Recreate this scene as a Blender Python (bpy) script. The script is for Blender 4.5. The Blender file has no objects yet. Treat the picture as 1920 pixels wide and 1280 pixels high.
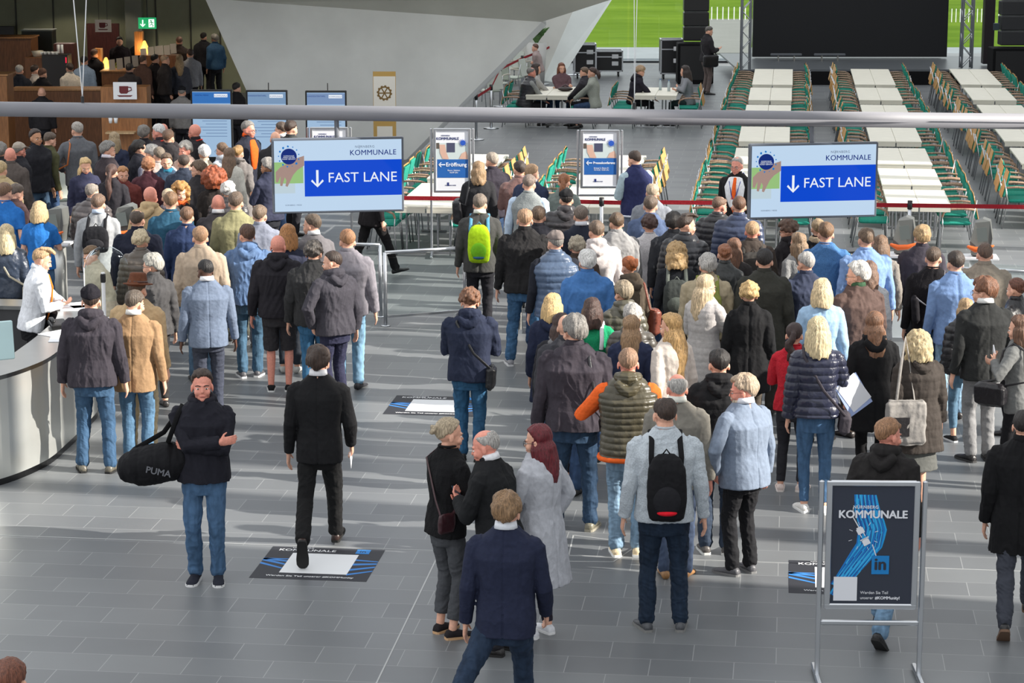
import bpy, math, random
import numpy as np
from mathutils import Vector, Matrix, Euler
R_ = math.radians
# ------------------------------------------------------------------ camera, world, sun, exposure
SC = bpy.context.scene
CAM_H, FPX, PITCH = 5.6, 4400.0, R_(11.37)      # camera height, focal length in pixels of the 1920 frame, downward pitch
AX = R_(6.73)                                    # the hall's long axis, clockwise from +Y
cam_d = bpy.data.cameras.new('camera'); cam = bpy.data.objects.new('camera', cam_d)
SC.collection.objects.link(cam); SC.camera = cam
cam_d.sensor_width = 36; cam_d.lens = FPX / 1920 * 36; cam_d.clip_end = 400
cam.location = (0, 0, CAM_H); cam.rotation_euler = (R_(90) - PITCH, 0, 0)
SC.view_settings.view_transform = 'Standard'; SC.view_settings.look = 'None'
SC.view_settings.exposure = 0.28; SC.view_settings.gamma = 1; SC.view_settings.use_curve_mapping = False
SC.cycles.max_bounces = 6; SC.cycles.diffuse_bounces = 3; SC.cycles.glossy_bounces = 3; SC.cycles.transparent_max_bounces = 8
W = bpy.data.worlds.new('daylight'); SC.world = W; W.use_nodes = True
bg = W.node_tree.nodes['Background']; bg.inputs[0].default_value = (.95, .975, 1, 1); bg.inputs[1].default_value = 1.0
sun_d = bpy.data.lights.new('sun', 'SUN'); sun_d.energy = 7.6; sun_d.angle = R_(.6); sun_d.color = (1, .94, .85)
sun = bpy.data.objects.new('sun', sun_d); SC.collection.objects.link(sun)
SUN_EL, SUN_AZ = R_(27), R_(14)                   # from the right, a little from the camera's side
sd = Vector((-math.cos(SUN_EL) * math.cos(SUN_AZ), math.cos(SUN_EL) * math.sin(SUN_AZ), -math.sin(SUN_EL)))
sun.rotation_euler = sd.to_track_quat('-Z', 'Y').to_euler()
# ------------------------------------------------------------------ from the photograph's pixels to places
def ray(px, py):
    u, v = (px - 960) / FPX, (640 - py) / FPX
    return Vector((u, math.cos(PITCH) + v * math.sin(PITCH), -math.sin(PITCH) + v * math.cos(PITCH)))
def G(px, py, h=0.0):
    d = ray(px, py); t = (h - CAM_H) / d.z
    return Vector((d.x * t, d.y * t, h))
def Q(px, py, Y):
    d = ray(px, py); t = Y / d.y
    return Vector((d.x * t, Y, CAM_H + d.z * t))
HAX = Vector((math.sin(AX), math.cos(AX), 0)); HLA = Vector((math.cos(AX), -math.sin(AX), 0))
# ------------------------------------------------------------------ helpers
ALL = []                                          # objects are linked together at the end
def lin(c):
    return tuple(((x / 255) / 12.92 if x / 255 <= .04045 else ((x / 255 + .055) / 1.055) ** 2.4) for x in c[:3])
MATS = {}
def mat(kind, col=(128, 128, 128), **k):
    key = (kind, tuple(col), tuple(sorted(k.items())))
    if key in MATS: return MATS[key]
    m = bpy.data.materials.new(kind); m.use_nodes = True; nt = m.node_tree; N = nt.nodes; L = nt.links
    b = N['Principled BSDF']; c = (*lin(col), 1)
    P = dict(cloth=(.85, 0, .10, 30, .25), knit=(.9, 0, .16, 90, .35), denim=(.8, 0, .3, 22, .3), puffer=(.38, 0, .12, 18, .35),
             leather=(.38, 0, .12, 45, .2), skin=(.55, 0, .10, 60, .05), hair=(.5, 0, .55, 140, .5), plastic=(.4, 0, 0, 0, 0),
             steel=(.28, 1, .06, 3, .05), paint=(.5, 0, .04, 4, .02), wood=(.5, 0, .3, 9, .05), paper=(.7, 0, 0, 0, 0),
             chrome=(.25, 1, 0, 0, 0), rubber=(.8, 0, 0, 0, 0), screen=(.3, 0, 0, 0, 0), leaf=(.45, 0, .4, 12, .1), plaster=(.75, 0, .07, 1.2, .05),
             glow=(.5, 0, 0, 0, 0))[kind]
    rough, metal, var, sc, bump = P
    b.inputs['Roughness'].default_value = k.get('rough', rough); b.inputs['Metallic'].default_value = metal
    b.inputs['Base Color'].default_value = c
    if kind in ('cloth', 'knit', 'denim'):
        b.inputs['Specular IOR Level'].default_value = .2
    if kind in ('screen', 'glow'):
        b.inputs['Emission Color'].default_value = c; b.inputs['Emission Strength'].default_value = k.get('e', .8)
        if kind == 'screen': b.inputs['Base Color'].default_value = (.005, .005, .005, 1); b.inputs['Specular IOR Level'].default_value = .05; b.inputs['Emission Strength'].default_value *= .85
    if var:
        tc = N.new('ShaderNodeTexCoord'); mp = N.new('ShaderNodeMapping'); nz = N.new('ShaderNodeTexNoise')
        L.new(tc.outputs['Object'], mp.inputs[0]); L.new(mp.outputs[0], nz.inputs[0]); nz.inputs['Scale'].default_value = sc
        nz.inputs['Detail'].default_value = 5
        mp.inputs['Scale'].default_value = {'hair': (1, 1, .12), 'wood': (6, 6, .6), 'denim': (1, 1, .35), 'steel': (1, 1, .2)}.get(kind, (1, 1, 1))
        mr = N.new('ShaderNodeMapRange'); L.new(nz.outputs[0], mr.inputs[0]); mr.inputs[1].default_value = .3; mr.inputs[2].default_value = .7
        mr.inputs[3].default_value = 1 - var; mr.inputs[4].default_value = 1 + var
        mx = N.new('ShaderNodeVectorMath'); mx.operation = 'SCALE'; mx.inputs[0].default_value = c[:3]
        L.new(mr.outputs[0], mx.inputs['Scale']); L.new(mx.outputs[0], b.inputs['Base Color'])
        if bump:
            bp = N.new('ShaderNodeBump'); bp.inputs['Strength'].default_value = bump; bp.inputs['Distance'].default_value = .02
            L.new(nz.outputs[0], bp.inputs['Height']); L.new(bp.outputs[0], b.inputs['Normal'])
    MATS[key] = m; return m

class MB:
    def __init__(s): s.V = []; s.F = []; s.M = []; s.n = 0
    def add(s, V, F, mi=0):
        V = np.asarray(V, dtype=float).reshape(-1, 3); s.V.append(V); s.F += [tuple(i + s.n for i in f) for f in F]
        s.M += [mi] * len(F); s.n += len(V)
    def loft(s, rings, mi=0, caps=True):
        rings = [np.asarray(r, dtype=float) for r in rings]; n = len(rings[0]); F = []
        for i in range(len(rings) - 1):
            a, b = i * n, (i + 1) * n
            F += [(a + j, a + (j + 1) % n, b + (j + 1) % n, b + j) for j in range(n)]
        if caps: F += [tuple(range(n))[::-1], tuple((len(rings) - 1) * n + j for j in range(n))]
        s.add(np.vstack(rings), F, mi)
    def tube(s, P, R, n=10, ref=None, mi=0, tip=True):
        P = [Vector(p) for p in P]; k = len(P)
        if not isinstance(R, (list, tuple)): R = [R] * k
        R = [(r if isinstance(r, tuple) else (r, r)) for r in R]
        ref = Vector(ref) if ref is not None else None
        rings = []; prev = None
        T = [((P[min(i + 1, k - 1)] - P[max(i - 1, 0)]).normalized()) for i in range(k)]
        PP, RR, TT = list(P), list(R), list(T)
        if tip:
            r0, r1 = min(R[0]), min(R[-1])
            PP = [P[0] - T[0] * r0 * .9, P[0] - T[0] * r0 * .6] + PP + [P[-1] + T[-1] * r1 * .6, P[-1] + T[-1] * r1 * .9]
            RR = [(R[0][0] * .35, R[0][1] * .35), (R[0][0] * .78, R[0][1] * .78)] + RR + [(R[-1][0] * .78, R[-1][1] * .78), (R[-1][0] * .35, R[-1][1] * .35)]
            TT = [T[0], T[0]] + TT + [T[-1], T[-1]]
        for p, r, t in zip(PP, RR, TT):
            q = ref if ref is not None else (prev if prev is not None else (Vector((0, 1, 0)) if abs(t.y) < .9 else Vector((1, 0, 0))))
            a = t.cross(q)
            if a.length < 1e-4: a = t.cross(Vector((.3, .5, .8)))
            a.normalize(); b = a.cross(t).normalized()
            if ref is None: prev = b
            rings.append([p + a * (math.cos(2 * math.pi * j / n) * r[0]) - b * (math.sin(2 * math.pi * j / n) * r[1]) for j in range(n)])
        s.loft(rings, mi)
    def ell(s, c, r, M=None, n=14, m=9, mi=0):
        V = []
        for i in range(1, m):
            ph = math.pi * i / m
            for j in range(n):
                th = 2 * math.pi * j / n
                V.append(Vector((r[0] * math.sin(ph) * math.cos(th), r[1] * math.sin(ph) * math.sin(th), r[2] * math.cos(ph))))
        top, bot = Vector((0, 0, r[2])), Vector((0, 0, -r[2])); V += [top, bot]
        if M is not None: V = [M @ v for v in V]
        c = Vector(c); V = [v + c for v in V]; F = []
        for i in range(m - 2):
            for j in range(n):
                F.append((i * n + j, (i + 1) * n + j, (i + 1) * n + (j + 1) % n, i * n + (j + 1) % n))
        t = (m - 1) * n
        F += [(t, j, (j + 1) % n) for j in range(n)] + [(t + 1, (m - 2) * n + (j + 1) % n, (m - 2) * n + j) for j in range(n)]
        s.add(V, F, mi)
    def box(s, c, d, M=None, bev=0.0, mi=0):
        c = Vector(c); x, y, z = d[0] / 2, d[1] / 2, d[2] / 2
        if bev:
            b = min(bev, x * .9, y * .9, z * .9); rings = []
            for zz, k in ((-z, b), (-z + b, 0), (z - b, 0), (z, b)):
                X, Y = x - k, y - k; q = b * .6 + k * .3
                pts = [(X - q, -Y), (X, -Y + q), (X, Y - q), (X - q, Y), (-X + q, Y), (-X, Y - q), (-X, -Y + q), (-X + q, -Y)]
                rings.append([(M @ Vector((p[0], p[1], zz)) if M is not None else Vector((p[0], p[1], zz))) + c for p in pts])
            s.loft(rings, mi); return
        V = [Vector((i * x, j * y, k * z)) for k in (-1, 1) for j in (-1, 1) for i in (-1, 1)]
        if M is not None: V = [M @ v for v in V]
        s.add([v + c for v in V], [(0, 2, 3, 1), (4, 5, 7, 6), (0, 1, 5, 4), (2, 6, 7, 3), (0, 4, 6, 2), (1, 3, 7, 5)], mi)
    def cyl(s, a, b, r, n=14, mi=0, r2=None):
        s.tube([a, b], [r, r if r2 is None else r2], n, mi=mi, tip=False)
    def prism(s, pts, d, mi=0):
        """a flat outline of 3-D points given a thickness vector d"""
        pts = [Vector(p) for p in pts]; d = Vector(d)
        nrm = sum(((pts[i].cross(pts[(i + 1) % len(pts)])) for i in range(len(pts))), Vector())
        if nrm.dot(d) > 0: pts = pts[::-1]
        n = len(pts); V = pts + [p + d for p in pts]
        s.add(V, [tuple(range(n)), tuple(range(2 * n - 1, n - 1, -1))] + [(j, j + n, (j + 1) % n + n, (j + 1) % n) for j in range(n)], mi)
    def mesh(s, name='m', smooth=False):
        me = bpy.data.meshes.new(name)
        if s.V: me.from_pydata(np.vstack(s.V).tolist(), [], s.F)
        if any(s.M): me.polygons.foreach_set('material_index', s.M)
        if smooth: me.polygons.foreach_set('use_smooth', [True] * len(me.polygons))
        me.update(); return me
def new(name, me, m=None, parent=None, **props):
    o = bpy.data.objects.new(name, me)
    if m is not None and me is not None:
        for q in (m if isinstance(m, (list, tuple)) else [m]): me.materials.append(q)
    if parent is not None: o.parent = parent
    for a, b in props.items():
        if b is not None: o[a] = b
    ALL.append(o); return o
def thing(name, loc, rz, label, cat, group=None):
    o = new(name, None, label=label, category=cat, group=group); o.location = loc; o.rotation_euler = (0, 0, rz); return o
def obj(name, mb, m, parent=None, smooth=False, **props):
    return new(name, mb.mesh(name, smooth), m, parent, **props)
def tagmesh(name, mb, m, label, cat, group=None, loc=None, rz=0, smooth=False):
    o = obj(name, mb, m, None, smooth, label=label, category=cat, group=group)
    if loc is not None: o.location = loc; o.rotation_euler = (0, 0, rz)
    return o
def dup(o, parent=None):
    c = o.copy(); c.parent = parent; ALL.append(c)
    for ch in [q for q in KIDS.get(o.name, [])]: dup(ch, c)
    return c
KIDS = {}
def index_kids():
    KIDS.clear()
    for o in ALL:
        if o.parent is not None: KIDS.setdefault(o.parent.name, []).append(o)
# scratch scene for remeshing
SCR = bpy.data.scenes.new('scratch'); so = bpy.data.objects.new('scratch', bpy.data.meshes.new('scratch'))
SCR.collection.objects.link(so)
rm = so.modifiers.new('r', 'REMESH'); rm.mode = 'VOXEL'; rm.use_smooth_shade = True
sm = so.modifiers.new('s', 'SMOOTH'); sm.factor = .5
def DG():
    SCR.view_layers[0].update(); return SCR.view_layers[0].depsgraph
def bake(mb, vox, smooth=3, post=None):
    me = mb.mesh('tmp'); old = so.data; so.data = me; rm.voxel_size = vox; sm.iterations = max(smooth, round(smooth * .0125 / vox))
    dg = DG()
    out = bpy.data.meshes.new_from_object(so.evaluated_get(dg), depsgraph=dg)
    bpy.data.meshes.remove(old if old.users == 0 else me) if False else None
    if post is not None and len(out.vertices):
        n = len(out.vertices); co = np.empty(n * 3); out.vertices.foreach_get('co', co); co = co.reshape(-1, 3)
        nr = np.empty(n * 3, dtype=np.float32); out.vertex_normals.foreach_get('vector', nr); nr = nr.reshape(-1, 3)
        co = post(co, nr); out.vertices.foreach_set('co', co.ravel()); out.update()
    out.polygons.foreach_set('use_smooth', [True] * len(out.polygons))
    return out
def text_mb(mb, s, M, size, ext=.002, bold=0, align='CENTER', mi=0, spacing=1, sx=1):
    cu = bpy.data.curves.new('t', 'FONT'); cu.body = s; cu.size = size; cu.align_x = align; cu.align_y = 'CENTER'
    cu.extrude = ext / 2; cu.space_character = spacing; cu.resolution_u = 3
    o = bpy.data.objects.new('t', cu); SCR.collection.objects.link(o)
    dg = DG()
    me = bpy.data.meshes.new_from_object(o.evaluated_get(dg), depsgraph=dg)
    for q in ((0, 0, 0),) if not bold else ((-bold, 0, 0), (bold, 0, 4e-4), (0, bold * .6, 8e-4), (0, -bold * .6, 12e-4)):
        V = [M @ Vector((v.co.x * sx + q[0], v.co.y + q[1], v.co.z + ext / 2 + q[2])) for v in me.vertices]
        if V: mb.add(V, [tuple(p.vertices) for p in me.polygons], mi)
    bpy.data.objects.remove(o); bpy.data.curves.remove(cu); bpy.data.meshes.remove(me)
# ------------------------------------------------------------------ the setting
def struct(name, mb, m, smooth=False): return obj(name, mb, m, None, smooth, kind='structure')
def hall(u, v, z=0.0): return HLA * u + HAX * v + Vector((0, 0, z))     # hall coordinates: u to the right, v along the hall
HM = Matrix.Rotation(-AX, 3, 'Z')
def floor_mat():
    m = bpy.data.materials.new('slate_tiles'); m.use_nodes = True; nt = m.node_tree; N = nt.nodes; L = nt.links; b = N['Principled BSDF']
    tc = N.new('ShaderNodeTexCoord'); mp = N.new('ShaderNodeMapping'); mp.inputs['Rotation'].default_value = (0, 0, AX)
    br = N.new('ShaderNodeTexBrick'); L.new(tc.outputs['Object'], mp.inputs[0]); L.new(mp.outputs[0], br.inputs[0])
    br.inputs['Scale'].default_value = 1; br.inputs['Brick Width'].default_value = .6; br.inputs['Row Height'].default_value = .36
    br.inputs['Mortar Size'].default_value = .0035; br.inputs['Mortar Smooth'].default_value = .3; br.inputs['Bias'].default_value = -.2
    br.inputs['Color1'].default_value = (*lin((104, 107, 110)), 1); br.inputs['Color2'].default_value = (*lin((118, 121, 123)), 1); br.inputs['Mortar'].default_value = (*lin((146, 148, 149)), 1)
    nz = N.new('ShaderNodeTexNoise'); L.new(tc.outputs['Object'], nz.inputs[0]); nz.inputs['Scale'].default_value = 1.1; nz.inputs['Detail'].default_value = 8
    mr = N.new('ShaderNodeMapRange'); L.new(nz.outputs[0], mr.inputs[0]); mr.inputs[3].default_value = .84; mr.inputs[4].default_value = 1.14
    mx = N.new('ShaderNodeVectorMath'); mx.operation = 'SCALE'; L.new(br.outputs[0], mx.inputs[0]); L.new(mr.outputs[0], mx.inputs['Scale']); L.new(mx.outputs[0], b.inputs['Base Color'])
    b.inputs['Roughness'].default_value = .42; b.inputs['Specular IOR Level'].default_value = .45
    return m
FB = MB(); FB.box((0, 35, -.1), (60, 70, .2)); struct('floor', FB, floor_mat())
JM = mat('paint', (168, 170, 170))
for nm, p, q in (('trim_1', (705, 1282), (858, 965)), ('trim_2', (-5, 1003), (1925, 1071)), ('trim_3', (0, 592 + 330), (0, 592 + 331))):
    if nm == 'trim_3': continue
    a, b_ = G(*p), G(*q); d = (b_ - a).normalized(); s_ = Vector((-d.y, d.x, 0)) * .006; K = MB(); K.prism([a - s_, b_ - s_, b_ + s_, a + s_], (0, 0, .002)); struct(nm, K, JM)
K = MB(); P = [G(1064, 1052), G(1150, 1053), G(1200, 1019), G(1075, 1003)]          # the inset floor hatch
for i in range(4):
    a, b_ = P[i], P[(i + 1) % 4]; d = (b_ - a).normalized(); s_ = Vector((-d.y, d.x, 0)) * .006; K.prism([a - s_, b_ - s_, b_ + s_, a + s_], (0, 0, .002))
tagmesh('floor_hatch', K, JM, 'thin square outline of a hatch let into the grey floor tiles', 'hatch')
# outside: paving, lawn, gravel
K = MB(); K.box((0, 73.2, -.12), (60, 6.2, .16)); struct('ground_paving', K, mat('plaster', (128, 134, 140)))
def lawn_mat():
    m = bpy.data.materials.new('lawn'); m.use_nodes = True; nt = m.node_tree; N = nt.nodes; L = nt.links; b = N['Principled BSDF']
    tc = N.new('ShaderNodeTexCoord'); n1 = N.new('ShaderNodeTexNoise'); mp = N.new('ShaderNodeMapping'); mp.inputs['Scale'].default_value = (.10, .22, 1)
    L.new(tc.outputs['Object'], mp.inputs[0]); L.new(mp.outputs[0], n1.inputs[0]); n1.inputs['Scale'].default_value = 1.0; n1.inputs['Detail'].default_value = 9; n1.inputs['Roughness'].default_value = .7
    cr = N.new('ShaderNodeValToRGB'); L.new(n1.outputs[0], cr.inputs[0]); cr.color_ramp.elements[0].position = .3; cr.color_ramp.elements[0].color = (*lin((66, 92, 30)), 1)
    cr.color_ramp.elements[1].position = .72; cr.color_ramp.elements[1].color = (*lin((104, 128, 48)), 1); L.new(cr.outputs[0], b.inputs['Base Color']); b.inputs['Roughness'].default_value = 1
    b.inputs['Specular IOR Level'].default_value = 0; return m
K = MB(); K.box((0, 125, -.15), (140, 97.4, .2)); obj('lawn', K, lawn_mat(), kind='stuff', label='mown green lawn outside beyond the glass')
K = MB(); P = [G(1332, 102, -.03), G(1408, 102, -.03), G(1412, 38, -.03), G(1330, 38, -.03)]; K.prism([p + Vector((0, 0, .0)) for p in P], (0, 0, .05)); obj('gravel', K, mat('plaster', (112, 113, 110)), kind='stuff', label='pale gravel strip outside beside the lawn')
# glazing at the far end
def glass_mat():
    m = bpy.data.materials.new('glass'); m.use_nodes = True; nt = m.node_tree; N = nt.nodes; L = nt.links; N.remove(N['Principled BSDF'])
    t = N.new('ShaderNodeBsdfTransparent'); g = N.new('ShaderNodeBsdfGlossy'); g.inputs['Roughness'].default_value = .03; g.inputs[0].default_value = (.9, .95, 1, 1); t.inputs[0].default_value = (.94, .97, .96, 1)
    fr = N.new('ShaderNodeFresnel'); fr.inputs[0].default_value = 1.25; mx = N.new('ShaderNodeMixShader'); L.new(fr.outputs[0], mx.inputs[0]); L.new(t.outputs[0], mx.inputs[1]); L.new(g.outputs[0], mx.inputs[2])
    L.new(mx.outputs[0], N['Material Output'].inputs[0]); return m
GLASS = glass_mat()
Yg = 69.6
for i, (x0, x1) in enumerate(((-1.0, 3.4), (3.46, 7.4), (7.46, 11.4), (11.46, 15.6))):
    K = MB(); K.box(((x0 + x1) / 2, Yg, 2.2), (x1 - x0, .02, 4.4)); struct('window_%d' % (i + 1), K, GLASS)
K = MB(); K.box((7, Yg, .03), (17, .14, .06)); struct('trim_3', K, mat('steel', (70, 74, 78)))
# the dark green-grey back wall of the cafe and an unseen ceiling slab added to darken it
CW = mat('paint', (150, 154, 128)); K = MB(); K.box((-12, 60.2, 2.4), (17.2, .2, 4.8)); struct('wall_back', K, CW)
K = MB()
for px in (30, 100, 240, 292, 357, 412): p = Q(px, 40, 60.05); K.box((p.x, 60.08, 2.4), (.04, .03, 4.8))
struct('trim_4', K, mat('paint', (60, 62, 52)))
K = MB(); K.box(tuple(Q(252, 40, 59.9) + Vector((0, 0, 0)))[:2] + (2.2,), (.42, .3, 4.4)); struct('trim_5', K, mat('paint', (142, 145, 132)))
K = MB(); K.box((-12.2, 51.6, 3.75), (17, 17.4, .3)); struct('ceiling', K, mat('plaster', (150, 150, 145)))
K = MB(); K.box((-18.5, 50, 1.9), (.3, 22, 3.8)); struct('wall_left', K, mat('paint', (110, 110, 100)))
# great inclined white structure, right of the cafe
WP = mat('plaster', (232, 234, 231)); Yw = 46.0
K = MB(); top = 3.9
def onw(px, py, Y=Yw): return Q(px, py, Y)
a, b_, c_, d_ = onw(522, 303), onw(758, 303), onw(1016, 41), onw(384, -4)
K.prism([a, b_, c_, d_], (0, 1.6, 0)); struct('wall_right', K, WP)
K = MB(); K.prism([d_ + Vector((0, -.01, 0)), onw(480, 4) + Vector((0, -.01, 0)), c_ + Vector((0, -.01, 0)), Q(1150, -2, 45.2), Q(1150, -60, 43.5), Q(370, -60, 43.5)], (0, 1.7, .25)); struct('trim_6', K, mat('plaster', (206, 207, 198)))
K = MB(); K.prism([b_, onw(768, 303, 46.1), onw(1024, 48, 46.1), c_], (.02, 1.5, 0)); struct('trim_7', K, mat('plaster', (232, 235, 236)))
# second inclined wall behind it
K = MB(); K.prism([Q(820, 196, 63.6), Q(1018, 150, 63.6), Q(1120, 0, 63.6), Q(1120, -60, 63.6), Q(820, -60, 63.6)], (0, .8, 0)); struct('wall_far', K, mat('plaster', (214, 214, 208)))
K = MB(); K.prism([Q(1008, 172, 63.6), Q(1036, 172, 62.9), Q(1160, -20, 62.9), Q(1092, -20, 63.6)], (0, .9, 0)); struct('trim_8', K, mat('plaster', (222, 228, 226)))
# unseen facade on the right, its solid spans and bays shaped to block and stripe the sun
FM = mat('plaster', (150, 150, 148)); K = MB()
def fac(v0, v1, z0, z1): K.box(hall(11.6, (v0 + v1) / 2, (z0 + z1) / 2), (.4, v1 - v0, z1 - z0), HM)
fac(2, 16.6, 0, 16); fac(16.6, 40, 12.5, 16); fac(39, 67, 0, 16)
for v, w_ in ((17.9, .35), (19.3, .5), (20.6, .3), (22.2, .45), (23.6, .25), (25.3, .5), (27.1, .3), (28.6, .5), (30.5, .3), (32.2, .4), (34.4, .3), (36.6, .4)): fac(v, v + w_, 0, 16)
struct('wall_front', K, FM)
# ------------------------------------------------------------------ people
def ik(a, b, l1, l2, pole):
    a, b, pole = Vector(a), Vector(b), Vector(pole); d = b - a; L = min(d.length, (l1 + l2) * .995)
    u = d.normalized(); b = a + u * L
    x = (l1 * l1 - l2 * l2 + L * L) / (2 * L); h = math.sqrt(max(l1 * l1 - x * x, 0))
    p = (pole - u * pole.dot(u)); p = p.normalized() if p.length > 1e-5 else Vector((0, 0, 1))
    return a + u * x + p * h, b
def interp(x, T):
    if x <= T[0][0]: return T[0][1]
    for (a, p), (b, q) in zip(T, T[1:]):
        if x <= b: return p + (q - p) * (x - a) / (b - a)
    return T[-1][1]
def noise3(co, seed, f):
    r = np.random.RandomState(seed); s = np.zeros(len(co))
    for i in range(4):
        k = r.normal(size=3) * f; k2 = r.normal(size=3) * f * .6
        s += np.sin(co @ k + r.rand() * 6 + 1.7 * np.sin(co @ k2 + r.rand() * 6))
    return s / 4
def folds(amp, seed, quilt=0, qs=.075, f=16, stretch=(1, 1, .55)):
    def post(co, nr):
        c2 = co * np.array(stretch)
        n1 = noise3(c2, seed, f); n2 = noise3(c2 + .02 * n1[:, None], seed + 7, f * 2.1); n3 = noise3(c2, seed + 11, f * 4.2)
        d = amp * (1.3 * n1 + 1.5 * (.45 - np.abs(n2)) + .45 * (.4 - np.abs(n3)))
        if quilt: d = d * .5 + quilt * (np.abs(np.sin(math.pi * co[:, 2] / qs + .5 * noise3(co, seed + 2, 5))) ** .6 - .5)
        return co + nr * d[:, None]
    return post
def strands(amp, seed, c, curl=0):
    def post(co, nr):
        az = np.arctan2(co[:, 0] - c[0], co[:, 1] - c[1])
        d = amp * (np.sin(az * 23 + 3 * noise3(co, seed, 14)) * .6 + noise3(co * np.array([1, 1, .3]), seed, 90) * .7)
        if curl: d = d + curl * noise3(co, seed + 5, 75)
        return co + nr * d[:, None]
    return post
WID = [(.20, .094), (.33, .094), (.45, .094), (.50, .096), (.55, .094), (.62, .088), (.70, .097), (.75, .106), (.785, .106), (.81, .097), (.83, .076), (.848, .056), (.864, .042)]
DEP = [(.20, .062), (.33, .066), (.45, .068), (.52, .066), (.62, .058), (.70, .064), (.76, .066), (.80, .058), (.83, .050), (.848, .044), (.864, .038)]
WIDF = [(.20, .100), (.33, .098), (.45, .098), (.50, .100), (.55, .096), (.62, .078), (.70, .087), (.75, .094), (.785, .094), (.81, .086), (.83, .066), (.848, .048), (.864, .037)]
TOPS = {  # hem, body ease, sleeve ease, quilt, fold amplitude, material
    'blazer': (.452, .016, .013, 0, .004, 'cloth'), 'jacket': (.475, .024, .020, 0, .007, 'cloth'), 'hoodie': (.482, .020, .018, 0, .007, 'cloth'),
    'puffer': (.475, .034, .030, .012, .006, 'puffer'), 'coat': (.335, .026, .020, 0, .005, 'cloth'), 'long_coat': (.25, .030, .020, 0, .006, 'cloth'),
    'parka': (.385, .034, .028, .004, .008, 'cloth'), 'shirt': (.478, .012, .010, 0, .006, 'cloth'), 'tee': (.485, .012, .010, 0, .005, 'cloth'),
    'sweater': (.480, .014, .012, 0, .005, 'knit'), 'leather_jacket': (.482, .020, .017, 0, .006, 'leather'), 'vest': (.47, .034, .014, .010, .004, 'puffer'),
    'cardigan': (.44, .016, .013, 0, .005, 'knit'), 'knit_vest': (.482, .015, .012, 0, .003, 'knit'), 'quilted_coat': (.34, .030, .024, .004, .004, 'cloth')}
SKIN = {'l': (226, 172, 146), 'm': (205, 150, 122), 'r': (226, 150, 130), 'd': (92, 60, 46), 't': (190, 138, 105)}
def hand(mb, w, d, pn, th, h, curl=.5):
    d, pn = d.normalized(), pn.normalized(); a = d.cross(pn).normalized()
    if a.dot(th) < 0: a = -a
    pn = (pn - d * pn.dot(d)).normalized()
    mb.tube([w - d * .012 * h, w + d * .018 * h, w + d * .052 * h], [(.014 * h, .012 * h), (.021 * h, .010 * h), (.022 * h, .009 * h)], 10, ref=pn)
    for i, ln in enumerate((.040, .046, .043, .034)):
        p = w + d * .050 * h + a * (.0165 - .011 * i) * h; q = d.copy(); P = [p]
        for s, (k, c) in enumerate(((.42, .5), (.32, 1.1), (.26, 1.6))):
            q = (d * math.cos(curl * c) + pn * math.sin(curl * c)).normalized(); p = p + q * ln * k * h; P.append(p)
        mb.tube(P, [.0052 * h, .0050 * h, .0046 * h, .0038 * h], 6)
    p = w + d * .012 * h + a * .016 * h
    mb.tube([p, p + (a * .7 + d * .7 + pn * .3) * .020 * h, p + (a * .55 + d * .95 + pn * (.3 + curl * .4)) * .036 * h], [.0065 * h, .0058 * h, .0046 * h], 6)
HAIRLINE = [(0, 37), (38, 35), (58, 24), (76, 4), (90, -14), (102, -4), (125, -34), (180, -52)]
def cap_hair(mb, c, Mh, h, t, line, bald=0, seed=0, back=0):
    rs = random.Random(seed); n, m = 40, 22; V = []
    c = Vector(c)
    for i in range(1, m):
        el = 90 - 180 * i / m
        for j in range(n):
            az = 360 * j / n - 180; aa = abs(az)
            d = Vector((math.sin(R_(az)) * math.cos(R_(el)), math.cos(R_(az)) * math.cos(R_(el)), math.sin(R_(el))))
            k = (el - interp(aa, line)) / 9
            k = max(0, min(1, k + .5))
            if bald:
                k2 = (el - (90 - bald) - (14 if aa > 120 else 0)) / 14; k = min(k, 1 - max(0, min(1, k2 + .5)))
            tt = t * (1 + .25 * math.sin(az * .11 + seed) + .2 * math.sin(az * .05 + el * .09 + seed * 2)) * (1.25 if el > 30 else 1) + back * max(0, -d.y)
            r = Vector((.0430 * h, .0555 * h, .0520 * h)); tt *= max(.25, min(1, .62 + el / 55)) if not back else 1; e = (tt) * k - .22 * .05 * h * (1 - k)
            V.append(Vector((d.x * (r.x + e), d.y * (r.y + e), d.z * (r.z + e))))
    e = t * 1.2 if not bald else -.011 * h
    V += [Vector((0, 0, .052 * h + e)), Vector((0, 0, -.041 * h))]
    V = [Mh @ (v + c) for v in V]; F = []
    for i in range(m - 2):
        for j in range(n): F.append((i * n + j, i * n + (j + 1) % n, (i + 1) * n + (j + 1) % n, (i + 1) * n + j))
    q = (m - 1) * n
    F += [(q, (j + 1) % n, j) for j in range(n)] + [(q + 1, (m - 2) * n + j, (m - 2) * n + (j + 1) % n) for j in range(n)]
    mb.add(V, [f[::-1] for f in F][:0] + F)
NSEED = [0]
FOOT = {(378, 693): 1088, (597, 650): 1035, (843, 783): 1190, (1008, 797): 1195, (1247, 744): 1176, (1392, 704): 1074, (1178, 652): 1038, (1077, 592): 990, (881, 542): 858, (984, 391): 684, (1270, 700): 1082,
        (1349, 655): 1035, (1667, 785): 1196, (1921, 768): 1176, (1534, 595): 958, (1490, 605): 918, (1845, 521): 862, (1811, 560): 826, (1792, 471): 783, (1607, 492): 818, (170, 539): 882, (254, 545): 858, (383, 486): 775,
        (522, 440): 728, (622, 470): 762, (651, 431): 725, (463, 421): 705, (540, 421): 697, (350, 388): 645, (1332, 50): 177, (700, 296): 520, (905, 806): 1212}   # row of the feet where the photograph shows them
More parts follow.
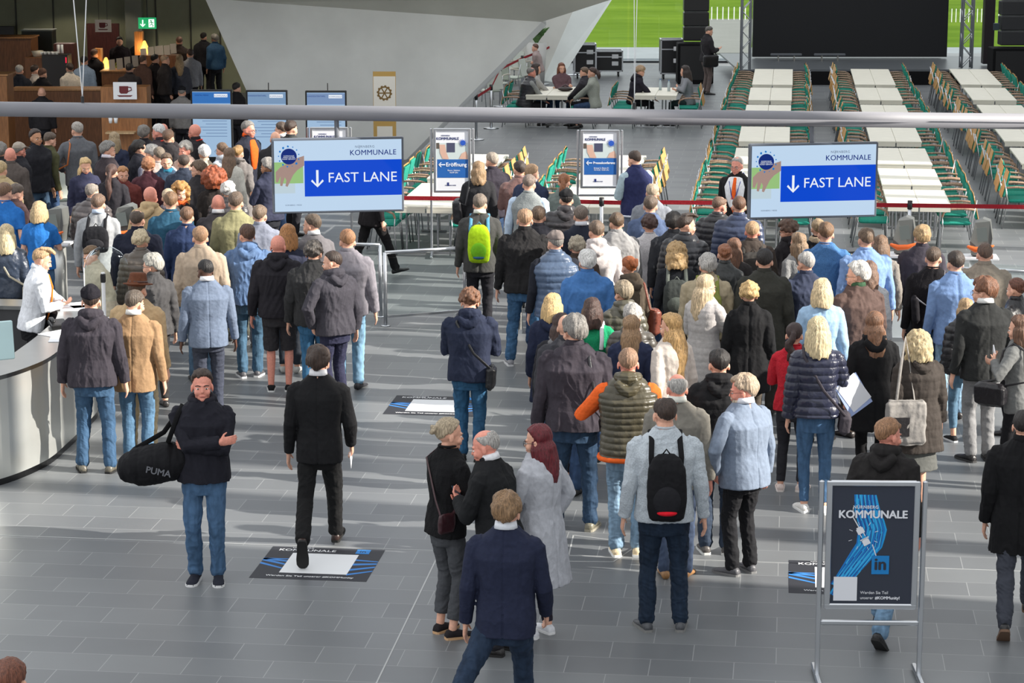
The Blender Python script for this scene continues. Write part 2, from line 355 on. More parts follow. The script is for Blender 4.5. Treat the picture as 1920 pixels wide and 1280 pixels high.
def person(desc, px, py, H, f, hair='short', hc=(70, 50, 38), top='jacket', tc=(50, 50, 55), bot='trousers', bc=(40, 42, 50), **k):
    """one person placed so that the crown of the head is at the photograph's (px, py); f: the way they face, 0 away from the camera, 90 to the right"""
    NSEED[0] += 1; sd = k.get('seed', NSEED[0] * 7); rs = random.Random(sd)
    if (px, py) in FOOT: q = ray(960, FOOT[px, py]); Zf = -q.y / q.z * CAM_H; q = ray(960, py); H = (CAM_H + q.z / q.y * Zf) / (.985 if k.get('hp', 8) > 12 else .993)
    elif not k.get('sit'): H *= .96
    h = H
    fem = k.get('fem', hair in ('long', 'bob', 'bun', 'ponytail', 'curly_long', 'updo', 'wavy')); b = k.get('b', 1.0) * (.97 if fem else 1.05)
    g_ = sum(bc) / 3; bc = tuple(int(g_ + (x - g_) * .78) for x in bc); g_ = sum(hc) / 3; hc = tuple(int(g_ + (x - g_) * .82) for x in hc); g_ = sum(tc) / 3; tc = tuple(int(g_ + (x - g_) * .84) for x in tc); skin = mat('skin', SKIN[k.get('skin', 'l')]); cg = k.get('group', 'people queueing at the registration')
    arms = k.get('arms', 'd'); arms = arms if len(arms) == 2 else arms * 2; walk = k.get('walk', 0); sit = k.get('sit', 0)
    lean = R_(k.get('lean', 2)); hy, hp = R_(k.get('hy', rs.uniform(-12, 12))), R_(k.get('hp', 8))
    hem, ease, seas, quilt, famp, mk = TOPS[top]; hem = k.get('hem', hem)
    wid = WIDF if fem else WID; pz = .5 * h; dz = (.49 - .5 * h) if sit else 0
    U = Matrix.Translation((0, 0, pz + dz)) @ Matrix.Rotation(-lean, 4, 'X') @ Matrix.Translation((0, 0, -pz))
    sw = (.093 if fem else .106) * h * (b * .5 + .5)
    nk = Vector((0, -.004 * h, .86 * h))
    Mh = U @ Matrix.Translation(nk) @ Matrix.Rotation(-hy, 4, 'Z') @ Matrix.Rotation(-hp + lean, 4, 'X') @ Matrix.Scale(1.05, 4) @ Matrix.Translation(-nk - Vector((0, 0, .016 * h)))
    # --- joints
    sh, el, wr, pn, hd, cu = {}, {}, {}, {}, {}, {}
    for s, a in ((-1, arms[0]), (1, arms[1])):
        j = rs.uniform(-.01, .01)
        S = Vector((s * sw, -.004 * h, .796 * h))
        tgt, pole, p, cr = {
            'd': ((s * .128 * (b + .1), .016 + j, .484), (s * .15, -1, 0), (-s, 0, 0), .45),
            'w': ((s * .140, .10, .51), (s * .3, -1, 0), (-s, 0, 0), .5), 'v': ((s * .140, -.10, .51), (s * .3, -1, 0), (-s, 0, 0), .5),
            'p': ((s * .118 * b, .045, .525), (s * 1, -.5, 0), (-s, 0, 0), .6),
            'f': ((s * .045, .155, .665 + j), (s * .7, -.5, -.8), (0, -.3, 1), .7), 't': ((s * .03, .16, .70), (s * .8, -.4, -.8), (-s * .3, -.7, .6), .9),
            'c': ((-s * (.088 if s > 0 else .050), .100 + s * .008, .672 + s * .012), (s * 1, .1, -.6), (0, -1, 0), .35), 'u': ((s * .085, .05, .955), (s * 1, .3, .1), (-s, .2, 0), .3),
            'h': ((s * .125, .09, .575), (s * .7, -.8, 0), (-s, 0, 0), .9), 'b': ((s * .02, -.10, .54), (s * 1, -.3, 0), (0, -1, .1), .5),
            'a': ((s * .06, .26, .60), (s * .8, -.2, -.6), (0, 0, -1), .25), 's': ((s * .10, .10, .74), (s * 1, -.2, -.8), (-s * .5, -.8, 0), .7),
            'r': ((s * .20, .22, .62), (s * .5, -.8, -.4), (0, 0, -1), .5)}[a]
        E, Wp = ik(S, Vector(tgt) * h, .172 * h, .150 * h, pole)
        M3 = U.to_3x3(); sh[s], el[s], wr[s] = U @ S, U @ E, U @ Wp; pn[s] = M3 @ Vector(p); hd[s] = (wr[s] - el[s]).normalized(); cu[s] = cr
        if a == 'c': hd[s] = (hd[s] + Vector((0, -.75, -.1))).normalized()
        if a in 'af': hd[s] = (hd[s] + Vector((0, .5, .1))).normalized()
    hip, kn, an, ft = {}, {}, {}, {}
    spread = k.get('spread', .052)
    for s in (-1, 1):
        hip[s] = Vector((s * .048 * h, 0, .512 * h + dz)); to = rs.uniform(6, 20) * s
        A = Vector((s * spread * h + rs.uniform(-.01, .01), rs.uniform(-.04, .02), .045 * h)); pitch = 0
        if walk: A.y = (.17 if s == walk else -.18) * h * k.get('stride', 1); A.z = (.05 if s == walk else .085) * h; pitch = R_(10) if s == walk else R_(-38); to = 4 * s
        if sit: A = Vector((s * .07 * h, .22 * h, .045 * h))
        if s in k.get('lift', ()): A.z = .13 * h; A.y = -.26 * h; A.x += k.get('lx', 0) * h; pitch = R_(-70)
        kn[s], an[s] = ik(hip[s], A, (.238 * h if not (walk or sit) else .245 * h), .236 * h, (s * .12, 1, 0 if not sit else 1)); ft[s] = (R_(-to), pitch)
    near = k.get('near', 0)
    # --- body, one continuous skin
    bot0 = bot; B = MB(); E3 = lambda c, r: B.ell(Mh @ (Vector(c) * h), [x * h for x in r], Mh.to_3x3())
    fw = .95 if fem else 1
    E3((0, -.010, .948), (.0425, .055, .052)); E3((0, .012, .918), (.0355 * fw, .041, .046)); E3((0, .024, .889), (.024 * fw, .024, .018))
    E3((0, .052, .916), (.0062, .012, .0066)); B.tube([Mh @ (Vector((0, .047, .934)) * h), Mh @ (Vector((0, .058, .918)) * h)], .0048 * h, 6)
    E3((0, .043, .9415), (.027, .0085, .0055)); E3((0, .0485, .8955), (.013, .0065, .0045)); E3((0, .044, .881), (.011, .008, .009))
    for s in (-1, 1):
        E3((s * .021, .036, .911), (.014, .014, .014)); E3((s * .0445, -.004, .922), (.0048, .0115, .0175))
        B.tube([sh[s] + Vector((-s * .03 * h, 0, 0)), sh[s], el[s], wr[s]], [.026 * h, .026 * h, .0215 * h, .0155 * h], 10)
        hand(B, wr[s], hd[s], pn[s], U.to_3x3() @ (Vector((0, 1, .2)) if arms[0 if s < 0 else 1] in 'dwvphr' else Vector((-s, 0, 1))), h, cu[s])
        B.tube([hip[s], kn[s], kn[s].lerp(an[s], .3), an[s]], [.034 * h, .027 * h, .029 * h if bot0 in ('shorts', 'skirt') else .022 * h, .0195 * h], 10)
    nr_ = (.027 if fem else .0335) * h * (b * .4 + .6)
    B.tube([U @ Vector((0, -.014 * h, .80 * h)), U @ Vector((0, -.012 * h, .845 * h)), Mh @ Vector((0, -.006 * h, .90 * h))], [nr_ * 1.25, nr_, nr_ * .95], 12)
    def torso(mb, z0, z1, e, bb=1.0, zs=None, flare=0):
        zz = [z for z in (z0, .33, .38, .43, .48, .52, .57, .62, .67, .72, .75, .78, .80, .815, .832, .848, .864) if z0 <= z <= z1]
        rings = []
        for z in zz:
            w_ = (interp(z, wid) * h * (1 + (bb - 1) * (1.0 if z < .79 else .3))) + e * (1 if z < .8 else .6) + flare * max(0, .55 - z) * h
            d_ = (interp(z, DEP) * h * (1 + (bb - 1) * (1.6 if z < .76 else .3))) + e * (1 if z < .8 else .6) + flare * max(0, .55 - z) * h * .7
            y0 = (.010 if z < .56 else 0) * h * (-.4)
            if fem and .66 < z < .77: d_ += .010 * h; y0 += .006 * h
            n = 22; r = []
            for j in range(n):
                t = 2 * math.pi * j / n; ct, st = math.cos(t), math.sin(t)
                sx, sy = math.copysign(abs(ct) ** .8, ct), math.copysign(abs(st) ** .8, st)
                r.append(U @ Vector((sx * w_, sy * d_ + y0, z * h)))
            rings.append(r)
        mb.loft(rings)
    torso(B, .50, .864, -.022 * h)
    if sit: torso(B, .50, .864, -.022 * h)
    Y = k['Y'] if 'Y' in k else G(px, py, H + (dz if sit else 0)).y
    vx = max(.0065, min(.022, Y * .00042))
    if near: vx = .0058
    # --- where it stands
    root = thing('person', (0, 0, 0), -R_(f), desc, 'person', cg)
    crown = Mh @ Vector((0, -.010 * h, h)); Rz = Matrix.Rotation(-R_(f), 4, 'Z'); zt = crown.z + .004
    off = Rz @ Vector((crown.x, crown.y, 0)); P0 = G(px, py, zt) if 'at' not in k else Vector(k['at']); root.location = (P0.x - off.x, P0.y - off.y, k.get('z', 0))
    new('body', bake(B, vx, 2), skin, root)
    # --- hair
    c0 = (0, -.010 * h, .948 * h); hm = mat('hair', hc); Hd = MB(); seed = sd; cw = Mh @ Vector(c0); t = .0065 * h
    def locks(azs, length, r, wave=0, out=0, top=.97, flat=1.0):
        for az in azs:
            a = R_(az); P = []; nseg = 7; L = length * h * rs.uniform(.93, 1.05); ph = rs.uniform(0, 6)
            dx, dy = math.sin(a), math.cos(a)
            for i in range(nseg + 1):
                q = i / nseg; z = top * h - L * q
                e = min(1, q * 2.4 + .35); rr_x, rr_y = (.040 + out * q) * h * e, (.053 + out * q) * h * e
                zz = z / h
                if zz < .86: rr_y = max(rr_y, (.066 if dy < 0 else .05) * h * min(1, (.9 - zz) * 9)) if dy < .3 else rr_y
                wv = wave * h * math.sin(q * 11 + ph)
                p = Vector((dx * (rr_x + wv), dy * (rr_y + wv) - .010 * h, z))
                P.append((Mh if zz > .86 else (Mh.lerp(U, min(1, (.86 - zz) * 6)))) @ p)
            R = [r * h * (.8 + .35 * math.sin(math.pi * min(1, i / nseg + .15))) for i in range(nseg + 1)]; R[-1] *= .55
            Hd.tube(P, R, 7)
    def blobs(n, r, up, c=None, ex=(1, 1, 1), lo=-.35):
        for i in range(n):
            zc = rs.uniform(lo, 1); a = rs.uniform(-2.2, 2.2) + math.pi if zc < .45 else rs.uniform(0, 6.28)
            q = math.sqrt(max(0, 1 - zc * zc)); d = Vector((math.sin(a) * q, math.cos(a) * q, zc))
            p = Vector((d.x * .042 * ex[0], d.y * .054 * ex[1], d.z * .052 * ex[2])) * h * up + Vector(c or c0); rr = r * h * rs.uniform(.7, 1.2)
            Hd.ell(Mh @ p, (rr, rr, rr), None, 8, 6)
    line = HAIRLINE; hs = strands(.0012 * (2 if near else 1.6), seed, cw)
    if hair == 'short': cap_hair(Hd, c0, Mh, h, t, line, 0, seed); blobs(14, .011, 1.0, lo=.25)
    elif hair == 'crop': cap_hair(Hd, c0, Mh, h, t * .45, line, 0, seed)
    elif hair == 'thick': cap_hair(Hd, c0, Mh, h, t * 1.7, [(a, e - (6 if a > 85 else 0)) for a, e in line], 0, seed, .004 * h); blobs(26, .013, 1.12, lo=.0)
    elif hair == 'balding': cap_hair(Hd, c0, Mh, h, t * .7, line, k.get('bald', 34), seed)
    elif hair == 'quiff': cap_hair(Hd, c0, Mh, h, t * .7, line, 0, seed); [Hd.tube([Mh @ (Vector((x, -.03, .998)) * h), Mh @ (Vector((x, .02, 1.008)) * h), Mh @ (Vector((x * 1.05, .052, .995)) * h)], [.008 * h, .0115 * h, .008 * h], 7) for x in (-.026, -.013, 0, .013, .026)]
    elif hair == 'bob': cap_hair(Hd, c0, Mh, h, t * 1.2, [(a, e if a < 80 else -35) for a, e in line], 0, seed, .004 * h); locks(range(62, 300, 15), k.get('hl', .155), .0165, .001, .015); 
    elif hair == 'long': cap_hair(Hd, c0, Mh, h, t * 1.2, [(a, e if a < 80 else -35) for a, e in line], 0, seed); locks(range(66, 300, 13), k.get('hl', .25), .0145, k.get('wave', .0022), .013)
    elif hair == 'wavy': cap_hair(Hd, c0, Mh, h, t * 1.3, [(a, e if a < 80 else -35) for a, e in line], 0, seed); locks(range(66, 300, 12), k.get('hl', .30), .015, .0045, .012); hs = strands(.0022, seed, cw, .002)
    elif hair == 'curly': cap_hair(Hd, c0, Mh, h, t * 1.4, [(a, e - (8 if a > 85 else 0)) for a, e in line], 0, seed); blobs(70, .013, 1.18); hs = strands(.0018, seed, cw, .003)
    elif hair == 'curly_long':
        cap_hair(Hd, c0, Mh, h, t * 1.5, [(a, e if a < 80 else -35) for a, e in line], 0, seed)
        if k.get('vol', 1.3) > 1.6: Hd.ell(Mh @ (Vector(c0) + Vector((0, -.022 * h, -.004 * h))), (.078 * h, .070 * h, .082 * h)); blobs(120, .015, 1.75, (0, -.03 * h, .945 * h), (1.02, .78, .92), -.9)
        blobs(80, .019, k.get('vol', 1.3), ex=(1.15, 1.05, 1)); locks(range(70, 295, 16), k.get('hl', .20), .020, .007, .02); hs = strands(.002, seed, cw, .0035)
    elif hair in ('bun', 'updo', 'ponytail', 'manbun'):
        cap_hair(Hd, c0, Mh, h, t * .7, [(a, e if a < 95 else e - 6) for a, e in line], 0, seed)
        if hair == 'ponytail':
            L = k.get('hl', .17) * h; wv = k.get('wave', .003) * h; P = [Mh @ Vector((0, -.058 * h, .955 * h)), Mh @ Vector((0, -.082 * h, .945 * h))]
            for i in range(1, 7): q = i / 6; P.append(U @ Vector((wv * 2 * math.sin(i * 1.9), -(.082 + .004 * math.sin(q * 3)) * h, .935 * h - L * q)))
            Hd.tube(P, [.012 * h, .016 * h, .022 * h, .026 * h, .027 * h, .024 * h, .018 * h, .008 * h], 9)
        else:
            zc, rr = {'bun': (.948, .019), 'updo': (.955, .026), 'manbun': (.985, .014)}[hair]; q = Vector((0, -.070 * h if hair != 'manbun' else -.045 * h, zc * h))
            for i in range(16):
                a, e = rs.uniform(0, 6.28), rs.uniform(-1, 1); rx = rr * h * .8
                Hd.ell(Mh @ (q + Vector((math.cos(a) * rx, math.sin(a) * rx * .7, e * rx))), (rr * h * .55,) * 3, None, 7, 5)
            Hd.ell(Mh @ q, (rr * h, rr * h * .9, rr * h), None, 10, 7)
    elif hair in ('beanie', 'cap', 'fedora'): cap_hair(Hd, c0, Mh, h, t * .6, line, 0, seed)
    if k.get('beard'):
        BB = MB(); BB.ell(Mh @ (Vector((0, .022, .889)) * h), (.030 * h, .030 * h, .022 * h), Mh.to_3x3()); BB.ell(Mh @ (Vector((0, .050, .903)) * h), (.015 * h, .008 * h, .004 * h), Mh.to_3x3())
        new('beard', bake(BB, vx, 1, strands(.001, seed, cw)), mat('hair', k['beard']), root)
    if hair != 'bald': new('hair', bake(Hd, max(vx * .9, .0065), 1, hs), hm, root)
    if hair in ('beanie', 'cap', 'fedora'):
        K = MB(); kc = k.get('hatc', (30, 30, 34))
        cap_hair(K, c0, Mh, h, t * 1.9 if hair == 'beanie' else t * 1.5, [(0, 22), (60, 18), (90, 8), (120, 0 if hair == 'beanie' else 4), (180, -12 if hair == 'beanie' else 2)], 0, seed)
        if hair == 'beanie': K.ell(Mh @ (Vector((0, -.016, 1.006)) * h), (.028 * h, .034 * h, .018 * h))
        if hair == 'cap': K.box(Mh @ (Vector((0, .066, .972)) * h), (.062 * h, .05 * h, .006 * h), Mh.to_3x3() @ Matrix.Rotation(-.25, 3, 'X'), .004)
        if hair == 'fedora':
            K.tube([Mh @ (Vector((0, -.006, .965)) * h), Mh @ (Vector((0, -.006, 1.020)) * h), Mh @ (Vector((0, -.006, 1.026)) * h)], [(.056 * h, .066 * h), (.044 * h, .054 * h), (.036 * h, .044 * h)], 20, ref=(0, 1, 0), tip=False)
            K.tube([Mh @ (Vector((0, -.004, .962)) * h), Mh @ (Vector((0, -.004, .969)) * h)], [(.082 * h, .096 * h)] * 2, 26, ref=(0, 1, 0), tip=False)
        hat = new({'beanie': 'beanie', 'cap': 'cap', 'fedora': 'hat'}[hair], bake(K, max(vx * .8, .006), 2), mat('knit' if hair == 'beanie' else 'cloth', kc), root)
        if hair == 'fedora':
            K = MB(); K.tube([Mh @ (Vector((0, -.006, .970)) * h), Mh @ (Vector((0, -.006, .983)) * h)], [(.0565 * h, .0665 * h), (.054 * h, .064 * h)], 22, ref=(0, 1, 0), tip=False); obj('hat_band', K, mat('leather', (70, 38, 26)), hat, True)
    # --- face, where the photograph shows it
    fy = (f + math.degrees(hy)) % 360
    if 38 < fy < 322 or near:
        for s in (-1, 1):
            K = MB(); K.ell(Mh @ (Vector((s * .0178, .0436, .9285)) * h), (.0074 * h, .0062 * h, .0038 * h), Mh.to_3x3(), 10, 7)
            e = obj('eye', K, mat('plastic', (225, 220, 215)), root, True)
            K = MB(); K.ell(Mh @ (Vector((s * .0178, .0483, .9285)) * h), (.0034 * h, .0024 * h, .0032 * h), Mh.to_3x3(), 8, 6); obj('iris', K, mat('plastic', (50, 38, 30)), e, True)
            K = MB(); K.tube([Mh @ (Vector((s * .008, .0515, .9400)) * h), Mh @ (Vector((s * .018, .0505, .9440)) * h), Mh @ (Vector((s * .029, .0435, .9400)) * h)], [(.0022 * h, .0015 * h)] * 3, 6)
            obj('eyebrow', K, mat('hair', tuple(int(x * .7) for x in hc)), root, True)
        K = MB(); K.tube([Mh @ (Vector((x, .0540 - abs(x) * .25, .8955)) * h) for x in (-.012, 0, .012)], [(.0012 * h, .0015 * h), (.003 * h, .003 * h), (.0012 * h, .0015 * h)], 6)
        obj('mouth', K, mat('skin', (176, 98, 90)), root, True)
    if k.get('glasses'):
        K = MB(); z = .9285
        for s in (-1, 1):
            P = [Mh @ (Vector((s * .0185 + .0145 * math.cos(a), .0555 - .002 * abs(math.cos(a)), z + .0105 * math.sin(a))) * h) for a in [i * math.pi / 6 for i in range(13)]]
            K.tube(P, .0011 * h, 5, tip=False); K.tube([Mh @ (Vector((s * .033, .0535, z + .004)) * h), Mh @ (Vector((s * .047, .02, z + .004)) * h), Mh @ (Vector((s * .048, -.006, z + .002)) * h)], .0011 * h, 5)
        obj('glasses', K, mat('plastic', k['glasses'] if isinstance(k['glasses'], tuple) else (25, 22, 22)), root, True)
    # --- upper garment
    T = MB(); kind = mk; gname = {'tee': 't_shirt', 'vest': 'padded_vest', 'knit_vest': 'knit_vest', 'puffer': 'puffer_jacket'}.get(top, top)
    torso(T, hem, .864, ease, b, flare=.10 if top in ('coat', 'long_coat', 'quilted_coat', 'parka') else .0)
    slv = T; sc = k.get('sc')
    if sc or top in ('vest', 'knit_vest'): slv = MB()
    r0, r1, r2 = .030 * h, .026 * h, .0195 * h
    for s in (-1, 1):
        tw = sh[s] + U.to_3x3() @ Vector((-s * .030 * h, 0, .002 * h)); a, e_, w_ = sh[s] + U.to_3x3() @ Vector((s * .004 * h, 0, -.012 * h)), el[s], wr[s]
        (T if top in ('tee',) else slv).ell(sh[s] + U.to_3x3() @ Vector((-s * .004 * h, 0, -.002 * h)), ((r0 + seas * .8) * (b * .5 + .5) * .88,) * 3, None, 12, 8)
        if top == 'tee':
            m = a.lerp(e_, .72); T.tube([tw, a, m], [.036 * h + seas * .4, r0 + seas * .8, r0 + seas], 12, tip=False)
        else:
            w2 = w_ - (w_ - e_).normalized() * .004 * h
            slv.tube([tw, a, a.lerp(e_, .55), e_, e_.lerp(w2, .5), w2], [.034 * h + seas * .4, (r0 + seas * .8) * (b * .5 + .5), r1 + seas * 1.05, r1 + seas * .85, r1 * .9 + seas * .75, r2 + seas * .72], 12, tip=False)
    gm = mat(mk, tc, **({'rough': k['gloss']} if 'gloss' in k else {}))
    fpost = folds(famp * 1.25, seed, quilt, k.get('qs', .07), 15)
    def post(co, nr):
        co2 = fpost(co, nr)
        if top in ('blazer', 'coat', 'long_coat'):      # the centre back seam and the hem vent
            q = np.exp(-(co[:, 0] / (vx * 1.1)) ** 2) * (co[:, 1] < 0); co2 = co2 + nr * (-q * np.where(co[:, 2] < .55 * h, .010, .0045))[:, None]
        return co2
    g = new(gname, bake(T, vx, 2, post), gm, root)
    if slv is not T: new('sleeves' if top != 'knit_vest' else 'shirt_sleeves', bake(slv, vx, 2, folds(.005, seed + 3, k.get('sq', 0))), mat(k.get('smat', 'cloth'), sc or (200, 210, 225)), root)
    # collar / hood / hem
    def arc(r, z, ry, n=9, span=140, dy=0, droop=0):
        return [U @ Vector((math.sin(R_(a)) * r * h, -math.cos(R_(a)) * ry * h + dy * h, z * h - droop * h * math.cos(R_(a)))) for a in np.linspace(-span, span, n)]
    hood = k.get('hood', top in ('hoodie', 'parka')); col = k.get('collar')
    if hood:
        K = MB(); P = arc(.048, .858, .048, 11, 150, 0, .0); r = [(.012 + .022 * math.cos(R_(a) * .6) ** 2) * h for a in np.linspace(-150, 150, 11)]
        K.tube(P, r, 10); K.tube([U @ (Vector((x, -.068 - .006 * (1 - (x / .04) ** 2), z)) * h) for x, z in ((-.045, .832), (-.02, .806), (0, .796), (.02, .806), (.045, .832))], [.02 * h, .027 * h, .03 * h, .027 * h, .02 * h], 9)
        new('hood', bake(K, vx, 3, folds(.004, seed + 9, .004 if quilt else 0, .03)), mat(mk, k.get('hoodc', tc)), g)
    else:
        K = MB(); hgt = {'blazer': .012, 'shirt': .013, 'tee': .006, 'sweater': .006, 'cardigan': .006, 'knit_vest': .012}.get(top, .019)
        P = arc(.036, .870, .037, 11, 155, -.004, .0); K.tube(P, [(hgt * h, .008 * h)] * 11, 8, ref=(0, 0, 1) if False else None)
        new('collar', bake(K, min(vx, .011), 2), mat(mk, col or tc), g)
    ow = k.get('open', 1)
    if k.get('shirt'):
        K = MB(); K.tube([U @ (Vector((0, -.012, .862)) * h), U @ (Vector((0, -.010, .889)) * h)], [nr_ * 1.30, nr_ * 1.16], 16, tip=False); obj('shirt_collar', K, mat('cloth', k['shirt']), root, True)
        if 60 < f % 360 < 300 or near:
            K = MB(); K.tube([U @ (Vector((0, .050, .83)) * h), U @ (Vector((0, .072 * b, .76)) * h), U @ (Vector((0, .074 * b, .68)) * h), U @ (Vector((0, .070 * b, .60)) * h)], [(.02 * h * ow, .012 * h), (.030 * h * ow, .014 * h), (.026 * h * ow, .014 * h), (.016 * h * ow, .014 * h)], 10, ref=(0, 1, 0))
            obj('shirt_front', K, mat('cloth', k['shirt']), root, True)
    if k.get('tie'):
        K = MB(); K.tube([U @ (Vector((0, .062, .83)) * h), U @ (Vector((0, .094 * b, .76)) * h), U @ (Vector((0, .100 * b, .68)) * h), U @ (Vector((0, .094 * b, .59)) * h), U @ (Vector((0, .088 * b, .55)) * h)], [(.012 * h, .006 * h), (.015 * h, .005 * h), (.020 * h, .005 * h), (.023 * h, .005 * h), (.006 * h, .003 * h)], 6, ref=(0, 1, 0))
        obj('tie', K, mat('cloth', k['tie']), root, True)
    if k.get('scarf'):
        K = MB(); K.tube(arc(.044, .848, .046, 13, 178, 0, .004), [.019 * h] * 13, 9); K.tube(arc(.048, .832, .050, 13, 150, 0, .0), [.016 * h] * 13, 9); new('scarf', bake(K, vx, 2, folds(.005, seed + 4, 0, .07, 40)), mat('knit', k['scarf']), root)
    if k.get('lanyard'):
        K = MB(); 
        for s in (-1, 1): K.tube([U @ (Vector((s * .045, -.045, .853)) * h), U @ (Vector((s * .052, .0, .848)) * h), U @ (Vector((s * .045, .070, .80)) * h), U @ (Vector((s * .02, .10 * b, .70)) * h), U @ (Vector((0, .104 * b, .655)) * h)], [(.006 * h, .003 * h)] * 5, 6)
        K.tube([U @ (Vector((-.045, -.045, .853)) * h), U @ (Vector((0, -.056, .857)) * h), U @ (Vector((.045, -.045, .853)) * h)], [(.006 * h, .003 * h)] * 3, 6)
        obj('lanyard', K, mat('cloth', k['lanyard']), root, True)
        K = MB(); K.box(U @ (Vector((0, .108 * b, .635)) * h), (.045 * h, .006, .06 * h), U.to_3x3(), .002); obj('name_badge', K, mat('paper', (240, 240, 240)), root)
    if k.get('trim'):
        K = MB(); z = hem + .008; n = 26
        w_, d_ = interp(z, wid) * h * b + ease + .004, interp(z, DEP) * h * (1 + (b - 1) * 1.6) + ease + .004
        K.tube([U @ Vector((math.copysign(abs(math.cos(2 * math.pi * j / n)) ** .8, math.cos(2 * math.pi * j / n)) * w_, math.copysign(abs(math.sin(2 * math.pi * j / n)) ** .8, math.sin(2 * math.pi * j / n)) * d_, z * h)) for j in range(n + 1)], .014 if not k.get('trimr') else k['trimr'], 8, tip=False)
        obj('hem_band', K, mat('cloth', k['trim']), g, True)
    # --- lower garment
    L = MB(); slim = k.get('slim', 1.0 if not fem else .8)
    le = {'shorts': .30, 'skirt': .24, 'cropped': .10}.get(bot, .045 if not sit else .06)
    pr = .5 * h + dz
    rings = []
    for z, w_, d_ in ((.42, .080, .056), (.455, .088, .062), (.50, .092, .064), (.54, .088, .060), (.57, .082, .056)):
        rings.append([Vector((math.cos(2 * math.pi * j / 18) * (w_ * h * b), math.sin(2 * math.pi * j / 18) * (d_ * h * b) - .002 * h, z * h + dz)) for j in range(18)])
    if sit: rings = rings[2:]
    L.loft(rings)
    if bot == 'skirt':
        rings = [[Vector((math.cos(2 * math.pi * j / 22) * w_ * h, math.sin(2 * math.pi * j / 22) * d_ * h, z * h)) for j in range(22)] for z, w_, d_ in ((.235, .125, .10), (.33, .112, .088), (.42, .102, .078), (.52, .09, .062))]
        L.loft(rings)
    for s in (-1, 1):
        if bot == 'skirt': continue
        p, q, r = hip[s], kn[s], an[s]
        cr = .024 * h + .012
        if bot == 'shorts': L.tube([p + Vector((0, 0, .0)), p.lerp(q, .5), q + (r - q) * .06], [.050 * h * b, .050 * h, .047 * h], 14, tip=False)
        else:
            end = r if bot != 'cropped' else q.lerp(r, .80)
            if bot != 'cropped': end = r - (r - q).normalized() * .012 * h
            L.tube([p, p.lerp(q, .35), q, q.lerp(r, .4), end], [.049 * h * b, .047 * h * (b * .4 + .6), (.0375 * slim ** .5) * h, (.0355 * slim ** .7) * h, (.0335 * slim ** 1.3) * h], 14, tip=False)
            if slim > .9 and bot == 'trousers': L.tube([end - Vector((0, 0, -.01 * h)), end - Vector((0, -.006 * h, .004 * h))], [.034 * h * slim, .035 * h * slim], 12, tip=True)
    bm_ = 'denim' if k.get('denim', (bc[2] > bc[0] + 22)) else 'cloth'
    new({'shorts': 'shorts', 'skirt': 'skirt', 'cropped': 'trousers'}.get(bot, 'jeans' if bm_ == 'denim' else 'trousers'), bake(L, vx, 2, folds(.006 if slim > .9 else .0035, seed + 2, 0, .07, 15, (1, 1, 1.3))), mat(bm_, bc), root)
    # --- shoes
    shc = k.get('shoe', (38, 36, 36)); soc = k.get('sole')
    for s in (-1, 1):
        yaw, pit = ft[s]; M3 = Matrix.Rotation(yaw, 3, 'Z') @ Matrix.Rotation(pit, 3, 'X'); a = an[s]
        K = MB(); S2 = MB(); rr = []
        base = a + M3 @ Vector((0, 0, -.045 * h)) 
        for y, w_, t_, zb in ((-.034, .016, .030, .004), (-.026, .020, .042, .002), (0, .022, .052, .001), (.030, .023, .040, .001), (.065, .027, .028, .001), (.095, .026, .023, .001), (.115, .016, .016, .003)):
            rr.append([base + M3 @ Vector((math.cos(q) * w_ * h, y * h, max(zb, (.5 + .5 * math.sin(q)) * t_ ** 1 * 1) * h)) for q in [2 * math.pi * j / 14 for j in range(14)]])
        K.loft(rr[::-1])
        shoe = obj('shoe', K, mat('leather' if not k.get('sneaker') else 'cloth', shc), root, True)
        if soc or near:
            rr = [[base + M3 @ Vector((math.cos(q) * w_ * h, y * h + math.sin(q) * .0, z * h)) for q in (0,)] for y, w_, z in ()]
            out = [(-.036, .012), (-.030, .020), (0, .0245), (.03, .025), (.065, .029), (.095, .028), (.112, .019), (.118, .008)]
            loop = [Vector((w_ * h, y * h, 0)) for y, w_ in out] + [Vector((-w_ * h, y * h, 0)) for y, w_ in out[::-1]]
            S2.prism([base + M3 @ (v + Vector((0, 0, -.001 * h))) for v in loop], M3 @ Vector((0, 0, .012 * h)))
            obj('sole', S2, mat('rubber', soc or (28, 28, 28)), shoe)
    J = dict(root=root, h=h, U=U, Mh=Mh, sh=sh, el=el, wr=wr, hd=hd, pn=pn, b=b, ease=ease, Rz=Rz, hip=hip, dz=dz, vx=vx)
    PEOPLE.append([root, px, py, zt, off, []]); J['rec'] = PEOPLE[-1]; return J
PEOPLE = []
def worn(J, name, mb_parts, label, cat, group=None):
    """a thing carried by a person: a top-level thing standing in the same place"""
    r = thing(name, J['root'].location, J['root'].rotation_euler.z, label, cat, group)
    for pn_, me, m in mb_parts: new(pn_, me, m, r)
    J['rec'][5].append(r); return r
def strap_pts(J, s, e):
    U, h, b = J['U'], J['h'], J['b']
    return [U @ (Vector((s * .058, -.070 * b - e, .70)) * h), U @ (Vector((s * .062, -.072 * b - e, .76)) * h), U @ (Vector((s * .058, -.045 - e * .6, .824)) * h), U @ (Vector((s * .060, .0, .838)) * h + Vector((0, 0, e * h))),
            U @ (Vector((s * .066, .045 + e * .6, .81)) * h), U @ (Vector((s * .072, .074 * b + e, .73)) * h), U @ (Vector((s * .085, .055, .64)) * h)]
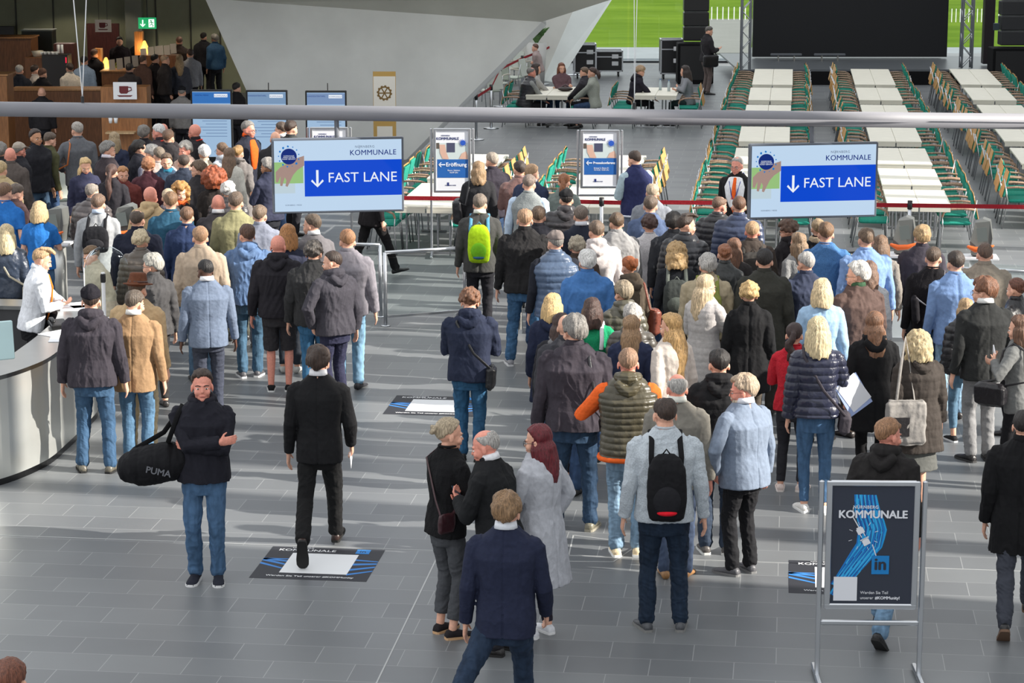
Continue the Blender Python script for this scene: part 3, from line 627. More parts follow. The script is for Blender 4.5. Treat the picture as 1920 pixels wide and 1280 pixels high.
def backpack(J, label, col, flap=None, w=.30, z0=.55, z1=.79, d=.16, accent=None, straps=None):
    U, h, b = J['U'], J['h'], J['b']; e = J['ease'] / h + .008
    y0 = -(.066 * b + e) * h; B = MB(); w2 = w / 2; zc, hh = (z0 + z1) / 2 * h, (z1 - z0) * h
    rings = []
    for q, kw, kd in ((0, .72, .55), (.06, .9, .85), (.25, 1, 1), (.55, 1, .95), (.8, .92, .8), (.94, .7, .6), (1, .4, .35)):
        z = z0 * h + hh * q; rings.append([U @ Vector((math.copysign(abs(math.cos(t)) ** .6, math.cos(t)) * w2 * kw, y0 - d / 2 * kd + math.copysign(abs(math.sin(t)) ** .6, math.sin(t)) * d / 2 * kd, z)) for t in [2 * math.pi * j / 20 for j in range(20)]])
    B.loft(rings); parts = [('pack_body', bake(B, J['vx'], 2, folds(.004, 5, 0, .07, 20)), mat('cloth', col))]
    F = MB(); F.ell(U @ Vector((0, y0 - d * .86, z0 * h + hh * .33)), (w * .38, d * .28, hh * .24)); parts.append(('front_pocket', bake(F, J['vx'], 2), mat('cloth', flap or col)))
    S = MB(); 
    for s in (-1, 1): S.tube(strap_pts(J, s, e * .9 + .003), [(.020, .006)] * 7, 8)
    S.tube([U @ Vector((-.04, y0 - .01, z1 * h - .02)), U @ Vector((0, y0 - .015, z1 * h + .035)), U @ Vector((.04, y0 - .01, z1 * h - .02))], .007, 6)
    parts.append(('shoulder_straps', S.mesh('s', True), mat('cloth', straps or col)))
    if accent:
        A = MB(); A.ell(U @ Vector((0, y0 - d * .93, z0 * h + hh * .16)), (w * .26, d * .22, hh * .045)); parts.append(('accent_panel', A.mesh('a', True), mat('cloth', accent)))
    return worn(J, 'backpack', parts, label, 'backpack')
def shoulder_bag(J, s, label, col, w=.30, hh=.22, d=.10, z=.50, x=.16, y=-.02, cross=False, kind='leather', name='shoulder_bag', scol=None, soft=0):
    U, h = J['U'], J['h']; B = MB(); c = Vector((s * x * h, y * h, z * h))
    B.box(c, (d, w, hh), Matrix.Rotation(s * .08, 3, 'Y'), .035); e = J['ease'] + .012
    S = MB(); top = -s if cross else s
    P = [c + Vector((0, -w * .42, hh * .42)), U @ (Vector((s * (.03 if cross else .10), -.07 * J['b'], .64)) * h + Vector((0, -e, 0))), U @ (Vector((top * .07, -.052, .81)) * h + Vector((0, -e * .8, 0))), U @ (Vector((top * .072, 0, .830)) * h + Vector((0, 0, e))),
         U @ (Vector((top * .07, .05, .80)) * h + Vector((0, e * .8, 0))), U @ (Vector((s * (.03 if cross else .10), .072 * J['b'], .64)) * h + Vector((0, e, 0))), c + Vector((0, w * .42, hh * .42))]
    S.tube(P, [(.013, .004)] * 7, 6)
    return worn(J, name, [('bag_body', bake(B, max(.008, J['vx']), 3, folds(.004, 8, 0, .07, 20)), mat(kind, col)), ('strap', S.mesh('s', True), mat(kind, scol or col))], label, 'bag')
def held(J, s, name, size, label, col, cat, tilt=0, kind='paper', along=.05, gloss=None):
    """a flat thing held in hand s"""
    h = J['h']; w, d = J['wr'][s], J['hd'][s].normalized(); p = w + d * (along * h + size[1] * .35)
    n = J['pn'][s].normalized(); n = (n - d * n.dot(d)).normalized(); a = d.cross(n).normalized(); M3 = Matrix((a, d, n)).transposed() @ Matrix.Rotation(tilt, 3, 'Z')
    B = MB(); B.box(p + n * .012, (size[0], size[1], size[2]), M3, .0 if size[2] < .003 else .002); return worn(J, name, [('sheet' if kind == 'paper' else 'case', B.mesh('b'), mat(kind, col))], label, cat)

def spread_out(iters=60, lo=.93, hi=1.06, gap=.44):
    """people who would stand in one another slide along their line of sight, a little smaller or larger"""
    R = [r for r in PEOPLE if abs(r[0].location.z) < 1e-6]; S = np.ones(len(R)); base = [r[0].location.copy() for r in R]
    def pos(i):
        r = R[i]; p = G(r[1], r[2], r[3] * S[i]); return Vector((p.x - r[4].x * S[i], p.y - r[4].y * S[i], 0))
    X = [pos(i) for i in range(len(R))]
    pairs = [(i, j) for i in range(len(R)) for j in range(i) if (X[i] - X[j]).length < 2.5]
    for it in range(iters):
        for i, j in pairs:
            d = X[i] - X[j]; m = math.hypot(d.x / 1.05, d.y)
            if m < gap:
                a, b_ = (i, j) if X[i].y > X[j].y or (X[i].y == X[j].y and i < j) else (j, i); st = .004
                if S[a] > lo: S[a] -= st; X[a] = pos(a)
                if S[b_] < hi: S[b_] += st; X[b_] = pos(b_)
    for i, r in enumerate(R):
        d = X[i] - r[0].location; old = r[0].location.copy()
        for o in [r[0]] + r[5]:
            rel = o.location - old; o.location = old + d + rel * S[i]; o.scale = (S[i],) * 3
# ------------------------------------------------------------------ the crowd
P = person
BR, DB, BK, GY, LG, WH, BL, GI, AU, LB = (92, 66, 46), (62, 44, 34), (34, 28, 26), (128, 122, 116), (172, 168, 162), (214, 212, 208), (206, 180, 136), (160, 112, 74), (140, 72, 40), (140, 104, 68)
J1, J2, J3 = (62, 98, 138), (44, 70, 108), (108, 148, 184)      # jeans: mid, dark, light
G1, G2, G3 = 'people queueing on the left', 'people queueing on the right', 'people in the foreground'
# --- foreground
J = P('man in black hoodie with folded arms facing the camera, duffel on his shoulder', 378, 693, 1.82, 180, 'short', DB, 'hoodie', (34, 34, 44), bc=J1, arms='c', near=1, hy=-8, hp=-2, skin='r', group=G3, shoe=(40, 42, 52), sole=(225, 225, 225), sneaker=1, b=1.08, lean=0)
D = MB(); c = Vector((.385, -.03, .965)); Mr = Matrix.Rotation(R_(78), 3, 'Z') @ Matrix.Rotation(R_(12), 3, 'X')
D.tube([c + Mr @ Vector((0, y, 0)) for y in (-.20, -.16, 0, .16, .20)], [(.14, .13), (.165, .155), (.175, .165), (.165, .155), (.14, .13)], 20, ref=(0, 0, 1)); K = MB()
K.tube([c + Mr @ Vector((0, -.16, .14)), Vector((.33, -.12, 1.2)), Vector((.17, -.09, 1.42)), Vector((.155, .0, 1.455)), Vector((.18, .10, 1.40)), Vector((.26, .13, 1.18)), c + Mr @ Vector((0, .16, .14))], [(.02, .004)] * 7, 6)
L_ = MB(); text_mb(L_, 'PUMA', Matrix.Translation(c + Vector((-.045, .192, -.02))) @ Matrix(((-1, 0, 0, 0), (0, 0, 1, 0), (0, 1, 0, 0), (0, 0, 0, 1))) @ Matrix.Rotation(R_(-12), 4, 'Z'), .075, bold=.002)
Lr = worn(J, 'duffel_bag', [('bag_body', bake(D, .008, 3, folds(.009, 4, 0, .07, 14)), mat('cloth', (24, 24, 27))), ('strap', K.mesh('s', True), mat('cloth', (20, 20, 22))), ('logo_lettering', L_.mesh('l'), mat('cloth', (110, 112, 118)))], 'large black round duffel bag hanging beside the man with folded arms', 'bag')
J = P('man in black suit walking away with a white sheet in his hand', 597, 650, 1.84, 2, 'thick', DB, 'blazer', (30, 30, 33), bc=(28, 28, 30), walk=1, arms='dw', near=1, group=G3, shirt=(235, 235, 238), lift=(-1,), shoe=(50, 34, 30), hy=5)
held(J, 1, 'paper', (.12, .19, .001), 'white folded sheet in the hand of the walking man in black suit', (235, 236, 240), 'paper')
J = P('blonde woman with low bun in black cardigan and cropped grey trousers', 843, 783, 1.72, 52, 'bun', (176, 156, 126), 'cardigan', (24, 24, 27), 'cropped', (74, 76, 82), arms='f', near=1, group=G3, hy=20, shoe=(40, 36, 38), sole=(200, 160, 120), sneaker=1, slim=.95, hem=.47)
shoulder_bag(J, 1, 'thin strap purse of the blonde woman in black cardigan', (60, 30, 36), .14, .16, .04, .55, .10, -.07, cross=True)
J = P('white-haired man in long black coat showing a phone to the blonde woman', 905, 806, 1.76, -62, 'balding', LG, 'coat', (30, 31, 34), bc=(40, 40, 46), arms='tf', near=1, group=G3, hy=-18, hp=16, bald=48, lean=10, shirt=(235, 235, 238), skin='r')
held(J, -1, 'smartphone', (.075, .155, .009), 'black smartphone held by the white-haired man in the coat', (60, 72, 86), 'phone', kind='plastic')
P('woman with long dark red hair in a light grey coat', 1008, 797, 1.68, -48, 'long', (112, 22, 34), 'long_coat', (186, 188, 196), bc=(44, 38, 52), arms='fp', near=1, group=G3, hl=.245, glasses=1, hy=-25, shoe=(225, 226, 230), sole=(235, 235, 235), sneaker=1, slim=.8)
P('man in navy blazer and jeans walking away in brown leather shoes', 950, 924, 1.78, 8, 'thick', LB, 'blazer', (36, 42, 66), bc=(36, 54, 80), walk=1, arms='dw', near=1, group=G3, shoe=(112, 44, 36), shirt=(225, 228, 235), lift=(-1,), b=1.05, stride=1.1, lx=-.16)
J = P('man in pale fleece wearing a small black backpack', 1247, 744, 1.80, 0, 'balding', DB, 'sweater', (186, 196, 204), bc=(30, 46, 68), near=1, group=G3, bald=26, shoe=(78, 80, 84), sole=(130, 130, 128), b=1.14, hy=-10, spread=.07)
backpack(J, 'small black backpack with red stripe on the man in pale fleece', (24, 24, 27), (34, 34, 38), w=.29, z0=.50, z1=.775, accent=(222, 30, 46))
held(J, -1, 'badge', (.07, .07, .004), 'round white badge in the hand of the man in pale fleece', (225, 225, 230), 'badge', along=.02)
P('bearded man with glasses in crumpled blue-grey linen blazer', 1392, 704, 1.80, -38, 'thick', (176, 150, 124), 'blazer', (120, 134, 156), bc=(30, 30, 34), arms='pd', near=1, group=G3, glasses=(90, 50, 40), beard=(200, 184, 164), hy=-48, b=1.2, shoe=(84, 84, 88), sole=(120, 120, 120), skin='r', shirt=(225, 228, 235), seed=21)
P('man in black hooded jacket walking behind the foreground poster stand', 1667, 785, 1.80, 25, 'short', GI, 'jacket', (42, 39, 39), bc=J3, arms='dd', walk=-1, near=1, group=G3, hood=True, hy=35, shoe=(24, 24, 26), skin='r')
P('man in long black coat leaving the picture on the right edge', 1921, 768, 1.82, 12, 'crop', BK, 'coat', (24, 24, 27), bc=(62, 66, 78), walk=1, arms='dd', near=1, group=G3, hem=.36, shoe=(30, 30, 32), sole=(110, 84, 66), stride=1.2)
P('person with reddish hair cut off by the bottom left corner', 18, 1235, 1.75, 0, 'short', (120, 66, 44), 'jacket', (60, 60, 66), group=G3)
# --- right queue, nearest first
J = P('man in olive padded vest with orange sleeves and light jeans', 1178, 652, 1.82, 2, 'crop', (150, 112, 84), 'vest', (78, 72, 54), bc=(118, 152, 180), sc=(238, 104, 44), arms='sf', near=1, hood=True, hoodc=(78, 72, 54), trim=(238, 104, 44), trimr=.022, b=1.1, shoe=(225, 205, 170), sole=(238, 238, 235), sneaker=1, skin='r', group=G2, qs=.052, sq=.003, hy=0)
P('bald older man in grey-beige blazer behind the pale fleece', 1270, 700, 1.78, 4, 'balding', LG, 'blazer', (126, 122, 112), bc=(60, 76, 104), group=G2, bald=60, shirt=(225, 225, 215), skin='r', b=1.1, shoe=(150, 110, 70))
P('black-haired man in black hooded jacket with red collar', 1349, 655, 1.80, 0, 'short', BK, 'parka', (30, 30, 33), bc=(52, 66, 88), group=G2, hem=.45, col=(160, 60, 60), b=1.05, shoe=(86, 82, 80), sole=(225, 225, 222), scarf=(140, 56, 54))
J = P('grey-haired man in dark plum jacket with bag strap and blue jeans', 1077, 592, 1.84, 6, 'thick', GY, 'jacket', (62, 56, 64), bc=(40, 66, 96), group=G2, b=1.18, near=1, shoe=(120, 116, 100), sole=(150, 145, 130), hy=-30, spread=.08)
shoulder_bag(J, 1, 'beige and black shoulder bag on the man in plum jacket', (176, 162, 130), .26, .24, .09, .50, .155, .0, scol=(40, 40, 44))
P('dark-haired woman in black coat with grey fur hood by the queue edge', 1052, 588, 1.66, 12, 'long', (64, 40, 32), 'parka', (38, 38, 44), bc=(30, 30, 36), group=G2, hl=.20, hoodc=(120, 120, 122), arms='dd')
P('blonde woman with bob in navy coat', 1037, 551, 1.68, 12, 'bob', (212, 172, 110), 'coat', (36, 44, 70), bc=J2, group=G2, hood=True, hl=.13)
J = P('man in navy hooded jacket standing alone with a crossbody bag', 881, 542, 1.78, 4, 'curly', (124, 80, 54), 'jacket', (38, 46, 68), bc=(40, 92, 134), arms='ff', near=1, hood=True, group=G2, b=1.1, hp=22, seed=71)
shoulder_bag(J, 1, 'small black crossbody bag on the man in navy jacket', (26, 26, 29), .20, .24, .09, .50, .125, -.06, cross=True)
P('bald person almost hidden behind the grey head of the plum jacket', 1062, 589, 1.76, 8, 'bald', DB, 'jacket', (60, 60, 66), bc=J2, group=G2)
JGR = P('woman with brown bob in bright green sweater and white straps', 1111, 559, 1.66, 4, 'bob', (74, 48, 40), 'sweater', (22, 160, 104), bc=J2, group=G2, hl=.14)
backpack(JGR, 'small black bag on two white straps over the green sweater', (40, 40, 46), w=.2, z0=.56, z1=.66, d=.08, straps=(232, 232, 236))
JG = J_ = P('white-haired man in bright blue jacket', 1101, 470, 1.78, 4, 'thick', WH, 'jacket', (62, 116, 184), bc=J2, group=G2, b=1.1, hy=-14)
P('woman with short ash blond hair in khaki padded jacket', 1168, 528, 1.68, -22, 'thick', (150, 132, 106), 'puffer', (88, 84, 70), bc=J2, group=G2, fem=True, hood=True)
P('white-haired woman behind the long brown hair', 1186, 571, 1.66, 6, 'thick', LG, 'puffer', (82, 78, 70), bc=J2, group=G2, fem=True)
P('woman with very long light brown hair in navy jacket', 1184, 592, 1.66, 4, 'long', (158, 122, 84), 'jacket', (44, 52, 82), bc=J2, group=G2, hl=.30)
P('woman with very long wavy golden hair in fluffy cream coat', 1257, 588, 1.70, -34, 'wavy', (206, 158, 94), 'coat', (214, 200, 188), bc=(190, 180, 170), group=G2, hl=.36, hy=-30)
J = P('blonde woman with glasses in light quilted coat looking at a phone', 1325, 516, 1.70, 38, 'long', (204, 176, 136), 'quilted_coat', (188, 182, 180), bc=(190, 186, 180), group=G2, hl=.26, glasses=1, arms='ft', hy=25)
held(J, 1, 'smartphone', (.07, .15, .008), 'dark smartphone held by the woman in the quilted coat', (50, 36, 40), 'phone', kind='plastic')
P('woman with short curly golden hair in plain black coat', 1405, 530, 1.70, 2, 'curly', (204, 164, 102), 'coat', (26, 26, 29), bc=(90, 80, 70), group=G2, fem=True, b=1.08)
P('black-haired man in long dark green-grey wool coat', 1434, 467, 1.84, 6, 'short', BK, 'coat', (58, 58, 52), bc=(60, 56, 52), group=G2, b=1.1, hem=.30)
J = P('white-haired man in beige jacket with olive backpack', 1327, 477, 1.76, 4, 'thick', LG, 'jacket', (172, 156, 126), bc=(110, 96, 76), group=G2, b=1.08)
backpack(J, 'olive green backpack on the white-haired man in beige', (128, 134, 68), (150, 156, 84), w=.30, z0=.50, z1=.80)
J = P('woman with curly blonde hair in dark cardigan wearing a backpack', 1269, 457, 1.68, 2, 'curly_long', (190, 150, 96), 'cardigan', (40, 42, 48), bc=(30, 30, 34), group=G2, hl=.13, vol=1.12)
backpack(J, 'dark green-grey backpack on the curly blonde woman', (60, 64, 62), (88, 94, 88), w=.30, z0=.52, z1=.76, straps=(110, 116, 110))
J = P('auburn woman with low ponytail in olive jacket with rust panel', 1179, 480, 1.68, -36, 'updo', (176, 88, 36), 'jacket', (90, 78, 64), bc=(110, 60, 46), group=G2, hood=True, hem=.44)
shoulder_bag(J, 1, 'rust brown shoulder bag of the auburn woman in olive', (116, 62, 48), .30, .30, .10, .55, .15, -.02)
P('woman with braided auburn hair in black leather jacket', 1359, 457, 1.66, 8, 'updo', (160, 96, 60), 'leather_jacket', (46, 50, 50), bc=(40, 40, 44), group=G2)
P('woman with long brown hair in dark patterned blouse', 1377, 447, 1.68, 14, 'long', (120, 78, 54), 'shirt', (58, 54, 54), bc=(40, 40, 44), group=G2, hl=.20)
J = P('man with short sandy hair in dark brown jacket wearing a backpack', 1411, 414, 1.80, 2, 'crop', (176, 136, 96), 'jacket', (74, 64, 58), bc=(40, 40, 44), group=G2, skin='r')
backpack(J, 'dark grey backpack on the sandy-haired man below the right screen', (60, 58, 56), (90, 88, 84), w=.30, z0=.55, z1=.80)
P('man in quilted navy jacket beside the right screen', 1386, 367, 1.84, 8, 'crop', (110, 74, 52), 'puffer', (54, 66, 96), bc=J2, group=G2, b=1.1)
P('balding man in dark quilted jacket, head turned right', 1352, 368, 1.80, 22, 'balding', (120, 90, 70), 'puffer', (46, 46, 50), bc=(36, 36, 42), group=G2, hy=25, hp=18, skin='r')
P('man with dark swept hair in black puffer looking right', 1288, 402, 1.84, 28, 'quiff', DB, 'puffer', (38, 40, 46), bc=(36, 36, 42), group=G2, hy=42, b=1.08)
P('black-haired man behind the man in black puffer', 1264, 399, 1.78, 4, 'thick', BK, 'jacket', (50, 52, 58), bc=J2, group=G2)
P('woman with dark curly updo in white sweater', 1218, 404, 1.68, 4, 'curly', (78, 50, 44), 'sweater', (212, 208, 210), bc=J2, group=G2, fem=True)
P('man in steel blue blazer left of the dark curls', 1220, 367, 1.82, 12, 'short', (104, 84, 68), 'blazer', (86, 104, 140), bc=(60, 66, 84), group=G2, b=1.08)
P('man with thin fair hair in grey blazer', 1224, 343, 1.80, 12, 'balding', (182, 160, 132), 'blazer', (136, 140, 150), bc=(90, 92, 98), group=G2)
P('man with small topknot in navy and pale college jacket', 1187, 283, 1.84, -32, 'manbun', DB, 'jacket', (44, 50, 96), bc=(110, 126, 150), sc=(176, 196, 204), arms='ff', group=G2, trim=(225, 228, 240), b=1.1, hp=20)
P('brown-haired man in light grey jacket left of the white hoodie line', 1156, 399, 1.78, -12, 'short', (100, 76, 56), 'jacket', (150, 148, 148), bc=J2, group=G2)
P('man in pale pinkish grey hoodie', 1118, 414, 1.82, -8, 'short', (112, 90, 72), 'hoodie', (202, 192, 190), bc=J2, group=G2, b=1.12)
P('curly grey-blond person in dark brown jacket beside the cap man', 1082, 444, 1.72, 2, 'curly', (170, 156, 132), 'jacket', (76, 62, 54), bc=J2, group=G2)
P('man in grey flat cap and blue padded vest with dark sleeves', 1041, 434, 1.80, -6, 'cap', GY, 'vest', (74, 94, 124), sc=(36, 38, 46), bc=J1, hatc=(124, 114, 110), group=G2, hy=-18, b=1.12, smat='cloth')
P('grey-haired man in dark navy blazer before the puffer with hood', 1089, 386, 1.80, -8, 'short', (120, 104, 92), 'blazer', (42, 48, 64), bc=(36, 38, 48), group=G2, shirt=(225, 228, 235))
P('brown-haired man in dark jacket next to the tall man in black', 1010, 387, 1.80, 14, 'short', (112, 86, 66), 'jacket', (48, 48, 56), bc=J2, group=G2)
J = P('tall balding man in black and grey jacket with blue jeans', 984, 391, 1.86, 4, 'balding', (172, 130, 96), 'jacket', (40, 38, 40), bc=(58, 104, 150), group=G2, b=1.18, bald=22, shoe=(150, 150, 155), sole=(225, 225, 225), near=1, spread=.085)
held(J, -1, 'paper', (.13, .24, .001), 'white sheet hanging from the hand of the tall man in black', (226, 228, 236), 'paper')
J = P('man in dark grey blazer wearing a lime green backpack', 900, 364, 1.82, 2, 'short', (124, 108, 94), 'blazer', (72, 72, 70), bc=(38, 38, 44), group=G2, shirt=(235, 235, 225), b=1.06)
backpack(J, 'lime green backpack with blue straps and dark bottom', (176, 216, 34), (120, 190, 40), w=.27, z0=.53, z1=.79, d=.17, straps=(92, 148, 178), accent=(60, 100, 130))
P('man with black cap in black hooded puffer', 1062, 356, 1.80, 4, 'cap', BK, 'puffer', (58, 54, 58), bc=J2, hatc=(34, 34, 36), hood=True, group=G2, b=1.12)
P('auburn woman with ponytail leaning over in grey-green jacket', 1059, 326, 1.70, 6, 'ponytail', (150, 88, 48), 'jacket', (116, 128, 124), bc=J2, group=G2, hp=24)
P('man in grey knitted vest over light blue shirt', 993, 328, 1.82, 14, 'short', (128, 110, 98), 'knit_vest', (142, 148, 148), sc=(196, 214, 234), bc=J2, group=G2, b=1.12, hp=18)
P('man in brown leather jacket', 974, 302, 1.84, -8, 'short', (60, 48, 42), 'leather_jacket', (120, 84, 78), bc=(84, 50, 44), group=G2, b=1.12, hood=False, arms='ff')
P('fair-haired man in navy jacket with white collar', 998, 308, 1.80, 32, 'short', (170, 132, 96), 'jacket', (46, 56, 84), bc=J2, group=G2, collar=(210, 215, 225))
P('grey-haired man with sunglasses pushed up, dark jacket', 922, 286, 1.82, -22, 'short', (160, 146, 130), 'jacket', (56, 52, 62), bc=J2, group=G2, hy=-14)
J = P('woman with messy light brown hair in black coat', 897, 303, 1.72, 4, 'long', (156, 122, 84), 'coat', (44, 44, 48), bc=(30, 30, 34), group=G2, hl=.16, wave=.005, b=1.1)
shoulder_bag(J, -1, 'large black shoulder bag with silver chain on the woman in black coat', (30, 30, 34), .34, .34, .12, .58, .17, .0)
J = P('man facing the camera in white shirt with orange tie and lanyard', 1382, 294, 1.80, 200, 'balding', LG, 'blazer', (34, 32, 34), bc=(26, 26, 28), shirt=(240, 240, 242), tie=(245, 104, 42), lanyard=(70, 84, 160), glasses=(120, 110, 105), group='event staff', skin='r', bald=20, hy=10, open=2.8)
# --- far right queue
P('woman with brown messy short hair and glasses in black jacket', 1474, 413, 1.72, -30, 'curly', (98, 70, 54), 'jacket', (40, 38, 42), bc=J2, group=G2, fem=True, hy=-42, glasses=1, hood=True, hp=18)
P('woman with long straight brown hair in light grey top', 1496, 437, 1.70, -26, 'long', (150, 120, 88), 'sweater', (150, 150, 148), bc=J2, group=G2, hl=.20)
P('woman with blond updo in black top with beige scarf', 1534, 410, 1.68, 6, 'updo', (168, 138, 100), 'sweater', (34, 34, 38), bc=(30, 30, 34), group=G2, scarf=(186, 166, 140))
P('man in bright blue sweater', 1549, 417, 1.84, 6, 'short', (128, 92, 62), 'sweater', (72, 124, 186), bc=J2, group=G2, b=1.08)
P('grey-haired man with glasses in navy jacket printed on the back', 1511, 473, 1.76, -16, 'short', LG, 'jacket', (52, 60, 82), bc=J2, group=G2, glasses=1, b=1.12, hy=-14)
P('man in light blue dress shirt', 1624, 428, 1.84, -4, 'short', (118, 92, 70), 'shirt', (122, 156, 212), bc=(40, 46, 70), group=G2, b=1.18)
P('woman with brown bob in grey-brown cardigan', 1652, 442, 1.70, 8, 'bob', (124, 92, 66), 'cardigan', (140, 132, 124), bc=(60, 60, 64), group=G2, hl=.14)
P('old man with white hair and glasses in brown coat', 1607, 492, 1.80, -24, 'thick', (198, 194, 186), 'jacket', (92, 72, 66), bc=(94, 76, 62), group=G2, glasses=1, hy=-46, b=1.1, collar=(60, 90, 66), hem=.40, shoe=(40, 34, 32))
P('brown-haired woman mostly hidden behind the man in brown coat', 1630, 490, 1.68, 10, 'long', (120, 88, 68), 'sweater', (190, 192, 196), bc=J2, group=G2, hl=.15)
P('blonde woman with bob and scarf in light blue coat', 1542, 523, 1.72, 8, 'bob', (214, 188, 140), 'coat', (150, 186, 222), bc=J2, group=G2, scarf=(130, 118, 100), hl=.13, b=1.08)
P('sandy-haired man in dark jacket at the left ticket terminal', 1730, 424, 1.80, 6, 'thick', (172, 138, 92), 'jacket', (64, 60, 70), bc=(40, 42, 48), group=G2)
J = P('man with short brown hair in black sweater and grey strap', 1751, 462, 1.80, 8, 'crop', (86, 66, 50), 'sweater', (28, 26, 30), bc=(46, 78, 108), group=G2, b=1.1)
shoulder_bag(J, -1, 'black sling bag with grey strap on the man in black sweater', (30, 28, 32), .22, .30, .08, .62, .10, -.06, cross=True, scol=(112, 112, 118), kind='cloth')
P('man in light blue blazer with dark elbow patches and ripped jeans', 1792, 471, 1.86, -4, 'short', (64, 52, 44), 'blazer', (112, 144, 196), bc=(132, 172, 204), group=G2, b=1.1, shoe=(40, 36, 36))
P('man with cropped hair in khaki jacket at the right terminal', 1847, 455, 1.82, 4, 'crop', (96, 70, 54), 'jacket', (142, 132, 116), bc=(60, 56, 52), group=G2, b=1.12, arms='fd')
J = P('man with reddish hair and glasses in black blazer and grey trousers', 1845, 521, 1.84, -12, 'thick', (124, 76, 48), 'blazer', (46, 48, 48), bc=(134, 134, 136), group=G2, glasses=1, hy=-46, b=1.12, shirt=(235, 235, 232), shoe=(34, 32, 32), sole=(60, 60, 60))
P('woman in black padded jacket and cropped jeans beside the black blazer', 1811, 560, 1.66, -8, 'long', (176, 140, 96), 'puffer', (34, 34, 38), 'cropped', (86, 124, 154), group=G2, hl=.14, shoe=(40, 40, 42), sole=(236, 236, 236), sneaker=1)
P('auburn woman in black jacket at the right edge', 1905, 521, 1.68, -52, 'updo', (110, 62, 42), 'leather_jacket', (34, 34, 38), bc=(30, 30, 34), group=G2)
J = P('woman with long brown hair in grey blazer holding up a phone', 1911, 592, 1.70, -52, 'long', (112, 76, 54), 'blazer', (112, 114, 112), bc=(26, 26, 30), arms='st', group=G2, hl=.15, hy=-12, shoe=(30, 30, 32))
held(J, -1, 'smartphone', (.075, .155, .009), 'white smartphone held by the woman in grey blazer', (232, 232, 236), 'phone', kind='plastic')
shoulder_bag(J, -1, 'black handbag with red trim on the arm of the woman in grey blazer', (26, 24, 28), .30, .22, .12, .56, .15, .10)
J = P('blonde woman in shiny navy puffer and blue jeans with papers', 1534, 595, 1.74, 4, 'bob', (206, 184, 138), 'puffer', (40, 44, 66), bc=(60, 98, 140), group=G2, hl=.16, arms='df', slim=.75, shoe=(232, 230, 226), sole=(240, 240, 238), sneaker=1, near=1, gloss=.3, hem=.50)
shoulder_bag(J, 1, 'dark grey crossbody bag on the blonde woman in navy puffer', (66, 62, 68), .24, .20, .10, .47, .14, -.03, cross=True, kind='cloth')
J_puf = J; q = thing('folder', J['root'].location + Vector((.33, .04, 1.06)), .3, 'pale blue folder with papers under the arm of the blonde woman in puffer', 'folder'); K = MB(); K.box((0, 0, 0), (.24, .012, .32), Matrix.Rotation(R_(-32), 3, 'Y')); obj('cover', K, mat('paper', (164, 182, 226)), q); K = MB(); K.box((.0, -.008, .02), (.21, .003, .29), Matrix.Rotation(R_(-38), 3, 'Y')); obj('sheet', K, mat('paper', (230, 232, 238)), q); J_puf['rec'][5].append(q)
P('woman with dark curly ponytail in red sweatshirt and black jeans', 1490, 605, 1.68, 22, 'ponytail', (58, 38, 34), 'sweater', (206, 30, 46), bc=(46, 46, 52), group=G2, wave=.006, hl=.15, shoe=(226, 208, 200), sole=(235, 225, 220), sneaker=1, slim=.8, arms='fd')
P('woman with long brown hair lit golden in black duffel coat', 1640, 585, 1.72, 0, 'long', (132, 88, 58), 'coat', (26, 26, 29), bc=(24, 24, 27), group=G2, hl=.25, wave=.004, hood=True, b=1.08)
J = P('woman with tousled blonde hair in dark brown parka', 1722, 621, 1.70, -16, 'curly_long', (188, 164, 118), 'parka', (66, 58, 54), 'skirt', (92, 94, 90), group=G2, hl=.12, vol=1.02, b=1.12, hem=.34)
K = MB(); K.box((0, 0, 0), (.36, .07, .40), None, .03); S = MB(); S.tube([(-.09, 0, .18), (-.04, .05, .55), (0, .09, .74), (.05, .14, .55), (.09, .06, .18)], [(.014, .004)] * 5, 6)
t = thing('tote_bag', J['root'].location + Vector((-.14, -.24, .86)), .1, 'grey canvas tote bag hanging from the shoulder of the parka woman', 'bag'); J['rec'][5].append(t); new('bag_body', bake(K, .010, 3, folds(.008, 3, 0, .07, 14)), mat('cloth', (142, 138, 134)), t); new('handle', S.mesh('s', True), mat('cloth', (142, 138, 134)), t)
K = MB(); K.box((-.06, -.042, -.03), (.17, .004, .17)); new('printed_square', K.mesh('p'), mat('cloth', (40, 38, 40)), t)
# --- left queue
P('man in dark beanie and dark hooded jacket at the steel counter', 170, 539, 1.82, 2, 'beanie', DB, 'jacket', (58, 54, 62), bc=(52, 86, 122), near=1, hood=True, hatc=(32, 30, 36), b=1.14, group=G1, shoe=(92, 88, 78), spread=.075, arms='dd')
J = P('man in camel brown blazer and jeans at the counter', 254, 545, 1.80, 4, 'short', (90, 76, 64), 'blazer', (160, 124, 88), bc=(72, 112, 146), near=1, group=G1, b=1.1, shirt=(235, 235, 230), hy=25, hem=.43, hp=14)
P('man in brown hat and tan coat in front of the camel blazer', 258, 519, 1.84, 12, 'fedora', BR, 'coat', (196, 164, 120), bc=(196, 174, 134), hatc=(104, 64, 46), group=G1, b=1.08, hem=.42, shoe=(120, 110, 90))
P('grey-haired woman with glasses in dark grey jacket looking left', 284, 477, 1.72, -28, 'thick', (164, 160, 150), 'jacket', (74, 72, 74), bc=(50, 48, 50), group=G1, fem=True, glasses=1, hy=-48)
P('blonde short-haired woman in brown-grey puffer', 264, 433, 1.70, 2, 'curly', (206, 186, 148), 'puffer', (94, 84, 76), bc=(60, 56, 54), group=G1, fem=True, b=1.1)
J = P('black man in blue-grey suit turned to the left', 383, 486, 1.86, -12, 'crop', (30, 26, 26), 'blazer', (104, 118, 142), bc=(60, 66, 82), skin='d', near=1, group=G1, b=1.14, hy=-26, shirt=(232, 232, 236), hp=16)
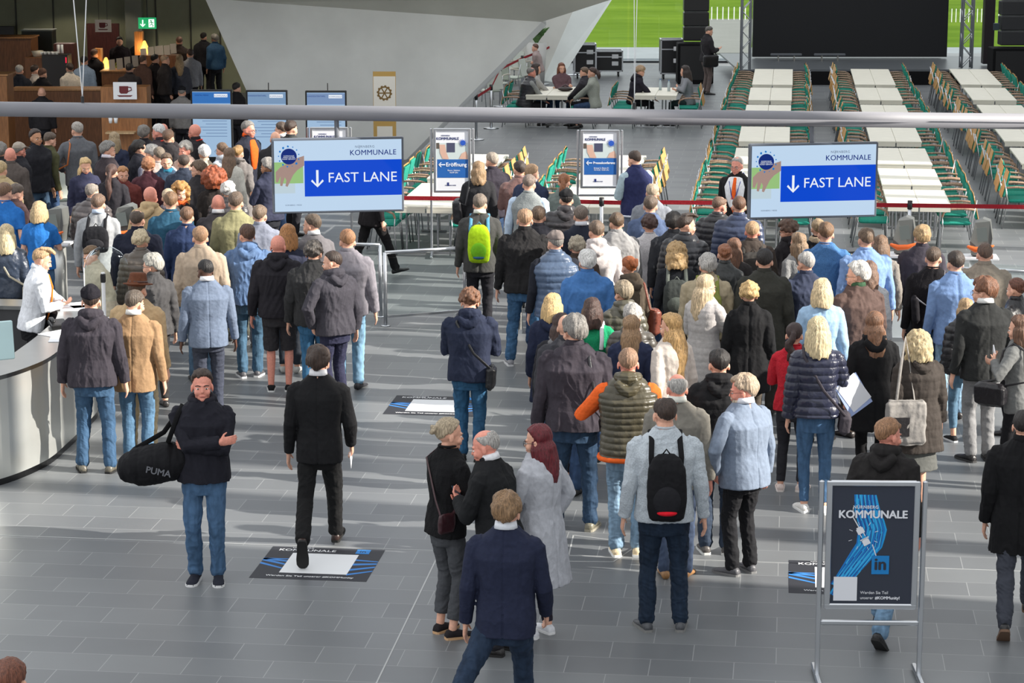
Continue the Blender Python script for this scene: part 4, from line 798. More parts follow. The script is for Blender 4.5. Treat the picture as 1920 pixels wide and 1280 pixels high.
P('bearded man in dark grey softshell jacket and navy trousers', 622, 470, 1.80, -36, 'crop', (64, 48, 40), 'jacket', (64, 62, 70), bc=(44, 46, 72), near=1, hood=True, group=G1, hy=-44, beard=(56, 42, 36), arms='pd', b=1.1, shoe=(70, 40, 34))
P('man with curly dark grey hair in black fleece jacket', 588, 453, 1.80, 2, 'curly', (84, 76, 70), 'jacket', (52, 52, 54), bc=(52, 112, 160), group=G1, b=1.14, shoe=(40, 40, 44), near=1, seed=5)
P('ginger man in light grey jacket and pale jeans', 651, 431, 1.86, 0, 'short', (168, 116, 76), 'jacket', (134, 130, 138), bc=(110, 156, 190), group=G1, b=1.12, hp=16, hy=-10, shoe=(50, 50, 54))
P('bald man in black hoodie and dark shorts', 522, 440, 1.84, 2, 'bald', DB, 'hoodie', (40, 38, 44), 'shorts', (56, 54, 58), near=1, group=G1, skin='r', b=1.16, shoe=(30, 30, 32), sole=(230, 230, 230), sneaker=1, hp=14)
P('man with brown hair in blue hoodie and jeans', 463, 421, 1.84, -6, 'short', (92, 62, 46), 'hoodie', (88, 118, 162), bc=(58, 94, 122), near=1, group=G1, b=1.08, hy=-16, shoe=(80, 80, 84), sole=(225, 225, 225), arms='pp')
P('woman with ginger bob in navy jacket', 540, 421, 1.70, 4, 'bob', (196, 128, 66), 'jacket', (48, 52, 72), bc=(44, 50, 60), group=G1, hl=.13, shoe=(190, 188, 182))
P('man with dark hair in grey blazer looking left', 584, 402, 1.82, -34, 'short', (100, 82, 66), 'blazer', (112, 108, 112), bc=(46, 46, 52), group=G1, shirt=(235, 235, 238), hy=-32)
P('man with ginger crew cut in beige jacket', 375, 425, 1.82, -4, 'short', (172, 128, 92), 'jacket', (180, 158, 136), bc=(70, 100, 130), group=G1, b=1.12, hem=.44)
P('tall man in olive tan blazer', 442, 360, 1.88, 0, 'short', (104, 84, 68), 'blazer', (150, 146, 104), bc=(96, 94, 82), group=G1, b=1.14)
P('brown-haired man in dark navy blazer', 350, 388, 1.84, 4, 'short', (120, 84, 58), 'blazer', (44, 60, 100), bc=(44, 90, 130), group=G1, b=1.08, shoe=(40, 38, 38), hem=.43)
P('balding man in very dark navy jacket', 257, 393, 1.82, -4, 'balding', (84, 68, 56), 'jacket', (34, 38, 56), bc=(48, 92, 132), group=G1, b=1.12, bald=40)
P('brown-haired man in grey-blue jacket below the left screen', 487, 385, 1.80, -2, 'short', (122, 98, 78), 'jacket', (132, 138, 156), bc=(80, 84, 96), group=G1)
P('bald man in charcoal blazer', 409, 364, 1.82, 2, 'bald', DB, 'blazer', (66, 62, 66), bc=(50, 50, 54), group=G1, skin='r', shirt=(230, 230, 232), b=1.08)
P('man with short brown hair in teal blue blazer', 320, 360, 1.84, 2, 'short', (126, 92, 62), 'blazer', (40, 88, 116), bc=(44, 60, 90), group=G1, b=1.12)
P('curly ginger blonde woman facing the camera with orange scarf', 338, 345, 1.70, 172, 'curly_long', (182, 126, 58), 'jacket', (38, 36, 40), bc=J2, group=G1, scarf=(222, 96, 48), hl=.16)
P('bald man in tan hooded coat', 282, 349, 1.80, 18, 'bald', DB, 'coat', (194, 164, 120), bc=(80, 70, 60), group=G1, hood=True, skin='r')
P('fair-haired person with checked scarf in dark jacket', 315, 353, 1.76, 6, 'crop', (196, 172, 138), 'jacket', (62, 62, 66), bc=J2, group=G1, scarf=(110, 104, 112))
P('white-haired person in dark puffer next to the red curls', 428, 342, 1.74, 4, 'curly', (196, 194, 190), 'puffer', (72, 68, 70), bc=J2, group=G1)
P('woman with huge round red curly hair', 401, 322, 1.70, 0, 'curly_long', (158, 72, 34), 'jacket', (46, 40, 38), bc=J2, group=G1, hl=.10, vol=1.9)
P('grey short-haired woman in navy jacket left of the left screen', 501, 297, 1.74, -44, 'thick', (152, 146, 138), 'jacket', (52, 56, 78), bc=(40, 42, 50), group=G1, fem=True, hy=-18, b=1.12, arms='ff', skin='t')
P('woman with light brown bun in grey hooded top and glasses', 415, 267, 1.70, -52, 'bun', (110, 84, 62), 'hoodie', (176, 186, 200), bc=J2, group=G1, glasses=1)
P('woman with long straight brown hair in cream top', 430, 278, 1.70, 10, 'long', (122, 94, 72), 'sweater', (212, 208, 196), bc=J2, group=G1, hl=.24)
P('woman with golden updo in long grey coat with fur collar', 447, 272, 1.72, 12, 'updo', (150, 112, 62), 'long_coat', (120, 114, 112), bc=(60, 60, 66), group=G1, scarf=(70, 66, 64))
J = P('man in dark blazer over orange shirt with a name badge', 466, 227, 1.90, 128, 'short', GY, 'blazer', (44, 46, 60), bc=(50, 78, 104), group='event staff', shirt=(244, 98, 36), glasses=1, hy=-14, skin='r', open=1.7)
P('dark-haired man in dark suit above the left screen', 526, 229, 1.84, -52, 'short', (84, 66, 54), 'blazer', (58, 60, 68), bc=(40, 40, 46), group=G1, shirt=(230, 230, 232))
P('man in dark grey suit behind the left screen, seen from behind', 546, 226, 1.88, 40, 'short', DB, 'blazer', (62, 66, 66), bc=(40, 40, 46), group=G1)
P('bald head just over the left corner of the left screen', 516, 246, 1.74, -10, 'bald', DB, 'jacket', (50, 48, 50), bc=J2, group=G1)
P('man with brown hair and glasses in black jacket in profile', 371, 302, 1.76, -42, 'thick', (104, 80, 60), 'jacket', (50, 48, 52), bc=J2, group=G1, glasses=1, hy=-36)
P('white-haired person in beige coat before the bright upright screen', 382, 273, 1.70, -24, 'thick', WH, 'coat', (196, 178, 156), bc=J2, group=G1, fem=True)
P('dark-haired balding man in navy seen from behind', 344, 289, 1.78, 0, 'balding', (76, 60, 50), 'jacket', (54, 62, 80), bc=J2, group=G1, bald=24)
P('grey-haired man in rose beige jacket facing the camera', 346, 266, 1.80, 216, 'thick', (150, 146, 140), 'jacket', (200, 168, 150), bc=J2, group=G1, skin='r')
P('smiling man in navy jacket and teal scarf turned to the camera', 312, 288, 1.80, 168, 'short', (96, 74, 56), 'jacket', (50, 72, 96), bc=J2, group=G1, scarf=(50, 122, 150), hp=14)
P('auburn woman in maroon jacket reaching up to hug someone', 278, 296, 1.74, 4, 'curly', (176, 112, 72), 'jacket', (84, 46, 54), bc=(60, 50, 50), group=G1, fem=True, arms='sd', b=1.06)
P('man with short grey-brown hair bowing beside the hugging woman', 298, 276, 1.76, -14, 'short', (120, 104, 88), 'shirt', (196, 176, 166), bc=J2, group=G1)
P('grey-haired person behind the hugging woman', 283, 272, 1.76, -50, 'thick', LG, 'jacket', (110, 112, 130), bc=J2, group=G1)
P('dark-haired person in black leaning into the greeting group', 262, 264, 1.76, 62, 'thick', BK, 'jacket', (40, 40, 50), bc=(30, 30, 36), group=G1, lean=8)
P('bald man with glasses and red lanyard in black jacket', 364, 232, 1.86, -70, 'bald', DB, 'jacket', (46, 42, 46), bc=(40, 40, 44), group='event staff', glasses=1, lanyard=(214, 66, 52), skin='r')
P('large white-haired man with red and white lanyard', 295, 233, 1.86, -66, 'short', WH, 'jacket', (58, 50, 54), bc=(50, 50, 54), group='event staff', lanyard=(224, 80, 66), skin='r', b=1.22, hp=14)
P('grey curly-haired person left of the large white-haired man', 270, 236, 1.80, 10, 'thick', (120, 114, 106), 'jacket', (44, 42, 48), bc=J2, group=G1)
P('brown-haired man behind the large white-haired man', 316, 243, 1.80, 4, 'short', (120, 88, 66), 'jacket', (50, 46, 48), bc=J2, group=G1)
P('bald reddish head behind the brown-haired man', 306, 231, 1.80, 4, 'bald', DB, 'jacket', (50, 44, 46), bc=J2, group=G1, skin='r')
P('woman with blond hair and dark jacket beside the wooden panel', 214, 248, 1.70, 4, 'long', (168, 142, 104), 'jacket', (48, 56, 80), bc=J2, group=G1, hl=.16)
P('grey-bearded man in dark suit in profile to the right', 203, 266, 1.80, 48, 'thick', (134, 130, 126), 'blazer', (64, 56, 60), bc=(50, 46, 48), group=G1, beard=(214, 210, 204), hy=30, shirt=(228, 222, 232), b=1.14)
P('blonde woman with very long straight hair facing the camera', 160, 297, 1.70, 156, 'long', (226, 186, 122), 'jacket', (50, 52, 78), bc=J2, group=G1, hl=.28, hp=20)
J = P('man in grey wool blazer with an orange-brown bag', 144, 229, 1.88, -14, 'short', (168, 160, 150), 'blazer', (104, 106, 112), bc=(40, 40, 46), group=G1, glasses=1, hy=-20, arms='hd', b=1.08)
shoulder_bag(J, -1, 'orange-brown leather bag carried by the man in grey wool blazer', (186, 104, 50), .36, .28, .12, .52, .20, .06)
P('man in olive shirt looking down beside the grey blazer', 97, 249, 1.80, 42, 'short', (96, 78, 64), 'shirt', (84, 84, 54), bc=J2, group=G1, hp=24)
P('dark-haired man in black zip jacket with white piping', 66, 242, 1.86, 128, 'short', (62, 46, 40), 'jacket', (40, 40, 46), bc=(56, 82, 110), group=G1, skin='t', b=1.08, hp=2)
P('man in grey and white cap with sunglasses', 36, 268, 1.80, 42, 'cap', GY, 'jacket', (46, 46, 52), bc=(44, 44, 50), hatc=(168, 158, 146), group=G1, glasses=1, skin='r')
P('bald man in grey-brown jacket at the left edge', 19, 276, 1.80, 2, 'bald', DB, 'jacket', (92, 82, 78), bc=(50, 48, 48), group=G1, skin='r')
P('grey-haired man cut off by the left edge', 0, 268, 1.80, 2, 'thick', GY, 'jacket', (50, 50, 54), bc=J2, group=G1)
P('person in tan jacket at the far left edge', 1, 302, 1.82, 4, 'short', (190, 160, 110), 'jacket', (190, 166, 120), bc=(90, 84, 70), group=G1, b=1.15)
P('red-haired small person facing the camera between two backs', 230, 312, 1.64, 170, 'short', (190, 128, 72), 'jacket', (120, 54, 50), bc=J2, group=G1)
J = P('woman with long dark ponytail in black jacket', 209, 307, 1.70, 8, 'ponytail', (84, 56, 48), 'jacket', (44, 42, 48), bc=(50, 46, 52), group=G1, hl=.24, wave=.003, b=1.08)
P('balding grey man in grey-brown puffer', 173, 343, 1.78, 26, 'balding', (140, 128, 118), 'puffer', (92, 84, 84), bc=(60, 56, 58), group=G1, b=1.14)
J = P('man in light grey suit with a black folded backpack', 184, 364, 1.82, 2, 'short', (116, 88, 68), 'blazer', (160, 162, 166), bc=(96, 98, 104), group=G1, b=1.08, shirt=(190, 205, 225))
backpack(J, 'black roll-top backpack on the man in light grey suit', (30, 30, 34), (44, 44, 48), w=.32, z0=.60, z1=.78, d=.12)
P('woman with short blonde hair in bright blue t-shirt and jeans', 74, 378, 1.70, 4, 'bob', (190, 160, 112), 'tee', (30, 112, 200), bc=(70, 112, 158), group='event staff', hl=.12, arms='df', b=1.08)
P('brown-haired man in bright blue t-shirt at the left edge', 9, 343, 1.82, 16, 'short', (124, 90, 66), 'tee', (28, 108, 196), bc=J2, group='event staff')
P('man with grey-brown hair in dark maroon jacket looking down', 35, 346, 1.80, 40, 'short', (104, 88, 76), 'jacket', (84, 62, 62), bc=J2, group=G1, hp=26)
J = P('blonde woman in dark blue leather jacket at the left edge', 12, 421, 1.70, 2, 'bob', (214, 190, 142), 'leather_jacket', (46, 58, 78), bc=(60, 58, 60), group=G1, hl=.17, b=1.08)
shoulder_bag(J, 1, 'pale strap bag of the blonde woman in leather jacket', (190, 180, 158), .26, .24, .08, .52, .15, -.05, cross=True)
P('receptionist with strawberry blond hair, white shirt and orange tie', 84, 466, 1.78, 70, 'quiff', (190, 150, 105), 'shirt', (232, 234, 240), bc=(30, 30, 34), tie=(244, 130, 40), group='event staff', arms='af', near=1, hp=22, lean=10, hy=10, collar=(232, 234, 240), shirt=(232, 234, 240), b=.98)
P('person in beige jacket behind the clear counter shield', 166, 462, 1.60, -120, 'short', (120, 90, 60), 'jacket', (196, 184, 160), bc=(60, 60, 64), group=G1, lean=12, hp=20)
P('walking man in black coat with head hidden behind the left screen', 700, 296, 1.82, 60, 'short', DB, 'coat', (34, 30, 32), bc=(28, 26, 28), group='people in the hall', walk=1, hem=.44, shoe=(20, 20, 22), arms='dd', stride=1.15)
# --- hall, far
GF = 'people in the far hall'
J = P('man in dark jacket standing with a phone near the stage', 1332, 50, 1.80, 72, 'short', (96, 90, 84), 'jacket', (44, 42, 46), bc=(104, 90, 86), arms='ff', group=GF, hp=22)
shoulder_bag(J, 1, 'black laptop bag hanging from the man near the stage', (24, 24, 27), .40, .32, .12, .50, .16, .0, cross=True)
def seated(desc, px, py, f, *a, **k): P(desc, px, py, 1.72, f, *a, sit=1, group=GF, **k)
seated('bald man in dark vest sitting at the left end of the table', 997, 126, 76, 'balding', GY, 'vest', (48, 48, 54), sc=(140, 142, 140), bc=(40, 40, 46), arms='aa', lean=14, skin='r', b=1.1)
seated('dark-haired woman sitting beside the man in dark vest', 1006, 119, 80, 'long', (62, 46, 40), 'sweater', (170, 168, 164), bc=J2, arms='aa', hl=.14, lean=8)
P('woman with red-brown hair in mauve jacket sitting facing the camera', 1053, 118, 1.66, 176, 'long', (128, 70, 46), 'jacket', (106, 78, 84), bc=J2, arms='cc', hl=.15, group=GF, sit=1)
seated('short-haired man in dark jacket sitting with his back to the camera', 1095, 126, -62, 'short', (108, 84, 64), 'jacket', (58, 56, 62), bc=(40, 40, 46), arms='aa', lean=12, b=1.1)
seated('woman with dark ponytail sitting beside the dark jacket', 1110, 126, -70, 'ponytail', (72, 52, 44), 'sweater', (160, 164, 152), bc=J2, arms='aa', lean=6, hl=.10)
seated('fair-haired person in black hoodie reading at the small table', 1204, 124, 78, 'thick', (176, 142, 104), 'hoodie', (40, 38, 48), bc=(40, 40, 46), arms='aa', lean=12, hp=24)
seated('woman with long dark hair in grey sitting at the small table', 1284, 123, -76, 'long', (56, 44, 40), 'sweater', (132, 134, 140), bc=(40, 60, 62), arms='st', hl=.18, lean=10)
P('child sitting by the tall white planter', 1003, 82, 1.45, -80, 'short', (110, 72, 56), 'sweater', (170, 150, 146), bc=(110, 92, 80), arms='cc', sit=1, group=GF, lean=14)
# --- cafe, in the shade of the added ceiling slab
GC = 'cafe guests and staff'
for a in (('grey-haired cafe guest in dark jacket at the far left', 36, 122, 0, 'short', LG, 'jacket', (42, 44, 52)), ('cafe guest in white shirt bending forward', 66, 122, 60, 'short', DB, 'shirt', (200, 190, 184)), ('dark-clad cafe guest behind the white shirt', 80, 128, 30, 'short', (110, 70, 50), 'jacket', (36, 34, 38)),
          ('cafe waitress in cream jacket', 130, 118, -30, 'bun', (56, 42, 38), 'jacket', (206, 196, 180)), ('cafe guest in pale blue shirt seen from behind', 158, 105, 4, 'short', BK, 'shirt', (132, 156, 186)), ('man in black suit behind the cafe lamp', 177, 92, 20, 'short', (96, 66, 54), 'blazer', (34, 32, 36)),
          ('dark-haired woman behind the green grass plant', 224, 69, 180, 'short', BK, 'jacket', (50, 44, 50)), ('cafe guest in dark top beside the second lamp', 259, 66, 170, 'long', BK, 'sweater', (40, 38, 40)), ('man in brown jacket in the cafe line', 268, 104, 30, 'short', (80, 58, 48), 'jacket', (90, 66, 58)),
          ('man in black suit in the cafe line facing right', 291, 102, 40, 'short', BK, 'blazer', (36, 34, 40)), ('fair-haired man between two dark suits in the cafe', 310, 103, 60, 'balding', (170, 140, 112), 'jacket', (50, 46, 50)), ('woman with long fair hair in the cafe line', 336, 103, -10, 'long', (170, 140, 100), 'jacket', (72, 76, 90)),
          ('man in grey patterned shirt in the cafe line', 356, 92, -20, 'short', (70, 52, 46), 'shirt', (158, 160, 168)), ('dark figure near the slanted wall', 382, 61, 10, 'short', BK, 'jacket', (34, 34, 40)), ('guest in blue jacket near the slanted wall', 402, 64, -40, 'thick', GY, 'jacket', (48, 84, 120)),
          ('reddish-haired guest against the cafe wall', 336, 69, 0, 'short', (110, 70, 56), 'jacket', (64, 52, 50)), ('small dark-haired guest behind the menu sheets', 243, 119, 10, 'short', BK, 'jacket', (44, 40, 44)), ('dark-haired guest right of the first upright screen', 444, 155, 40, 'short', BK, 'jacket', (36, 34, 38)),
          ('guest in cream cap above the first upright screen', 341, 162, 0, 'cap', GY, 'shirt', (140, 136, 134)), ('bald guest beside the cafe counter', 78, 163, 0, 'bald', DB, 'jacket', (40, 38, 42))):
    P(a[0], a[1], a[2], (1.72 if a[2] < 150 else 1.62), a[3], a[4], a[5], a[6], a[7], bc=(38, 38, 46), group=GC)
spread_out()
# ------------------------------------------------------------------ tables and chairs
ORD = ['first', 'second', 'third', 'fourth', 'fifth', 'sixth', 'seventh', 'eighth', 'ninth']
CHROME = mat('chrome', (190, 192, 195)); TEAL = mat('cloth', (42, 142, 124)); ARMW = mat('wood', (172, 140, 118)); SHELL = mat('wood', (196, 152, 92)); TOPM = mat('paint', (226, 222, 206))
ALU = mat('steel', (205, 208, 212)); STEEL = mat('steel', (170, 168, 162)); DARK = mat('plastic', (34, 35, 38)); BLACK = mat('plastic', (14, 14, 16)); WHITE = mat('paint', (235, 236, 238)); RED = mat('cloth', (150, 34, 44))
def make_chair(TEAL=TEAL, ARMW=ARMW, SHELL=SHELL):
    t = thing('armchair', (0, 0, 0), 0, 'x', 'chair')
    K = MB(); K.box((0, .01, .445), (.46, .45, .055), None, .025); obj('seat', K, TEAL, t)
    R3 = Matrix.Rotation(R_(-13), 3, 'X')
    K = MB(); K.box((0, -.252, .70), (.43, .035, .40), R3, .018); obj('backrest', K, TEAL, t)
    K = MB(); K.box((0, -.276, .705), (.45, .014, .44), R3, .006); obj('back_shell', K, SHELL, t)
    for s in (-1, 1):
        K = MB(); K.tube([(s * .26, -.25, .66), (s * .275, -.10, .675), (s * .28, .08, .665), (s * .275, .19, .62), (s * .265, .215, .55)], [(.018, .010)] * 5, 7, ref=(0, 0, 1) if False else None); obj('armrest', K, ARMW, t, True)
        K = MB(); K.tube([(s * .262, .215, .56), (s * .26, .20, .40), (s * .265, .235, .0)], .011, 6, tip=False); obj('leg', K, CHROME, t, True)
        K = MB(); K.tube([(s * .225, -.29, .80), (s * .235, -.225, .45), (s * .25, -.30, .0)], .011, 6, tip=False); obj('leg', K, CHROME, t, True)
    return t
chair0 = make_chair(); used = [0]; index_kids()
def chair(p, rz, label, group):
    o = chair0 if not used[0] else dup(chair0); used[0] = 1
    o.location = p; o.rotation_euler = (0, 0, rz); o['label'] = label; o['group'] = group; return o
def make_table(wd, ln):
    t = thing('folding_table', (0, 0, 0), 0, 'x', 'table')
    K = MB(); K.box((0, 0, .7225), (wd, ln, .035), None, .006); K.box((0, ln / 2 - .012, .675), (wd - .02, .02, .07)); K.box((0, -ln / 2 + .012, .675), (wd - .02, .02, .07)); obj('table_top', K, TOPM, t)
    for y in (-ln / 2 + .25, ln / 2 - .25):
        K = MB(); K.box((0, y, .02), (wd - .06, .04, .03)); K.cyl((-.09, y, .03), (-.09, y, .70), .016, 8); K.cyl((.09, y, .03), (.09, y, .70), .016, 8); obj('leg', K, CHROME, t)
    return t
TB = {}
def table(p, wd, ln, label, group):
    key = (round(wd, 2), round(ln, 1))
    if key not in TB: TB[key] = make_table(wd, key[1]); index_kids(); o = TB[key]
    else: o = dup(TB[key])
    o.location = (p.x, p.y, 0); o.rotation_euler = (0, 0, -AX); o['label'] = label; o['group'] = group
FR = -math.pi / 2 - AX; FL = math.pi / 2 - AX
rows = [(129, 158), (164, 187), (196, 224), (237, 264), (277, 306), (315, 345), (355, 383)]
cols = [('left', lambda y: 1416 - .24 * (y - 129), rows), ('middle', lambda y: 1595 + .27 * (y - 130), rows), ('right', lambda y: 1781 + .765 * (y - 131), rows[:6])]
rsd = random.Random(5)
def block(cn, rn, x0, yb, yf, gname, nc=None, skip=()):
    A, B_ = G(x0(yb), yb, .74), G(x0(yf), yf, .74); ln = (A - B_).dot(HAX); lnr = round(ln, 1); mid = (A + B_) / 2; mid.z = 0
    table(mid + HLA * .235, .465, lnr, f'{gname} table, left half of the {rn} pair from the stage, {cn} column', f'{gname} tables')
    table(mid + HLA * .705, .465, lnr, f'{gname} table, right half of the {rn} pair from the stage, {cn} column', f'{gname} tables')
    n = nc or max(2, int(ln / .60))
    for side, off, rz in (('left', -.10, FR), ('right', 1.04, FL)):
        if side in skip: continue
        for i in range(n):
            v = (i + .5) / n * ln - ln / 2
            p = mid + HLA * (off + rsd.uniform(-.03, .03)) + HAX * (-v + rsd.uniform(-.02, .02))
            if side == 'left': p = p - HLA * .10
            chair(p, rz + rsd.uniform(-.04, .04), f'teal armchair {ORD[i]} from the stage end, {side} side of {rn} table pair, {cn} column', f'teal armchairs along the {cn} column of tables')
for cn, fx, rr in cols:
    for i, (yb, yf) in enumerate(rr): block(cn, ORD[i], fx, yb, yf, 'cream banquet')
block('outer left', 'first', lambda y: 958 + (286 - y) * 1.0 - 102 * (y + 330) / 616, 288, 334, 'pale front', 4)
block('outer left', 'second', lambda y: 958 + (286 - y) * 1.0 - 102 * (y + 330) / 616, 343, 386, 'pale front', 4)
block('inner left', 'first', lambda y: 1213 + (290 - y) * .52 - 102 * (y + 330) / 616, 290, 336, 'pale front', 4)
block('inner left', 'second', lambda y: 1213 + (290 - y) * .52 - 102 * (y + 330) / 616, 345, 387, 'pale front', 4)
def cafe_table(x1, yb, yf, label, chairs):
    A, B_ = G(x1, yf, .74), G(x1, yb, .74); ln = round((B_ - A).dot(HAX), 1); mid = A + HAX * ln / 2; mid.z = 0
    table(mid - HLA * .235, .465, ln, 'cream seminar table, right half of the pair ' + label, 'seminar tables with seated people')
    table(mid - HLA * .705, .465, ln, 'cream seminar table, left half of the pair ' + label, 'seminar tables with seated people')
    for s, v, dsc in chairs:
        p = mid - HLA * (.47 - s * .72) + HAX * (v - ln / 2)
        chair(p, FL if s > 0 else FR, dsc, 'armchairs at the seminar tables')
    return mid - HLA * .47, ln
T1, l1 = cafe_table(1065, 163, 179, 'where five people sit together', [(-1, .5, 'teal armchair under the seated man in a dark vest'), (-1, 1.4, 'teal armchair beside the dark vest man, farther from the camera'), (1, .4, 'teal armchair with wooden back under the man in a dark jacket'), (1, 1.3, 'teal armchair with wooden back under the woman with a ponytail')])
T2, l2 = cafe_table(1269, 164, 179, 'where two people sit facing each other', [(-1, .2, 'teal armchair nearest the camera, left of the pair with bottles'), (-1, .75, 'teal armchair under the man in a black hoodie reading'), (-1, 1.3, 'teal armchair behind the reading man in a black hoodie'), (1, .4, 'teal armchair with wooden back right of the pair with bottles'), (1, 1.0, 'teal armchair under the long-haired woman in grey')])
# bottles and things on those tables
for i, (px, py) in enumerate(((1238, 169), (1254, 171))):
    p = G(px, py, .74); K = MB(); K.tube([(0, 0, .0), (0, 0, .17), (0, 0, .22), (0, 0, .235)], [.033, .033, .014, .013], 12, tip=False); t = thing('water_bottle', (p.x, p.y, .7405), 0, 'clear water bottle on the pair of tables, ' + ('left one' if i == 0 else 'right one'), 'bottle', 'water bottles')
    obj('bottle_body', K, mat('plastic', (190, 205, 210)), t, True); K = MB(); K.cyl((0, 0, .235), (0, 0, .25), .015); obj('cap', K, mat('plastic', (60, 120, 180)), t)
p = G(1060, 171, .74); K = MB(); K.ell((0, 0, .05), (.17, .10, .05)); K.tube([(-.1, 0, .08), (0, .02, .14), (.1, 0, .08)], .012, 6); tagmesh('handbag', K, mat('leather', (42, 30, 28)), 'small dark brown handbag lying on the table of five', 'bag', loc=(p.x, p.y, .741), smooth=True)
# ------------------------------------------------------------------ beam, cables and the hanging screens
bc = Q(960, 216, 25.5); K = MB(); K.cyl(bc - HLA * 7, bc + HLA * 7, .083, 32); tagmesh('suspended_pipe', K, mat('paint', (132, 132, 138), rough=.55), 'long grey steel pipe hanging across the hall on cables', 'pipe', smooth=True)
def onpipe(px):
    best = min((i / 100 for i in range(-700, 701)), key=lambda u: abs((960 + FPX * ((bc + HLA * u).x) / ((bc + HLA * u).y * math.cos(PITCH) + (CAM_H - bc.z) * math.sin(PITCH))) - px)); return bc + HLA * best
for px, tops, lb in ((156, (126, 167), 'steel cable of the left pair meeting in a clamp on the pipe'), (1190, (1189, 1198), 'thin steel cable holding the middle of the pipe')):
    q = onpipe(px) + Vector((0, 0, .083))
    t = thing('cable_hanger', q, 0, lb, 'cable'); K = MB(); K.cyl((0, 0, 0), (0, 0, .07), .018, 10); obj('clamp', K, DARK, t)
    for tx in tops: K = MB(); e = Q(tx, -130, q.y) - q; e.z = max(e.z, 1.2); K.cyl((0, 0, .06), e + (e - Vector((0, 0, .06))) * 1.5, .006 if px < 200 else .004, 6); obj('cable', K, mat('chrome', (210, 212, 214)), t)
BLUE = mat('screen', (4, 74, 212), e=.9); LBL = mat('screen', (196, 220, 244), e=.9); NAVY = mat('screen', (14, 52, 150), e=.6); WS = mat('screen', (235, 242, 250), e=.95); SKN = mat('screen', (190, 160, 150), e=.7); GRN = mat('screen', (168, 214, 140), e=.75); CY = mat('screen', (30, 130, 215), e=.8); GRY = mat('screen', (120, 138, 165), e=.6)
def badge_mb(K, M, c, r, mi0=0, mi1=0):
    n = 28; K.prism([M @ Vector((c[0] + r * math.cos(2 * math.pi * i / n), c[1] + r * math.sin(2 * math.pi * i / n), 0)) for i in range(n)], M.to_3x3() @ Vector((0, 0, .003)), mi0)
    rs = random.Random(3)
    for i in range(13):
        a = 2 * math.pi * i / 13 + .2; q = r * 1.28; s = r * rs.uniform(.09, .17); cx, cy = c[0] + q * math.cos(a), c[1] + q * math.sin(a); m = rs.choice((3, 4, 6, 10))
        K.prism([M @ Vector((cx + s * math.cos(a + 2 * math.pi * j / m) * rs.uniform(.7, 1.1), cy + s * math.sin(a + 2 * math.pi * j / m), 0)) for j in range(m)], M.to_3x3() @ Vector((0, 0, .003)), mi1)
def hand_poly(K, M, x, y, s, mi=0):
    P = [(0, .12), (.18, .30), (.42, .42), (.7, .60), (1.08, .72), (1.08, .35), (.82, .18), (.66, .0), (.56, -.2), (.44, -.45), (.36, -.42), (.40, -.2), (.34, -.08), (.24, -.42), (.16, -.40), (.18, -.04), (.08, -.28), (.0, -.26)]
    K.prism([M @ Vector((x + a * s, y + b_ * s, 0)) for a, b_ in P][::-1], M.to_3x3() @ Vector((0, 0, .002)), mi)
def arrow_mb(K, M, x, y, s, w, ang, mi=0):
    c, n = math.cos(ang), math.sin(ang); R2 = lambda a, b_: M @ Vector((x + a * c - b_ * n, y + a * n + b_ * c, 0))
    d = M.to_3x3() @ Vector((0, 0, .003))
    K.prism([R2(-s, -w), R2(s * .93, -w), R2(s * .93, w), R2(-s, w)], d, mi)
    for q in (1, -1): K.prism([R2(s + w * .6, 0), R2(s - w * .8, 0), R2(s * .28 - w, q * s * .62), R2(s * .28 + w * .4, q * (s * .62 + w))][::q], d, mi)
